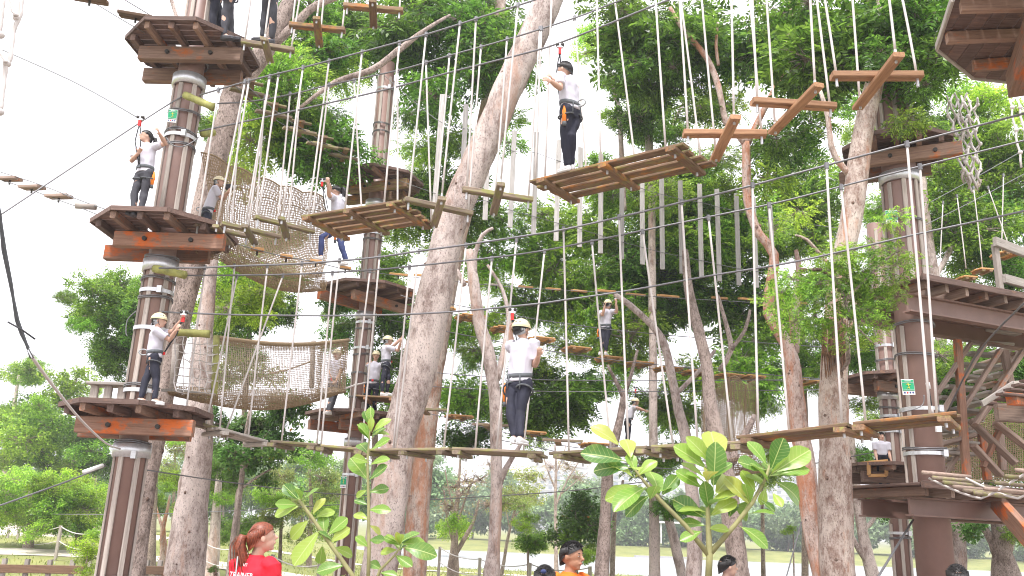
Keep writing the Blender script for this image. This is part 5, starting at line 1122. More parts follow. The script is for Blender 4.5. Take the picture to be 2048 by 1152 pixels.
# people on the ground
G2 = 'people on the ground below'
def gp(px_, Y, py_sole_dz=0): return W(px_, 1100, Y)
def ground_person(label, x, Y, headpy, H, yaw, **k):
    hx_ = W(x, headpy, Y); hzv = hx_.z; g = gz(hx_.x, Y)
    # joints straight below the head, as world points turned back into pixels
    Mi = CAMR.inverted()
    def tp(p):
        q = Mi @ (p - CAM); return (1024 + FPX * q.x / -q.z, 576 - FPX * q.y / -q.z)
    base = Vector((hx_.x, Y, hzv)); f = Vector((math.sin(R(yaw)), math.cos(R(yaw)), 0)); d = lambda a, b: tp(base - Vector((0, 0, a * H)) - f * b * H)
    legs = k.pop('legs', None)
    return person(label, Y, tp(base + Vector((0, 0, .075 * H))), tp(base - Vector((0, 0, .92 * H))), (x, headpy), d(.095, .02), d(.42, .03), None, None, legs, legs, yaw, H=H, group=G2, harness=False, **k)
wmn, wd = ground_person('woman with auburn ponytail and red TRAINER shirt looking up at lower left', 523, 7.3, 1076, 1.62, 28, shirt='red', hair='hairr', cap=None, tail=.9, look=68, pitch=14, trou='greyt', vox=.008)
# lettering on the back of the red shirt
def lettering(txt, size, c, xax, zax, mat, parent, name='lettering'):
    cu = bpy.data.curves.new('txt', 'FONT'); cu.body = txt; cu.size = size; cu.align_x = 'CENTER'; cu.extrude = .0006
    o = bpy.data.objects.new('txt', cu); tmp_sc.collection.objects.link(o); vl = tmp_sc.view_layers[0]; vl.update()
    me = bpy.data.meshes.new_from_object(o.evaluated_get(vl.depsgraph), depsgraph=vl.depsgraph); bpy.data.objects.remove(o)
    me.name = name; me.materials.clear(); me.materials.append(mat)
    y = zax.cross(xax).normalized() * -1; M = Matrix((xax, zax, xax.cross(zax))).transposed().to_4x4()
    return place(bpy.data.objects.new(name, me), parent, Matrix.Translation(c) @ M)
f, r_, tu, H = wd['f'], wd['r'], wd['tu'], wd['H']; bk = wd['nk'] - f * (.09 * H)
zt = (tu * .97 + f * .1).normalized()
lettering('TRAINER', .062, bk - tu * .15, r_, zt, M_['sw'], wmn); lettering('LET', .03, bk - tu * .06 + r_ * .02 + f * .012, r_, zt, M_['sw'], wmn); lettering('www', .03, bk - tu * .19, r_, zt, M_['sw'], wmn)
part_tube(wmn, 'lanyard_strap', M_['harnl'], [bk + tu * .01 - r_ * .06, bk - tu * .12 - r_ * .045 - f * .01, bk - tu * .4 - r_ * .02], .006, 5)
ground_person('dark-haired man in orange shirt looking right at the bottom edge', 1143, 8.0, 1113, 1.6, 150, shirt='orange_s', skin='skind', cap=None, look=125, vox=.009)
ground_person('man in blue shirt in profile at the bottom edge near the central trunks', 1455, 10.5, 1134, 1.55, 85, shirt='blue_s', cap=None, vox=.011)
ground_person('black-haired person with only the crown showing at the bottom right', 1916, 8.0, 1158, 1.5, 10, shirt='shirt', cap=None, vox=.012)
kd, _ = ground_person('dark-haired child with blue hair tie at the bottom edge beside the orange-shirted man', 1089, 6.6, 1161, 1.3, 10, shirt='shirt', cap=None, vox=.012)
mball(kd, 'hair_tie', M_['navy2'], W(1087, 1143, 6.5), (.022, .02, .016))
person('distant figure in white polo pulling zip line at far left edge', 44, (14, 1009), (12, 1072), (16, 1016), (14, 1022), (10, 1043), ((22, 1032), (32, 1028)), ((20, 1030), (30, 1027)), None, None, 80, harness=True, cap=None, orange=None, vox=.02, group=G2)
bpy.data.scenes.remove(tmp_sc)
# ---------------------------------------------------------------- foliage clumps: real leaves, shared meshes
def leaves_mesh(name, P, D, Nn, L, Wd, mat, tw=None):
    """rhombic folded leaves: base P, direction D, normal Nn, lengths L, widths Wd"""
    D = D / np.linalg.norm(D, axis=1, keepdims=True); S = np.cross(D, Nn); S /= np.maximum(1e-6, np.linalg.norm(S, axis=1, keepdims=True)); U = np.cross(S, D)
    n = len(P); L = L[:, None]; Wd = Wd[:, None]
    v = np.stack([P, P + D * L * .45 + S * Wd * .5 + U * Wd * .12, P + D * L - U * L * .12, P + D * L * .45 - S * Wd * .5 + U * Wd * .12], 1).reshape(-1, 3)
    vt = [tuple(x) for x in v] if tw else None
    me = bpy.data.meshes.new(name); nv = len(v); tv, tf = (tw.v, tw.f) if tw else ([], [])
    V = np.concatenate([v, np.array(tv, float).reshape(-1, 3)]) if tv else v
    me.vertices.add(len(V)); me.vertices.foreach_set('co', V.astype('f').ravel())
    loops = np.arange(n * 4); starts = np.arange(n) * 4; tot = np.full(n, 4)
    if tf:
        tl = np.array([i + nv for f in tf for i in f]); k = np.array([len(f) for f in tf]); starts = np.concatenate([starts, n * 4 + np.concatenate([[0], np.cumsum(k)[:-1]])]); tot = np.concatenate([tot, k]); loops = np.concatenate([loops, tl])
    me.loops.add(len(loops)); me.loops.foreach_set('vertex_index', loops.astype('i'))
    me.polygons.add(len(starts)); me.polygons.foreach_set('loop_start', starts.astype('i')); me.polygons.foreach_set('loop_total', tot.astype('i'))
    if tf: me.polygons.foreach_set('material_index', np.concatenate([np.zeros(n, 'i'), np.ones(len(tf), 'i')]))
    me.materials.append(mat); me.materials.append(M_['b_brown']); me.update(calc_edges=True); return me
def unit(n): v = rng.normal(size=(n, 3)); return v / np.linalg.norm(v, axis=1, keepdims=True)
def pinnate(nf, nl, fl, ll, lw, R0):
    """nf fronds with nl leaflet pairs, in a loose ball of radius R0"""
    d = unit(nf); d[:, 2] = d[:, 2] * .6 + .05; base = d * R0 * (rng.random((nf, 1)) ** .5) * 1.0
    dr = d * .7 + unit(nf) * .7; dr[:, 2] -= .35; dr /= np.linalg.norm(dr, axis=1, keepdims=True)
    up = np.tile([0, 0, 1.0], (nf, 1)) + unit(nf) * .85; side = np.cross(dr, up); side /= np.linalg.norm(side, axis=1, keepdims=True); nn = np.cross(side, dr)
    P = []; D = []; Nn = []; tw = MB()
    for k in range(nl):
        t = (k + 1) / nl; c = base + dr * fl * t - np.array([0, 0, 1]) * fl * .25 * t * t
        for s in (-1, 1):
            P.append(c); D.append(dr * .55 + side * s * (1 - .35 * t) + rng.normal(size=(nf, 3)) * .12 - np.array([0, 0, .15])); Nn.append(nn + rng.normal(size=(nf, 3)) * .25)
    for i in range(0, nf, 3):
        tw.tube([np.zeros(3), base[i] * .5, base[i], base[i] + dr[i] * fl * .5], [.018 * R0, .012 * R0, .007 * R0, .004 * R0], 3, False)
    P = np.concatenate(P); n = len(P)
    return P, np.concatenate(D), np.concatenate(Nn), ll * rng.uniform(.75, 1.2, n), lw * rng.uniform(.8, 1.2, n), tw
def simple(n, ll, lw, R0):
    c = unit(34) * np.array([1.15, 1.15, .75]) * R0 * .8 * rng.random((34, 1)) ** .4; idx = rng.integers(0, 34, n); o = unit(n) * rng.random((n, 1)) ** .5 * R0 * .3 * rng.uniform(.5, 1.3, 34)[idx][:, None]; P = c[idx] + o
    D = o * 2 / R0 + unit(n) * .7; D[:, 2] -= .35; Nn = np.tile([0, 0, 1.0], (n, 1)) + unit(n) * .6; tw = MB()
    for q in c: tw.tube([np.zeros(3), q * .55 + unit(1)[0] * R0 * .05, q], [.022 * R0, .014 * R0, .006 * R0], 3, False)
    return P, D, Nn, ll * rng.uniform(.7, 1.25, n), lw * rng.uniform(.8, 1.2, n), tw
CL = {}
def clumps(key, mat, kind, *a):
    CL[key] = [leaves_mesh('leafy_branch', *(kind(*a))[:5], M_[mat], None) if False else (lambda q: leaves_mesh('leafy_branch', q[0], q[1], q[2], q[3], q[4], M_[mat], q[5]))(kind(*a)) for _ in range(4)]
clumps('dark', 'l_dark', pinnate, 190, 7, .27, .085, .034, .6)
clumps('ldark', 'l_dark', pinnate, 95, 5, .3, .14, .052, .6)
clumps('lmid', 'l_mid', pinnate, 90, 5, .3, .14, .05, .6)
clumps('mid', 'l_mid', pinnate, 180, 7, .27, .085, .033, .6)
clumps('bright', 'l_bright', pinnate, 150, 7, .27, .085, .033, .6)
clumps('fine', 'l_mid', simple, 2300, .078, .033, .62)
clumps('fdark', 'l_dark', simple, 2300, .078, .036, .62)
clumps('fbright', 'l_bright', simple, 1900, .08, .033, .62)
clumps('broad', 'l_orange', simple, 620, .14, .075, .62)
clumps('yel', 'l_yel', simple, 800, .09, .042, .62)
clumps('far', 'l_far', simple, 1400, .11, .06, .62)
clumps('near', 'l_mid', pinnate, 46, 7, .3, .085, .036, .5)
clumps('nearb', 'l_bright', pinnate, 40, 7, .3, .085, .036, .5)
clumps('twig', 'l_twig', simple, 110, .07, .03, .62)
_tn = 0; M_['scar0'] = bark('bark_knot', (.09, .055, .04), (.26, .17, .13), (.3, .2, .15), .6)
def tree(label, kind, trunk, Y, limbs=(), blobs=(), bk='b_pale', group=None, name='tree', lean=0.0, ground=True, spread=.8, sides=16, rough=1.0, csz=1.0):
    """trunk: (px, py, width px) from the foot up; limbs the same; blobs (px, py, rx, ry, clump kind, density[, dY])"""
    global _tn; _tn += 1
    def pts(tr, dy0=0.0, dy1=0.0):
        n = len(tr); return [W(p[0], p[1], Y + dy0 + (dy1 - dy0) * i / max(1, n - 1) + (p[3] if len(p) > 3 else 0)) for i, p in enumerate(tr)]
    P = pts(trunk, 0, lean); rs = [p[2] / FPX * Y / 2 for p in trunk]
    if ground:
        g = gz(P[0].x, P[0].y); d = (P[0] - P[1]); k = (P[0].z - g) / max(.05, -d.z) if d.z < 0 else 0
        if P[0].z - g > .15:
            foot = P[0] + d * min(k, 3) * .6; foot.z = g; P = [foot - Vector((0, 0, .25)), foot + Vector((0, 0, .12)), foot.lerp(P[0], .5)] + P; rs = [rs[0] * 1.75, rs[0] * 1.45, rs[0] * 1.12] + rs
        else: P[0].z = g - .2; rs[0] *= 1.4
    root = thing(name, label, 'tree', P[0], group)
    def bole(nm, P, rs, par, nz=1.0):
        # resample and roughen the outline
        Q = []; rr = []
        for i in range(len(P) - 1):
            a = P[max(0, i - 1)]; b = P[i]; c = P[i + 1]; d = P[min(len(P) - 1, i + 2)]; k = max(2, min(10, int((c - b).length / .18)))
            for j in range(k):
                t = j / k; Q.append(.5 * ((2 * b) + (c - a) * t + (2 * a - 5 * b + 4 * c - d) * t * t + (3 * b - a - 3 * c + d) * t ** 3)); rr.append(rs[i] + (rs[i + 1] - rs[i]) * t)
        Q.append(P[-1]); rr.append(rs[-1]); m = MB(); m.tube(Q, rr, sides)
        cen = [Q[min(len(Q) - 1, i // sides)] for i in range(len(m.v))]; out = []
        for v, c in zip(m.v, cen):
            v = Vector(v); d = v - c; L = d.length + 1e-6; a = noise.noise(v * 2.2 + Vector((_tn, 0, 0))) * .1 + noise.noise(v * 7) * .06 + noise.noise(v * 17) * .035 + (noise.noise(Vector((v.x * 3, v.y * 3, v.z * .6 + _tn))) * .08)
            out.append(tuple(v + d * a * nz * rough))
        m.v = out; return m.obj(nm, M_[bk], par, True)
    tk = bole('trunk', P, rs, root)
    if 'trunk' in label and Y < 16:
        m = MB()
        for _ in range(22):
            i = random.randrange(1, len(P) - 1); f_ = random.random(); c = P[i].lerp(P[i + 1], f_); r0 = rs[i] + (rs[i + 1] - rs[i]) * f_
            ax_ = (P[i + 1] - P[i]).normalized(); a = random.uniform(math.pi, 2 * math.pi); d = Vector((math.cos(a), math.sin(a), 0)); d = (d - ax_ * d.dot(ax_)).normalized(); e = ax_.cross(d); k = random.uniform(.012, .03)
            for q, (kk, dd) in enumerate(((1, .97), (.55, 1.0))): m.ell(c + d * r0 * dd, Matrix((ax_ * k * kk * random.uniform(.7, 1.6), e * k * kk, d * .018)).transposed(), 8, 6)
        tag(m.obj('bark_knots', M_['scar0'], root, True), kind='stuff')
    for lb in limbs:
        bole('limb', pts(lb, lean * .5, lean * .5 + random.uniform(-.3, .3)), [p[2] / FPX * Y / 2 for p in lb], root)
    if blobs:
        for b in blobs:
            px_, py_, rx, ry, ck, den = b[:6]; dY = b[6] if len(b) > 6 else 0; pc = 50 * csz; n = max(2, int(round(den * rx * ry / (pc * pc) * 2.9))); c = W(px_, py_, Y + dY)
            for _ in range(n):
                a = random.uniform(0, 6.283); q = math.sqrt(random.random()) * .88
                x = px_ + rx * q * math.cos(a); y = py_ + ry * q * math.sin(a); yy = Y + dY + random.uniform(-1, 1) * spread * Y / 15; s_ = yy / 15 * csz * random.uniform(.68, 1.12) * min(1.15, max(.5, min(rx, ry) / 55 / csz))
                M = Matrix.Translation(W(x, y, yy)) @ Euler((random.gauss(0, .25), random.gauss(0, .25), random.uniform(0, 6.28))).to_matrix().to_4x4() @ Matrix.Diagonal((s_ * random.uniform(.85, 1.3), s_ * random.uniform(.85, 1.2), s_ * random.uniform(.7, 1.0), 1))
                place(bpy.data.objects.new('leafy_branch', random.choice(CL[ck])), root, M)
    return root
GT = 'tall trees among the ropes'; GB = 'background park trees'
# big trunks
tree('thickest pale trunk leaning right across the centre up to the top edge', 'rain', [(757, 1152, 70), (778, 1000, 70), (800, 870, 66), (835, 750, 76), (857, 640, 76), (880, 540, 68), (905, 440, 66), (935, 370, 66), (985, 250, 66), (1042, 120, 66), (1098, 0, 62), (1135, -90, 56)], 14.5, group=GT)
tree('pale reddish trunk directly behind the leaning one, rising to the dark crown at top centre', 'rain', [(827, 1152, 46), (835, 1045, 46), (852, 856, 42), (868, 752, 38), (900, 560, 34), (940, 380, 30), (972, 220, 30), (996, 60, 24), (1005, -50, 20)], 18.5, bk='b_warm', group=GT,
     limbs=[[(990, 120, 12), (960, 60, 9), (900, 40, 7)]],
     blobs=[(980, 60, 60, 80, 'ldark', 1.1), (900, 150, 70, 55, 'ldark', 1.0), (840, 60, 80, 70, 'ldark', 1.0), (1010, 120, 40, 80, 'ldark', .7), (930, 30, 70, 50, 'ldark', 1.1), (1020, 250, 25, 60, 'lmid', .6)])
tree('brownish trunk behind the left pole curving up under the top left platform', 'rain', [(270, 1152, 34), (291, 995, 32), (312, 891, 32), (342, 727, 40), (372, 588, 46), (382, 536, 48), (432, 312, 52), (455, 243, 50), (470, 180, 48), (528, 104, 44), (580, 0, 32), (605, -60, 28)], 13.3, bk='b_brown', group=GT,
     limbs=[[(545, 92, 22), (597, 42, 18), (630, 12, 17), (680, -8, 14), (740, -30, 10)], [(600, 215, 8, 2), (670, 165, 14, 2), (743, 140, 16, 2), (795, 102, 17, 2), (850, 60, 12, 2), (900, 30, 6, 2.5)], [(340, -10, 9, 1), (352, 30, 8, 1), (362, 55, 7, 1)]],
     blobs=[(640, 60, 60, 60, 'dark', 1.0, 4), (720, 50, 80, 60, 'dark', 1.0, 7), (810, 90, 40, 40, 'dark', .9, 8), (560, 190, 60, 80, 'mid', .9, 3), (510, 250, 50, 50, 'bright', .7, 3), (640, 260, 60, 70, 'dark', 1.0, 4), (600, 320, 50, 45, 'dark', .9, 4), (690, 130, 45, 35, 'mid', .5, 6), (540, 120, 40, 40, 'mid', .7, 4), (430, 240, 18, 25, 'mid', .6, 4), (565, 260, 50, 60, 'dark', .9, 4), (650, 130, 60, 40, 'bright', .7, 4), (560, 470, 90, 40, 'mid', .25, 5), (520, 350, 60, 50, 'yel', .5, 5)])
tree('stout pale trunk in front of the lawn just right of the left pole', 'rain', [(368, 1152, 74), (385, 995, 60), (398, 891, 52), (402, 727, 42), (417, 588, 30), (427, 500, 24), (440, 400, 20)], 14.6, group=GT,
     blobs=[(450, 590, 45, 45, 'bright', .9, 2), (500, 560, 50, 40, 'bright', .8, 2), (480, 640, 50, 25, 'bright', .8, 2), (420, 470, 30, 40, 'bright', .4, 2)])
tree('crooked pale forked trunk with spreading roots left of the front child', 'rain', [(984, 1138, 34), (988, 1100, 25), (992, 1000, 23), (993, 900, 24), (990, 800, 25), (975, 700, 26), (957, 640, 26), (947, 560, 22), (938, 500, 16)], 17, group=GT,
     limbs=[[(928, 570, 11), (918, 548, 10), (906, 530, 8)], [(950, 560, 12), (950, 510, 10), (965, 470, 8), (986, 456, 6)], [(965, 650, 10), (952, 600, 8), (940, 560, 10)], [(995, 760, 12), (1010, 690, 12), (1018, 640, 10), (1005, 580, 8), (975, 530, 6)], [(990, 1000, 10, 1), (1010, 940, 12, 1), (1035, 900, 9, 1), (1050, 870, 6, 1)]],
     blobs=[(895, 290, 40, 70, 'mid', 0.74, 4), (845, 330, 40, 40, 'bright', .8, 4), (880, 420, 60, 60, 'dark', 0.82, 4), (830, 440, 45, 60, 'mid', 0.74, 4), (900, 500, 40, 50, 'mid', 0.66, 5), (990, 470, 50, 50, 'mid', 0.57, 5), (1010, 560, 50, 60, 'bright', 0.66, 5), (900, 690, 45, 60, 'mid', 0.66, 5), (950, 720, 35, 60, 'mid', 0.41, 5), (940, 800, 50, 60, 'mid', 0.82, 5), (1090, 790, 60, 70, 'dark', 0.98, 5), (1060, 850, 50, 35, 'mid', 0.82, 5), (930, 880, 60, 40, 'fdark', .9, 5), (1110, 720, 40, 40, 'bright', 0.57, 5), (870, 360, 50, 50, 'mid', 0.66, 4), (870, 210, 40, 40, 'dark', 0.66, 4), (980, 620, 35, 50, 'bright', 0.49, 5)])
for a in ([(984, 1138), (950, 1150)], [(984, 1138), (1012, 1146)], [(986, 1130), (965, 1150)]):
    pass
tree('slender straight trunk on the lakeside right of the front child, forked at top', 'rain', [(1203, 1152, 30), (1207, 1100, 26), (1211, 1030, 22), (1216, 935, 20), (1236, 856, 16), (1247, 800, 14), (1250, 780, 12)], 18.5, bk='b_brown', group=GT,
     limbs=[[(1247, 796, 9), (1238, 775, 8), (1228, 755, 7), (1215, 730, 5)], [(1250, 785, 9), (1262, 750, 7), (1275, 700, 6)]],
     blobs=[(1240, 650, 60, 60, 'mid', 0.57, 4), (1170, 660, 45, 40, 'mid', 0.49, 4), (1280, 720, 40, 50, 'mid', 0.57, 4), (1300, 820, 50, 50, 'dark', 0.74, 5), (1220, 770, 25, 20, 'mid', 0.33, 4)])
tree('speckled trunk at centre right foot that bends left up into the foliage', 'rain', [(1388, 1152, 30), (1388, 1050, 28), (1378, 925, 24), (1370, 867, 22), (1357, 821, 20), (1345, 760, 18), (1322, 675, 16), (1262, 612, 13), (1228, 588, 9)], 18, bk='b_pale', group=GT,
     limbs=[[(1350, 790, 10), (1400, 740, 9), (1430, 700, 7)]],
     blobs=[(1180, 490, 60, 60, 'mid', 0.74, 5), (1250, 520, 70, 60, 'dark', 0.82, 5), (1120, 560, 60, 60, 'bright', 0.74, 5), (1080, 640, 50, 50, 'mid', 0.74, 5), (1180, 590, 60, 50, 'mid', 0.74, 5), (1120, 450, 50, 40, 'bright', .7, 5), (1300, 590, 60, 60, 'dark', 0.82, 5), (1060, 500, 40, 50, 'mid', 0.57, 5), (1060, 570, 40, 50, 'dark', 0.74, 5), (1200, 420, 50, 40, 'bright', 0.66, 5), (1310, 660, 50, 50, 'dark', 0.74, 5)])
tree('rough brown trunk behind the central big-leaved plant', 'rain', [(1478, 1152, 40), (1467, 1064, 38), (1453, 960, 38), (1432, 873, 32), (1420, 804, 26), (1413, 727, 24), (1392, 640, 22), (1377, 575, 18), (1370, 500, 14)], 16.5, bk='b_brown', group=GT,
     limbs=[[(1460, 930, 16), (1490, 870, 14), (1510, 830, 10)], [(1440, 740, 12, 1), (1462, 700, 12, 1), (1450, 640, 9, 1), (1435, 590, 7, 1)], [(1462, 700, 9, 1), (1490, 660, 8, 1), (1500, 620, 6, 1)]],
     blobs=[(1380, 440, 80, 60, 'mid', 0.82, 6), (1330, 510, 70, 60, 'mid', 0.82, 6), (1420, 540, 70, 60, 'mid', 0.82, 6), (1460, 620, 60, 60, 'dark', 0.82, 6), (1480, 700, 60, 60, 'mid', 0.74, 6), (1350, 620, 40, 40, 'dark', 0.66, 6), (1480, 480, 60, 60, 'mid', 0.74, 6), (1530, 700, 40, 60, 'dark', 0.66, 6), (1300, 440, 60, 60, 'bright', 0.66, 6), (1370, 730, 50, 50, 'bright', .7, 6), (1350, 800, 40, 40, 'mid', 0.57, 6), (1530, 800, 40, 60, 'mid', 0.74, 6), (1440, 430, 60, 50, 'bright', .6, 6), (1540, 880, 25, 40, 'bright', 0.49, 6)])
tree('leaning thin trunk left of the central big-leaved plant stem', 'rain', [(1364, 1152, 20), (1346, 1070, 19), (1330, 1020, 15), (1314, 990, 12), (1300, 955, 8)], 21, group=GT, blobs=[(1315, 930, 40, 25, 'dark', .8), (1340, 900, 40, 30, 'dark', .8), (1330, 1020, 14, 20, 'dark', .4)])
tree('crooked orange-barked trunk that forks high under the crosses', 'rain', [(1645, 1152, 38), (1630, 1082, 38), (1617, 995, 38), (1610, 926, 38), (1598, 856, 36), (1590, 787, 34), (1586, 740, 32), (1576, 692, 28), (1545, 640, 26), (1537, 606, 22), (1548, 510, 20), (1517, 467, 19), (1495, 400, 18), (1493, 330, 18), (1492, 285, 18)], 14.2, bk='b_red', group=GT,
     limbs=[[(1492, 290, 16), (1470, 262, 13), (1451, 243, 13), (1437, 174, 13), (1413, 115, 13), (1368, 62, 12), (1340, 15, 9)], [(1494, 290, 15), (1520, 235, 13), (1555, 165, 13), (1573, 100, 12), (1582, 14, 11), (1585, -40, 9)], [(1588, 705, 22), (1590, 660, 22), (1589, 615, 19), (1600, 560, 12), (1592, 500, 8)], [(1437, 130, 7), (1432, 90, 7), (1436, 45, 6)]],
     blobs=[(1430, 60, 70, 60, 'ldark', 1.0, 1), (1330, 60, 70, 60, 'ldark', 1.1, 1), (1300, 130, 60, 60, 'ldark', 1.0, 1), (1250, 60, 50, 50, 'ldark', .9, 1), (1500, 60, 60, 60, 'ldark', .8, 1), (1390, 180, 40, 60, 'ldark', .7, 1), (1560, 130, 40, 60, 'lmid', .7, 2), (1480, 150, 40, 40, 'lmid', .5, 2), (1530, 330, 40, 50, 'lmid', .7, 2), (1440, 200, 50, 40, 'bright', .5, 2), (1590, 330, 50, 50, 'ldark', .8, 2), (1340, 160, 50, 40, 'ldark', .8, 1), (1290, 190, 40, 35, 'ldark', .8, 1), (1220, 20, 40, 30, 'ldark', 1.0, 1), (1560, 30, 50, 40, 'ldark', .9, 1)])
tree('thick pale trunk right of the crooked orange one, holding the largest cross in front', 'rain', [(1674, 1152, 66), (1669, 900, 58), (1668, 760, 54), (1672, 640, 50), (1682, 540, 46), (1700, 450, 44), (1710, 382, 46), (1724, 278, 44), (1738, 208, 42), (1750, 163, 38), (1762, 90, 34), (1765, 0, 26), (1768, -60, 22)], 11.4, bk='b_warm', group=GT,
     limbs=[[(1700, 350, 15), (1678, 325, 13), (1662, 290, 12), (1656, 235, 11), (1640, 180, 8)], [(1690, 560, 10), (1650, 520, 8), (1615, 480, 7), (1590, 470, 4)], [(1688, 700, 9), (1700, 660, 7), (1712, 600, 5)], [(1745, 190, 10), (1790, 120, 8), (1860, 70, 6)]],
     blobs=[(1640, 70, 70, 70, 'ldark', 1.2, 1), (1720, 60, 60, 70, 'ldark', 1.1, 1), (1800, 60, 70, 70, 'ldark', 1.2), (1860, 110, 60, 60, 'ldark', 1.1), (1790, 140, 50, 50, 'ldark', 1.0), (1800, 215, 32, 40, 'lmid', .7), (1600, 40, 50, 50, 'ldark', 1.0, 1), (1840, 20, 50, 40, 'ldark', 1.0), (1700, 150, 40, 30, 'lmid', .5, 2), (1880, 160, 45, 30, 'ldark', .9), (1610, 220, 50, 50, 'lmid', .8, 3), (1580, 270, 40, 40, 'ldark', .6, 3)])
tree('leafy low bough of long compound leaves hanging in front of the thick pale trunk', 'x', [(1700, 640, 8), (1690, 600, 7), (1670, 560, 6), (1640, 540, 5), (1600, 540, 3)], 10.2, ground=False, name='leafy_bough', group=None, bk='b_brown', spread=.5, csz=.8,
     limbs=[[(1690, 600, 6), (1730, 560, 5), (1770, 520, 4), (1800, 500, 3)], [(1695, 620, 5), (1720, 660, 4), (1750, 690, 3)]],
     blobs=[(1630, 560, 50, 45, 'near', .8), (1600, 640, 45, 45, 'near', .6), (1690, 540, 55, 50, 'near', 1.0), (1720, 620, 50, 45, 'near', 1.0), (1770, 500, 45, 45, 'near', .8), (1760, 440, 40, 30, 'nearb', .8), (1740, 670, 45, 30, 'near', .8), (1660, 620, 45, 45, 'near', .8), (1580, 430, 40, 40, 'nearb', .6, .5), (1690, 490, 40, 25, 'nearb', .6), (1800, 590, 22, 40, 'near', .4), (1560, 600, 35, 40, 'nearb', .5, .5)])
tree('trunk with low fork between the thick pale trunk and the slimmer right pole', 'rain', [(1745, 1152, 24), (1730, 1090, 22), (1722, 1045, 20), (1714, 995, 19), (1705, 920, 17), (1700, 860, 14)], 20.5, group=GT,
     limbs=[[(1722, 1060, 10), (1738, 1050, 9), (1752, 1030, 7), (1765, 1000, 5)], [(1740, 1130, 12), (1718, 1100, 11), (1702, 1068, 8)]],
     blobs=[(1735, 930, 30, 50, 'dark', .9), (1770, 1030, 28, 30, 'dark', .8), (1735, 830, 30, 60, 'mid', .9), (1735, 720, 40, 60, 'dark', 1.1), (1720, 640, 35, 50, 'mid', .9), (1640, 760, 20, 60, 'mid', .5), (1630, 640, 30, 50, 'mid', .6), (1750, 560, 40, 60, 'mid', .9), (1620, 560, 40, 60, 'dark', .7)])
tree('rough trunk hidden behind the thick right pole', 'rain', [(1916, 1152, 34), (1913, 1060, 32), (1908, 960, 30), (1890, 800, 24), (1875, 600, 20), (1850, 420, 17), (1845, 340, 14)], 19, bk='b_pale', group=GT,
     limbs=[[(1868, 560, 9), (1900, 500, 12), (1925, 440, 13), (1950, 385, 12), (1960, 360, 8)]],
     blobs=[(1960, 300, 70, 60, 'fine', 1.0, 1), (1900, 380, 60, 60, 'fine', 1.0, 1), (1990, 420, 60, 60, 'fdark', 1.0, 1), (1920, 470, 60, 60, 'fine', 1.0, 1), (2020, 330, 50, 60, 'fine', .9, 1), (1890, 280, 50, 50, 'fdark', .8, 1), (1970, 530, 60, 50, 'fdark', 1.0, 1), (2030, 500, 40, 60, 'fine', 1.0, 1), (1890, 560, 40, 60, 'fine', .9, 1), (1930, 230, 50, 50, 'fbright', .7, 1), (2010, 220, 50, 60, 'fbright', .8, 1), (2030, 600, 40, 50, 'fine', .9, 1)])
tree('wide-forked brown trunks at the bottom right behind the lower deck', 'rain', [(2012, 1152, 52), (2003, 1095, 30), (1996, 1050, 26), (1985, 1000, 20), (1970, 930, 16)], 18.5, bk='b_brown', group=GT,
     limbs=[[(2000, 1130, 20), (1985, 1085, 17), (1962, 1045, 14), (1944, 1020, 10), (1935, 1000, 6)], [(2008, 1110, 26), (2025, 1050, 22), (2045, 1000, 16)]],
     blobs=[(1955, 720, 60, 60, 'dark', 1.1), (1900, 740, 40, 60, 'mid', 1.0), (2010, 740, 50, 60, 'dark', 1.1), (1930, 830, 60, 50, 'dark', 1.1), (2000, 850, 60, 60, 'mid', 1.0), (1900, 900, 30, 50, 'dark', 1.0), (1935, 1045, 16, 24, 'broad', .7), (2040, 1060, 20, 30, 'bright', .6), (1985, 920, 60, 40, 'yel', .7), (2030, 920, 30, 40, 'mid', .9)])
tree('slim far trunk standing before the lake at centre right', 'rain', [(1225, 1130, 10), (1229, 1030, 9), (1236, 1003, 9), (1242, 985, 6), (1246, 960, 5)], 27, bk='b_brown', group=GB, limbs=[[(1232, 1015, 6), (1226, 990, 5), (1224, 940, 4), (1226, 900, 3)]])
tree('very slim trunk on the lakeshore right of the central big leaves', 'rain', [(1527, 1152, 9), (1526, 1100, 8), (1525, 1030, 7), (1524, 960, 5)], 25, bk='b_brown', group=GB, blobs=[(1525, 930, 20, 25, 'mid', .5)])
tree('thin far tree with pale trunk and narrow crown between the crosses and the long bridge', 'rain', [(1305, 640, 16), (1303, 400, 16), (1298, 290, 18), (1300, 235, 15), (1322, 190, 11), (1345, 120, 8), (1362, 60, 6)], 21, group=GT, ground=True,
     limbs=[[(1248, 420, 11), (1243, 305, 11), (1238, 226, 11), (1226, 167, 9), (1210, 120, 6)], [(1300, 240, 8), (1290, 190, 7), (1285, 150, 5)], [(1325, 300, 8), (1345, 250, 7), (1370, 200, 6)]],
     blobs=[(1200, 90, 35, 40, 'fbright', .7), (1200, 170, 30, 50, 'fine', .7), (1240, 130, 40, 50, 'fine', .9), (1270, 220, 50, 60, 'fdark', .9), (1320, 230, 45, 50, 'fine', .8), (1240, 240, 35, 40, 'fine', .6), (1290, 280, 40, 35, 'fine', .7), (1360, 330, 40, 40, 'fine', .7), (1350, 280, 30, 40, 'fine', .5), (1220, 340, 30, 30, 'fine', .35), (1310, 380, 50, 40, 'mid', .7), (1420, 330, 40, 40, 'mid', .6), (1540, 420, 40, 50, 'mid', .7), (1420, 390, 50, 40, 'fine', .7), (1240, 390, 60, 40, 'bright', .6)])
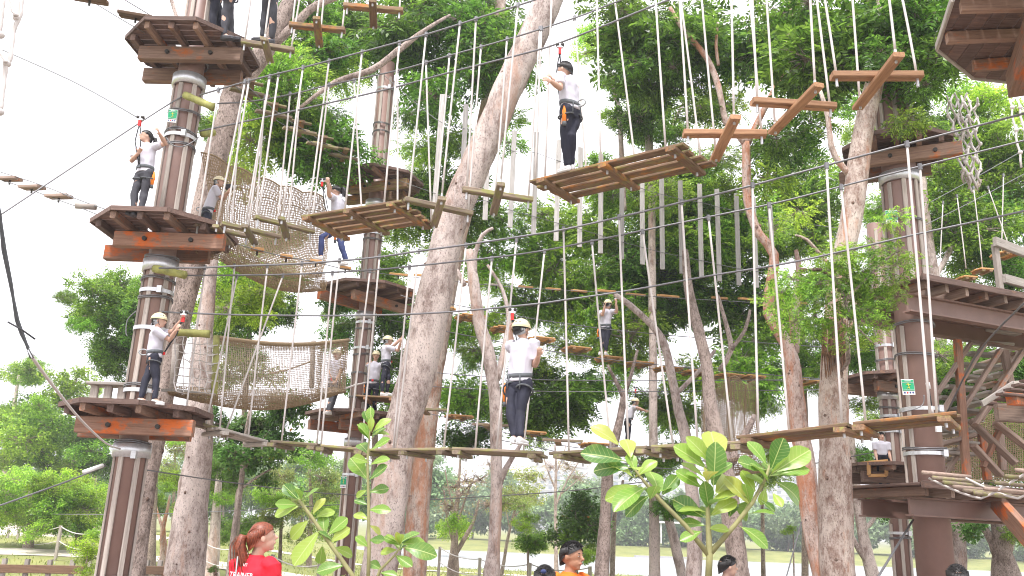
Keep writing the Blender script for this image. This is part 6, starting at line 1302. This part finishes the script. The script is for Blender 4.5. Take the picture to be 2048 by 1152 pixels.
tree('bushy background tree filling the gap between crooked orange and thick pale trunks', 'rain', [(1610, 1140, 14), (1612, 900, 12), (1600, 600, 12), (1590, 400, 10)], 23, bk='b_far', group=GB,
     blobs=[(1600, 380, 50, 60, 'fdark', .9), (1640, 450, 40, 60, 'mid', .9), (1560, 520, 40, 60, 'fine', .8), (1640, 340, 50, 50, 'mid', .8), (1500, 560, 40, 60, 'fdark', .8), (1640, 200, 50, 50, 'fine', .8), (1700, 250, 30, 40, 'fbright', .7), (1560, 640, 40, 50, 'fdark', .8), (1780, 330, 40, 60, 'fine', .9), (1640, 690, 40, 60, 'fdark', .6), (1840, 360, 30, 60, 'fine', .8), (1750, 420, 40, 50, 'mid', .9)])
# torn dead-wood scar on the thick pale trunk
tp_ = [o for o in bpy.data.objects if str(o.get('label', '')).startswith('thick pale trunk right of')][0]
m = MB()
for k in range(26):
    x = 1645 + k * 1.9 + random.uniform(-2, 2); m.tube([W(x, 640 + random.uniform(-15, 10), 11.16 + .004 * abs(k - 13)), W(x + random.uniform(-3, 3), 690, 11.1 + .006 * abs(k - 13)), W(x + random.uniform(-6, 6), 735 + random.uniform(-10, 25), 11.16 + .006 * abs(k - 13))], [.006, .016, .004], 4)
M_['scar'] = bark('dead_wood', (.12, .06, .035), (.3, .16, .09), (.4, .28, .2), .6); m.obj('bark_scar', M_['scar'], tp_)
part_tube(tp_, 'dead_stub', M_['b_brown'], [W(1692, 668, 11.1), W(1697, 700, 11.0), W(1696, 725, 11.05), W(1683, 742, 11.15)], [.015, .028, .03, .02], 8)
# left side and behind
tree('broad dark-green crown behind the left pole', 'rain', [(300, 1090, 22), (305, 900, 18), (295, 750, 14), (275, 660, 12)], 27, bk='b_far', group=GB, limbs=[[(290, 720, 8), (230, 690, 6), (180, 660, 4)]],
     blobs=[(175, 610, 40, 35, 'fine', .8), (225, 600, 55, 45, 'fine', 1.0), (270, 570, 50, 30, 'fine', 1.0), (235, 660, 60, 50, 'fine', 1.1), (280, 640, 50, 60, 'fdark', 1.1), (250, 730, 45, 40, 'fdark', 1.0), (140, 600, 20, 18, 'fine', .6), (160, 660, 35, 18, 'fine', .6), (200, 700, 30, 20, 'fine', .7), (440, 640, 50, 60, 'fine', .8), (285, 700, 40, 50, 'fdark', 1.0)])
tree('dark tree crown between the left pole and the middle pole behind the net tunnel', 'rain', [(470, 1085, 14), (480, 960, 12), (490, 800, 11), (500, 650, 10)], 25, bk='b_far', group=GB, blobs=[(520, 600, 55, 50, 'fdark', 1.1), (560, 570, 35, 30, 'fdark', .9), (470, 570, 50, 50, 'fdark', 1.0), (550, 640, 35, 40, 'fdark', .9), (480, 690, 50, 35, 'fine', .8), (520, 740, 50, 40, 'yel', .5), (460, 760, 40, 40, 'yel', .6), (570, 545, 30, 15, 'fdark', .6)])
tree('small tree with orange-tinged broad leaves below the net tunnel', 'rain', [(463, 1108, 12), (470, 1050, 11), (483, 960, 10), (490, 880, 8), (500, 820, 6)], 21, bk='b_brown', group=GB, csz=.8, limbs=[[(484, 950, 5), (510, 900, 4), (540, 860, 3)], [(480, 980, 5), (520, 950, 4), (560, 930, 3)]],
     blobs=[(470, 850, 40, 35, 'broad', .9), (530, 830, 45, 40, 'broad', 1.0), (500, 890, 55, 35, 'broad', 1.0), (560, 880, 45, 35, 'broad', .9), (560, 930, 45, 30, 'broad', .8), (460, 920, 40, 30, 'broad', .8), (500, 950, 50, 25, 'broad', .6), (580, 800, 25, 20, 'broad', .5), (430, 830, 20, 30, 'broad', .5)])
tree('tree crown behind the middle pole above the peeking child', 'rain', [(745, 1080, 16), (750, 900, 13), (745, 760, 11), (740, 650, 10)], 25, bk='b_far', group=GB, blobs=[(670, 600, 35, 35, 'fdark', .9), (700, 650, 45, 40, 'fdark', 1.0), (760, 640, 50, 50, 'fdark', 1.1), (800, 590, 40, 40, 'fine', .9), (790, 700, 40, 40, 'fdark', .8), (740, 730, 50, 40, 'fdark', .9), (780, 500, 40, 50, 'fine', .9), (810, 430, 30, 40, 'fdark', .9), (740, 780, 40, 40, 'fdark', .7), (650, 640, 20, 20, 'fine', .5), (780, 820, 40, 50, 'fine', .6), (770, 570, 30, 30, 'fine', .8)])
for i, (x, y, tl, bl) in enumerate((
    (60, 1010, 'rounded bright-green bushy tree at far left, left half', [(40, 960, 45, 35, 'fbright', 1.2), (90, 950, 45, 32, 'fbright', 1.2), (30, 1010, 45, 35, 'fbright', 1.6), (80, 1000, 55, 40, 'fbright', 1.6), (20, 1040, 40, 18, 'fbright', 1.4), (70, 1042, 45, 18, 'fbright', 1.6), (105, 1035, 40, 22, 'fine', 1.4)]),
    (160, 1015, 'rounded bright-green bushy tree left of the left pole, right half', [(140, 965, 40, 30, 'fbright', 1.2), (175, 1000, 40, 30, 'fbright', 1.2), (130, 1010, 50, 38, 'fbright', 1.6), (190, 1030, 25, 20, 'fbright', 1.3), (140, 1045, 45, 18, 'fbright', 1.6), (180, 1048, 30, 16, 'fine', 1.4)]))):
    tree(tl, 'x', [(x, 1062, 14), (x + 2, 1040, 12), (x, y - 30, 8)], 33, bk='b_far', group=GB, blobs=bl)
tree('tall hazy tree with leaning pale trunk at the left edge', 'x', [(8, 1035, 9), (12, 900, 9), (24, 849, 8), (31, 794, 7), (38, 750, 5)], 48, bk='b_pale', group=GB, blobs=[(30, 760, 40, 35, 'fine', 1.0), (20, 830, 35, 50, 'fine', 1.0), (70, 740, 30, 25, 'fine', .7), (10, 900, 30, 50, 'fine', .9), (50, 800, 40, 40, 'fine', .8)])
tree('wide mid-green tree in the distance left of the left pole', 'x', [(165, 1040, 12), (150, 930, 11), (130, 880, 10), (115, 860, 6)], 45, bk='b_brown', group=GB, blobs=[(110, 800, 45, 40, 'fine', 1.0), (80, 860, 50, 50, 'fine', 1.1), (150, 870, 55, 50, 'fine', 1.2), (190, 840, 45, 40, 'fdark', 1.0), (60, 920, 50, 30, 'fdark', 1.0), (190, 900, 50, 40, 'fdark', 1.2), (120, 920, 60, 30, 'fine', 1.0)])
tree('small distant tree top just left of the timber step box', 'x', [(190, 1035, 8), (188, 900, 7), (185, 800, 5)], 60, bk='b_far', group=GB, blobs=[(180, 785, 25, 14, 'fine', 1.0), (195, 800, 25, 14, 'fine', 1.0), (75, 730, 12, 12, 'fine', .5)], csz=.5)
tree('small orange-stemmed tree seen between left pole and pale trunk', 'x', [(327, 1090, 12), (326, 1055, 9), (335, 1020, 6), (340, 990, 4)], 28, bk='b_red', group=GB, csz=.7, limbs=[[(326, 1060, 7), (318, 1035, 5), (312, 1010, 3)]], blobs=[(330, 990, 35, 22, 'fine', 1.0), (345, 1010, 30, 20, 'fbright', .9), (315, 1010, 20, 18, 'fine', .8), (350, 960, 20, 18, 'fbright', .7)])
tree('thin bright tree rising between left pole and pale trunk', 'x', [(345, 1070, 7), (348, 980, 6), (350, 900, 4)], 38, bk='b_far', group=GB, blobs=[(345, 900, 22, 40, 'yel', .9), (340, 940, 25, 30, 'yel', .8), (350, 860, 18, 25, 'fbright', .5)], csz=.7)
tree('stout far trunk right of the pale trunk with dirt ring on the lawn', 'x', [(426, 1100, 26), (430, 1060, 20), (433, 1020, 18), (436, 985, 14), (438, 940, 10)], 27, group=GB, blobs=[(440, 950, 30, 25, 'fdark', .9), (430, 900, 25, 30, 'fdark', .7), (450, 985, 25, 20, 'fine', .8)])
tree('dark rounded shrub tree behind the trainer at left', 'x', [(480, 1090, 8), (480, 1060, 7), (478, 1040, 4)], 30, bk='b_far', group=GB, blobs=[(470, 1040, 40, 25, 'fdark', 1.2), (510, 1055, 30, 25, 'fine', 1.0), (450, 1060, 25, 20, 'fine', .9)], csz=.7)
tree('yellow-green young tree right of the trainer', 'x', [(560, 1110, 7), (562, 1060, 6), (565, 1010, 4)], 24, bk='b_far', group=GB, csz=.7, blobs=[(560, 1040, 40, 30, 'yel', 1.0), (600, 1060, 35, 25, 'yel', .9), (540, 1000, 35, 25, 'fbright', .8), (530, 1080, 30, 20, 'fbright', .8), (590, 1020, 30, 30, 'yel', .8)])
tree('loose olive tree in the middle distance left of middle pole', 'x', [(620, 1080, 8), (622, 1000, 7), (618, 930, 5)], 38, bk='b_far', group=GB, blobs=[(610, 960, 40, 35, 'yel', .9), (650, 990, 30, 35, 'yel', .8), (590, 990, 30, 30, 'yel', .7), (560, 960, 30, 20, 'yel', .6), (640, 930, 30, 25, 'fine', .35), (600, 915, 30, 25, 'fine', .3), (650, 1040, 25, 20, 'fine', .7)])
tree('nearly bare many-stemmed tree with brown twigs left of the crooked trunk', 'x', [(907, 1128, 22), (909, 1090, 15), (912, 1030, 9), (918, 960, 6), (922, 900, 3)], 31, bk='b_far', group=GB,
     limbs=[[(910, 1110, 10), (930, 1075, 8), (948, 1040, 6), (958, 1000, 3)], [(908, 1090, 7), (895, 1040, 5), (888, 980, 3)], [(910, 1060, 6), (930, 1000, 4), (950, 950, 2)], [(912, 1040, 5), (900, 990, 3), (890, 940, 2)], [(915, 1000, 4), (940, 970, 3), (975, 950, 2)]],
     blobs=[(930, 970, 45, 35, 'twig', 1.4), (890, 990, 35, 40, 'twig', 1.4), (950, 1010, 30, 30, 'twig', 1.2), (900, 1050, 25, 30, 'fbright', .35), (960, 940, 30, 25, 'twig', 1.0)])
tree('sparse leafless tree standing in the white sky above the lake', 'x', [(1112, 1080, 7), (1111, 1000, 6), (1112, 940, 5), (1110, 890, 3)], 45, bk='b_brown', group=GB, sides=8,
     limbs=[[(1112, 1010, 4), (1135, 960, 3), (1160, 920, 2)], [(1112, 980, 4), (1095, 940, 3), (1085, 905, 2)], [(1111, 950, 3), (1125, 915, 2), (1132, 890, 1.5)], [(1120, 990, 3), (1150, 965, 2), (1175, 945, 1.5)]], blobs=[(1120, 920, 40, 30, 'twig', .8), (1150, 950, 25, 25, 'twig', .7), (1095, 950, 20, 30, 'twig', .6)])
tree('thin-branched young tree above the round shrub left of centre lake', 'x', [(1015, 1080, 6), (1030, 1020, 5), (1048, 980, 4)], 34, bk='b_brown', group=GB, sides=8, limbs=[[(1025, 1035, 3), (1055, 1010, 2), (1075, 985, 2)], [(1020, 1060, 3), (1010, 1010, 2), (1005, 970, 2)]], blobs=[(1035, 965, 35, 30, 'yel', .5), (1010, 1000, 25, 20, 'yel', .4), (1055, 1000, 22, 18, 'yel', .35)])
tree('full dark-green shrub tree on lake bank behind the orange-shirted man', 'x', [(1152, 1135, 8), (1152, 1100, 7), (1152, 1030, 5), (1155, 1000, 3)], 23, bk='b_brown', group=GB, csz=.75, blobs=[(1155, 1000, 30, 22, 'broad', .0001), (1158, 1010, 32, 25, 'broad', 1.3), (1145, 1050, 40, 35, 'broad', 1.4), (1170, 1070, 30, 35, 'fine', 1.1), (1140, 1095, 35, 25, 'broad', 1.2), (1180, 1110, 14, 16, 'fine', .8)])
tree('rounded lighter shrub tree left of the dark one on the bank', 'x', [(1056, 1143, 5), (1056, 1110, 5), (1057, 1070, 4)], 24, bk='b_brown', group=GB, csz=.6, blobs=[(1062, 1050, 25, 20, 'fbright', 1.1), (1050, 1080, 26, 24, 'fine', 1.2), (1075, 1090, 24, 24, 'fine', 1.1)])
tree('low broad-leaved sapling beside the pale trunk base', 'x', [(430, 1170, 4), (431, 1150, 3), (430, 1135, 2)], 13, ground=False, bk='b_brown', name='sapling', group=None, csz=.3, spread=.2, blobs=[(425, 1140, 10, 8, 'broad', 1.0)])
tree('leafy shrub leaning on the left pole near the bottom edge', 'x', [(168, 1175, 4), (172, 1130, 3), (178, 1090, 2)], 14, ground=False, bk='b_brown', name='shrub', group=None, csz=.5, spread=.3, blobs=[(178, 1100, 18, 20, 'fbright', .9), (172, 1130, 18, 22, 'fbright', .9), (185, 1070, 14, 14, 'fbright', .7)])
tree('thin pale-leaved sapling on the shore in front of the thick pale trunk gap', 'x', [(1588, 1150, 3), (1587, 1100, 2.5), (1586, 1062, 2)], 22, bk='b_brown', name='sapling', group=None, csz=.4, spread=.2, sides=6, blobs=[(1584, 1060, 14, 12, 'fbright', .9)])
for i, (x, y0, w) in enumerate(((700, 880, 60), (760, 930, 60), (650, 880, 50))): pass
# far lakeshore wood: individual trees in a row, one crown each (fades in the haze, with more haze in the leaf colour)
nm_ = 0; places = ['left of the leaning trunk', 'right behind the twin trunks', 'left of the crooked trunk', 'right of the crooked trunk', 'behind the round shrub', 'behind the dark shrub', 'left of the slender trunk', 'right of the slender trunk', 'over the pavilion', 'right of the pavilion', 'left of central big leaves', 'behind central big-leaf stem', 'behind the speckled trunks', 'right of the speckled trunks', 'left of the slim shore trunk', 'right of slim shore trunk', 'left of the orange-barked trunk', 'behind the orange-barked trunk', 'right of thick pale trunk', 'left of the slimmer right pole', 'right of thick right pole', 'left of bottom right forks', 'through the bottom right forks', 'at the right edge']
random.seed(31)
for i, x in enumerate(np.linspace(840, 2050, 24)):
    top = 978 + 12 * math.sin(i * 1.7) + (15 if 11 < i < 19 else 0) + .03 * (x - 1024) + (10 if x > 1700 else 0); Y = random.uniform(150, 172)
    bt = 1092 + .038 * (x - 1270)
    tree('hazy far tree across the lake, ' + places[i], 'x', [(x, bt - 8, 4), (x + 3, bt - 30, 3), (x, bt - 60, 2)], Y, bk='b_far', group='hazy trees across the lake', sides=6, csz=.62, spread=.5,
         blobs=[(x, (top + bt) / 2 - 8, 36, (bt - top) / 2 - 8, 'far', 1.1), (x + 14, top + 28, 26, 20, 'far', 1.0)])
for i, x in enumerate(np.linspace(-30, 840, 12)):
    if i % 1 == 0:
        tree('distant park tree in the backdrop, number-free ' if False else 'soft distant park tree along the backdrop ' + ['at the left frame edge', 'behind the sand mound', 'behind the bright bushy tree', 'just left of the left pole', 'right of left pole foot', 'behind the stout pale trunk', 'behind the stout far trunk', 'behind the trainer', 'right of the trainer', 'left of the middle pole foot', 'right of middle pole foot', 'behind the leaning trunk foot'][i], 'x', [(x, 1045, 6), (x + 2, 1020, 5), (x, 990, 3)], random.uniform(75, 95), bk='b_far', group='distant park trees', sides=6, csz=.7, spread=.5,
             blobs=[(x, 985, 48, 42, 'far' if i % 3 else 'fine', 1.2), (x + 20, 940 + 14 * math.sin(i * 2.1), 32, 26, 'far', .8)])
# ---------------------------------------------------------------- big-leaved plants in front
def bigleafmat():
    m, nt, b = newmat('big_leaf'); tc = nt.nodes.new('ShaderNodeTexCoord'); sx = nt.nodes.new('ShaderNodeSeparateXYZ'); nt.links.new(tc.outputs['Object'], sx.inputs[0])
    def mth(op, a, b_=None):
        n = N(nt, 'ShaderNodeMath', operation=op)
        for k, s in ((0, a), (1, b_)):
            if s is None: continue
            if isinstance(s, (int, float)): n.inputs[k].default_value = s
            else: nt.links.new(s, n.inputs[k])
        return n.outputs[0]
    ax_ = mth('ABSOLUTE', sx.outputs[1]); mid = mth('LESS_THAN', ax_, .012)
    dv = mth('SUBTRACT', sx.outputs[0], mth('MULTIPLY', ax_, .7)); vein = mth('LESS_THAN', mth('ABSOLUTE', mth('SUBTRACT', mth('FRACT', mth('MULTIPLY', dv, 9)), .5)), .05)
    fac = mth('MAXIMUM', mid, mth('MULTIPLY', vein, .45))
    oi = nt.nodes.new('ShaderNodeObjectInfo'); base = ramp(nt, oi.outputs['Random'], [(0, (.08, .2, .04)), (.45, (.22, .4, .06)), (.85, (.38, .52, .09)), (1, (.46, .44, .1))]).outputs[0]
    nz = noise_(nt, coords(nt), 3, 4); base = mixc(nt, ramp(nt, nz, [(.5, (0, 0, 0)), (.8, (.5, .5, .5))]).outputs[0], base, (.35, .42, .08))
    col = mixc(nt, fac, base, (.5, .6, .22)); nt.links.new(col, b.inputs['Base Color']); b.inputs['Roughness'].default_value = .32
    t = nt.nodes.new('ShaderNodeBsdfTranslucent'); nt.links.new(col, t.inputs['Color']); ms = nt.nodes.new('ShaderNodeMixShader'); ms.inputs[0].default_value = .35
    nt.links.new(b.outputs[0], ms.inputs[1]); nt.links.new(t.outputs[0], ms.inputs[2]); nt.links.new(ms.outputs[0], nt.nodes['Material Output'].inputs['Surface']); return m
M_['big'] = bigleafmat()
def bigleaf(curv, fold):
    me_v = []; nx, ny = 9, 5; m = MB()
    for i in range(nx):
        t = i / (nx - 1); w = .28 * (math.sin(math.pi * min(1, t ** 1.6 * .97 + .015)) ** .6) + .004
        for j in range(ny):
            v = (j / (ny - 1) - .5) * 2; me_v.append((t, v * w, fold * abs(v) * w - curv * t * t + .012 * math.sin(t * 17 + v * 3) * abs(v)))
    m.add(me_v, [(i * ny + j, (i + 1) * ny + j, (i + 1) * ny + j + 1, i * ny + j + 1) for i in range(nx - 1) for j in range(ny - 1)])
    m.tube([(-.12, 0, 0), (.0, 0, -.004), (.5, 0, -curv * .25 - .006), (.95, 0, -curv * .9 - .004)], [.016, .014, .008, .003], 4); return m.mesh('leaf', M_['big'], True)
BL = [bigleaf(c, f) for c, f in ((.1, .25), (.25, .35), (.02, .3), (.4, .2))]
M_['stem'] = plain('green_brown_stem', (.28, .27, .12), .7, 0, .25, 12, .3)
def plant(label, Y, stems, leaves, whorls, size=.2):
    root = thing('big_leaved_plant', label, 'plant', W(stems[0][0][0], stems[0][0][1], Y), None)
    for st in stems: part_tube(root, 'stem', M_['stem'], [W(x, y, Y + (q[0] if q else 0)) for x, y, w, *q in st], [w / FPX * Y / 2 for x, y, w, *q in st], 8)
    def leaf(b, d, n, L):
        x = d.normalized(); y = n.cross(x).normalized(); z = x.cross(y); M = Matrix((x, y, z)).transposed().to_4x4()
        o = bpy.data.objects.new('leaf', random.choice(BL)); place(o, root, Matrix.Translation(b + x * .12 * L) @ M @ Matrix.Diagonal((L, L * random.uniform(.9, 1.1), L, 1)))
    for x0, y0, x1, y1, *dy in leaves:        # leaves drawn one by one: base and tip
        a = W(x0, y0, Y); q = dy[0] if dy else random.uniform(-.06, .06); b = W(x1, y1, Y + q); d = b - a
        n = Vector((random.uniform(-.3, .3), -1.0, random.uniform(.2, .9))) ; leaf(a - d * .03, d, n, d.length * 1.04)
    for x, y, n_, L, upb in whorls:
        c = W(x, y, Y)
        for k in range(n_):
            a = 2 * math.pi * (k + random.uniform(-.3, .3)) / n_; e = random.uniform(.1, 1.0) + upb; d = Vector((math.cos(a), math.sin(a) * .9, e)); nrm_ = Vector((0, 0, 1)) - d.normalized() * .2 + Vector((0, -.5, 0)); leaf(c + Vector((0, 0, random.uniform(-.04, .03))), d, nrm_, L * random.uniform(.75, 1.1))
random.seed(12)
plant('large sunlit plant with broad paddle leaves at bottom centre right', 4.0, [
    [(1416, 1180, 14), (1419, 1110, 13), (1417, 1060, 11), (1414, 980, 6), (1416, 940, 4)], [(1419, 1112, 11), (1370, 1050, 9), (1320, 1000, 8), (1290, 965, 6), (1270, 940, 5)],
    [(1422, 1105, 11), (1470, 1050, 9), (1505, 1005, 8), (1530, 960, 6), (1540, 930, 5)]],
    [(1240, 892, 1194, 852), (1262, 918, 1254, 872), (1272, 946, 1260, 910), (1250, 922, 1176, 902), (1281, 970, 1218, 994), (1292, 974, 1238, 1002, -.1), (1318, 992, 1309, 938), (1322, 992, 1352, 955), (1300, 990, 1254, 1018), (1276, 952, 1306, 922), (1262, 935, 1196, 930),
     (1422, 926, 1386, 880), (1426, 978, 1433, 896, -.03), (1414, 937, 1358, 895), (1419, 1024, 1410, 970, -.04), (1404, 976, 1360, 945), (1420, 1033, 1464, 998), (1458, 1036, 1468, 1002), (1412, 1036, 1354, 1003), (1412, 1051, 1366, 1044), (1414, 1056, 1450, 1056), (1404, 1062, 1366, 1077), (1440, 930, 1424, 870, .15), (1430, 990, 1462, 950, .1),
     (1541, 942, 1564, 884, -.03), (1534, 932, 1506, 886), (1546, 946, 1612, 903), (1552, 964, 1610, 993), (1532, 940, 1483, 925), (1531, 975, 1524, 1004), (1520, 1000, 1548, 1017), (1502, 1012, 1458, 958), (1512, 987, 1488, 946), (1555, 952, 1606, 930), (1480, 1053, 1532, 1079), (1545, 985, 1562, 1010), (1500, 1000, 1478, 1035, .1)],
    [(1268, 950, 4, .11, .0), (1412, 960, 5, .13, .1), (1414, 1020, 4, .13, .0), (1538, 960, 6, .13, .0), (1300, 985, 3, .11, .0), (1500, 1010, 3, .12, .0)])
plant('leafy upright plant with broad leaves left of the leaning trunk at the bottom', 4.8, [
    [(712, 1200, 10), (706, 1152, 9), (655, 1080, 8), (620, 1030, 7), (598, 1000, 5)], [(735, 1200, 8), (738, 1100, 7), (737, 1000, 6), (735, 920, 5), (740, 860, 3), (743, 830, 2)], [(740, 1200, 7), (760, 1140, 6), (790, 1110, 4), (800, 1095, 3)]],
    [(598, 1000, 570, 972), (600, 1000, 605, 977), (596, 1010, 556, 1008), (600, 1012, 555, 1020), (625, 1030, 640, 1000), (630, 1035, 665, 1022), (618, 1040, 583, 1070), (640, 1060, 592, 1120, -.05), (650, 1075, 645, 1035), (655, 1070, 690, 1040), (645, 1090, 640, 1125), (660, 1085, 695, 1060), (665, 1095, 705, 1105), (690, 1130, 640, 1140), (690, 1150, 655, 1175),
     (741, 850, 740, 818), (742, 865, 742, 840), (745, 870, 775, 858), (745, 865, 773, 838), (740, 880, 722, 850), (742, 900, 775, 880), (738, 910, 720, 880), (740, 930, 770, 915), (738, 925, 710, 915), (736, 960, 705, 920), (738, 960, 770, 935), (738, 985, 772, 975), (735, 980, 712, 990), (736, 1010, 712, 1000), (738, 1020, 768, 1015), (738, 1040, 712, 1025), (738, 1050, 760, 1065), (738, 1080, 765, 1080), (738, 1095, 715, 1075), (738, 850, 730, 825),
     (800, 1090, 772, 1075), (800, 1088, 795, 1070), (802, 1088, 850, 1085), (805, 1095, 858, 1100), (795, 1100, 765, 1105), (798, 1090, 820, 1070), (790, 1110, 820, 1130), (760, 1145, 790, 1150), (765, 1140, 740, 1125)],
    [(602, 1010, 3, .1, .3), (742, 880, 2, .1, .6), (800, 1092, 5, .1, .3), (665, 1090, 2, .1, .1)])
# grass tufts: real blades on the nearer lawn
n = 22000; gx = rng.uniform(-22, 26, n); gy = rng.uniform(20, 58, n) ; P = np.array([(x, y, gz(x, y) - .01) for x, y in zip(gx, gy)])
pathm = np.array([abs(y - (31 + 1.2 * math.sin(x * .25))) > 1.6 and y < shore(x) - 1 for x, y in zip(gx, gy)]); P = P[pathm]; n = len(P)
D = unit(n) * .5 + np.array([0, 0, 1.0]); M_['blade'] = leafmat('grass_blade', (.14, .2, .04), (.3, .34, .09), .3)
me = leaves_mesh('grass', P, D, unit(n), rng.uniform(.06, .16, n), rng.uniform(.02, .05, n), M_['blade']); o = place(bpy.data.objects.new('grass_tufts', me)); tag(o, 'short grass blades on the park lawn below the ropes', 'grass', kind='stuff')
# ---------------------------------------------------------------- haze
hm = bpy.data.materials.new('haze_air'); hm.use_nodes = True; hn = hm.node_tree; hn.nodes.remove(hn.nodes['Principled BSDF'])
pv_ = hn.nodes.new('ShaderNodeVolumePrincipled'); pv_.inputs['Color'].default_value = (.93, .96, 1, 1); pv_.inputs['Density'].default_value = .0014; pv_.inputs['Anisotropy'].default_value = .2
hn.links.new(pv_.outputs[0], hn.nodes['Material Output'].inputs['Volume'])
m = MB(); m.box((0, 350, 24), (1800, 800, 54)); hz_ = m.obj('haze', hm, None, False, (0, 0, 0)); tag(hz_, kind='stuff'); hz_.display_type = 'WIRE'
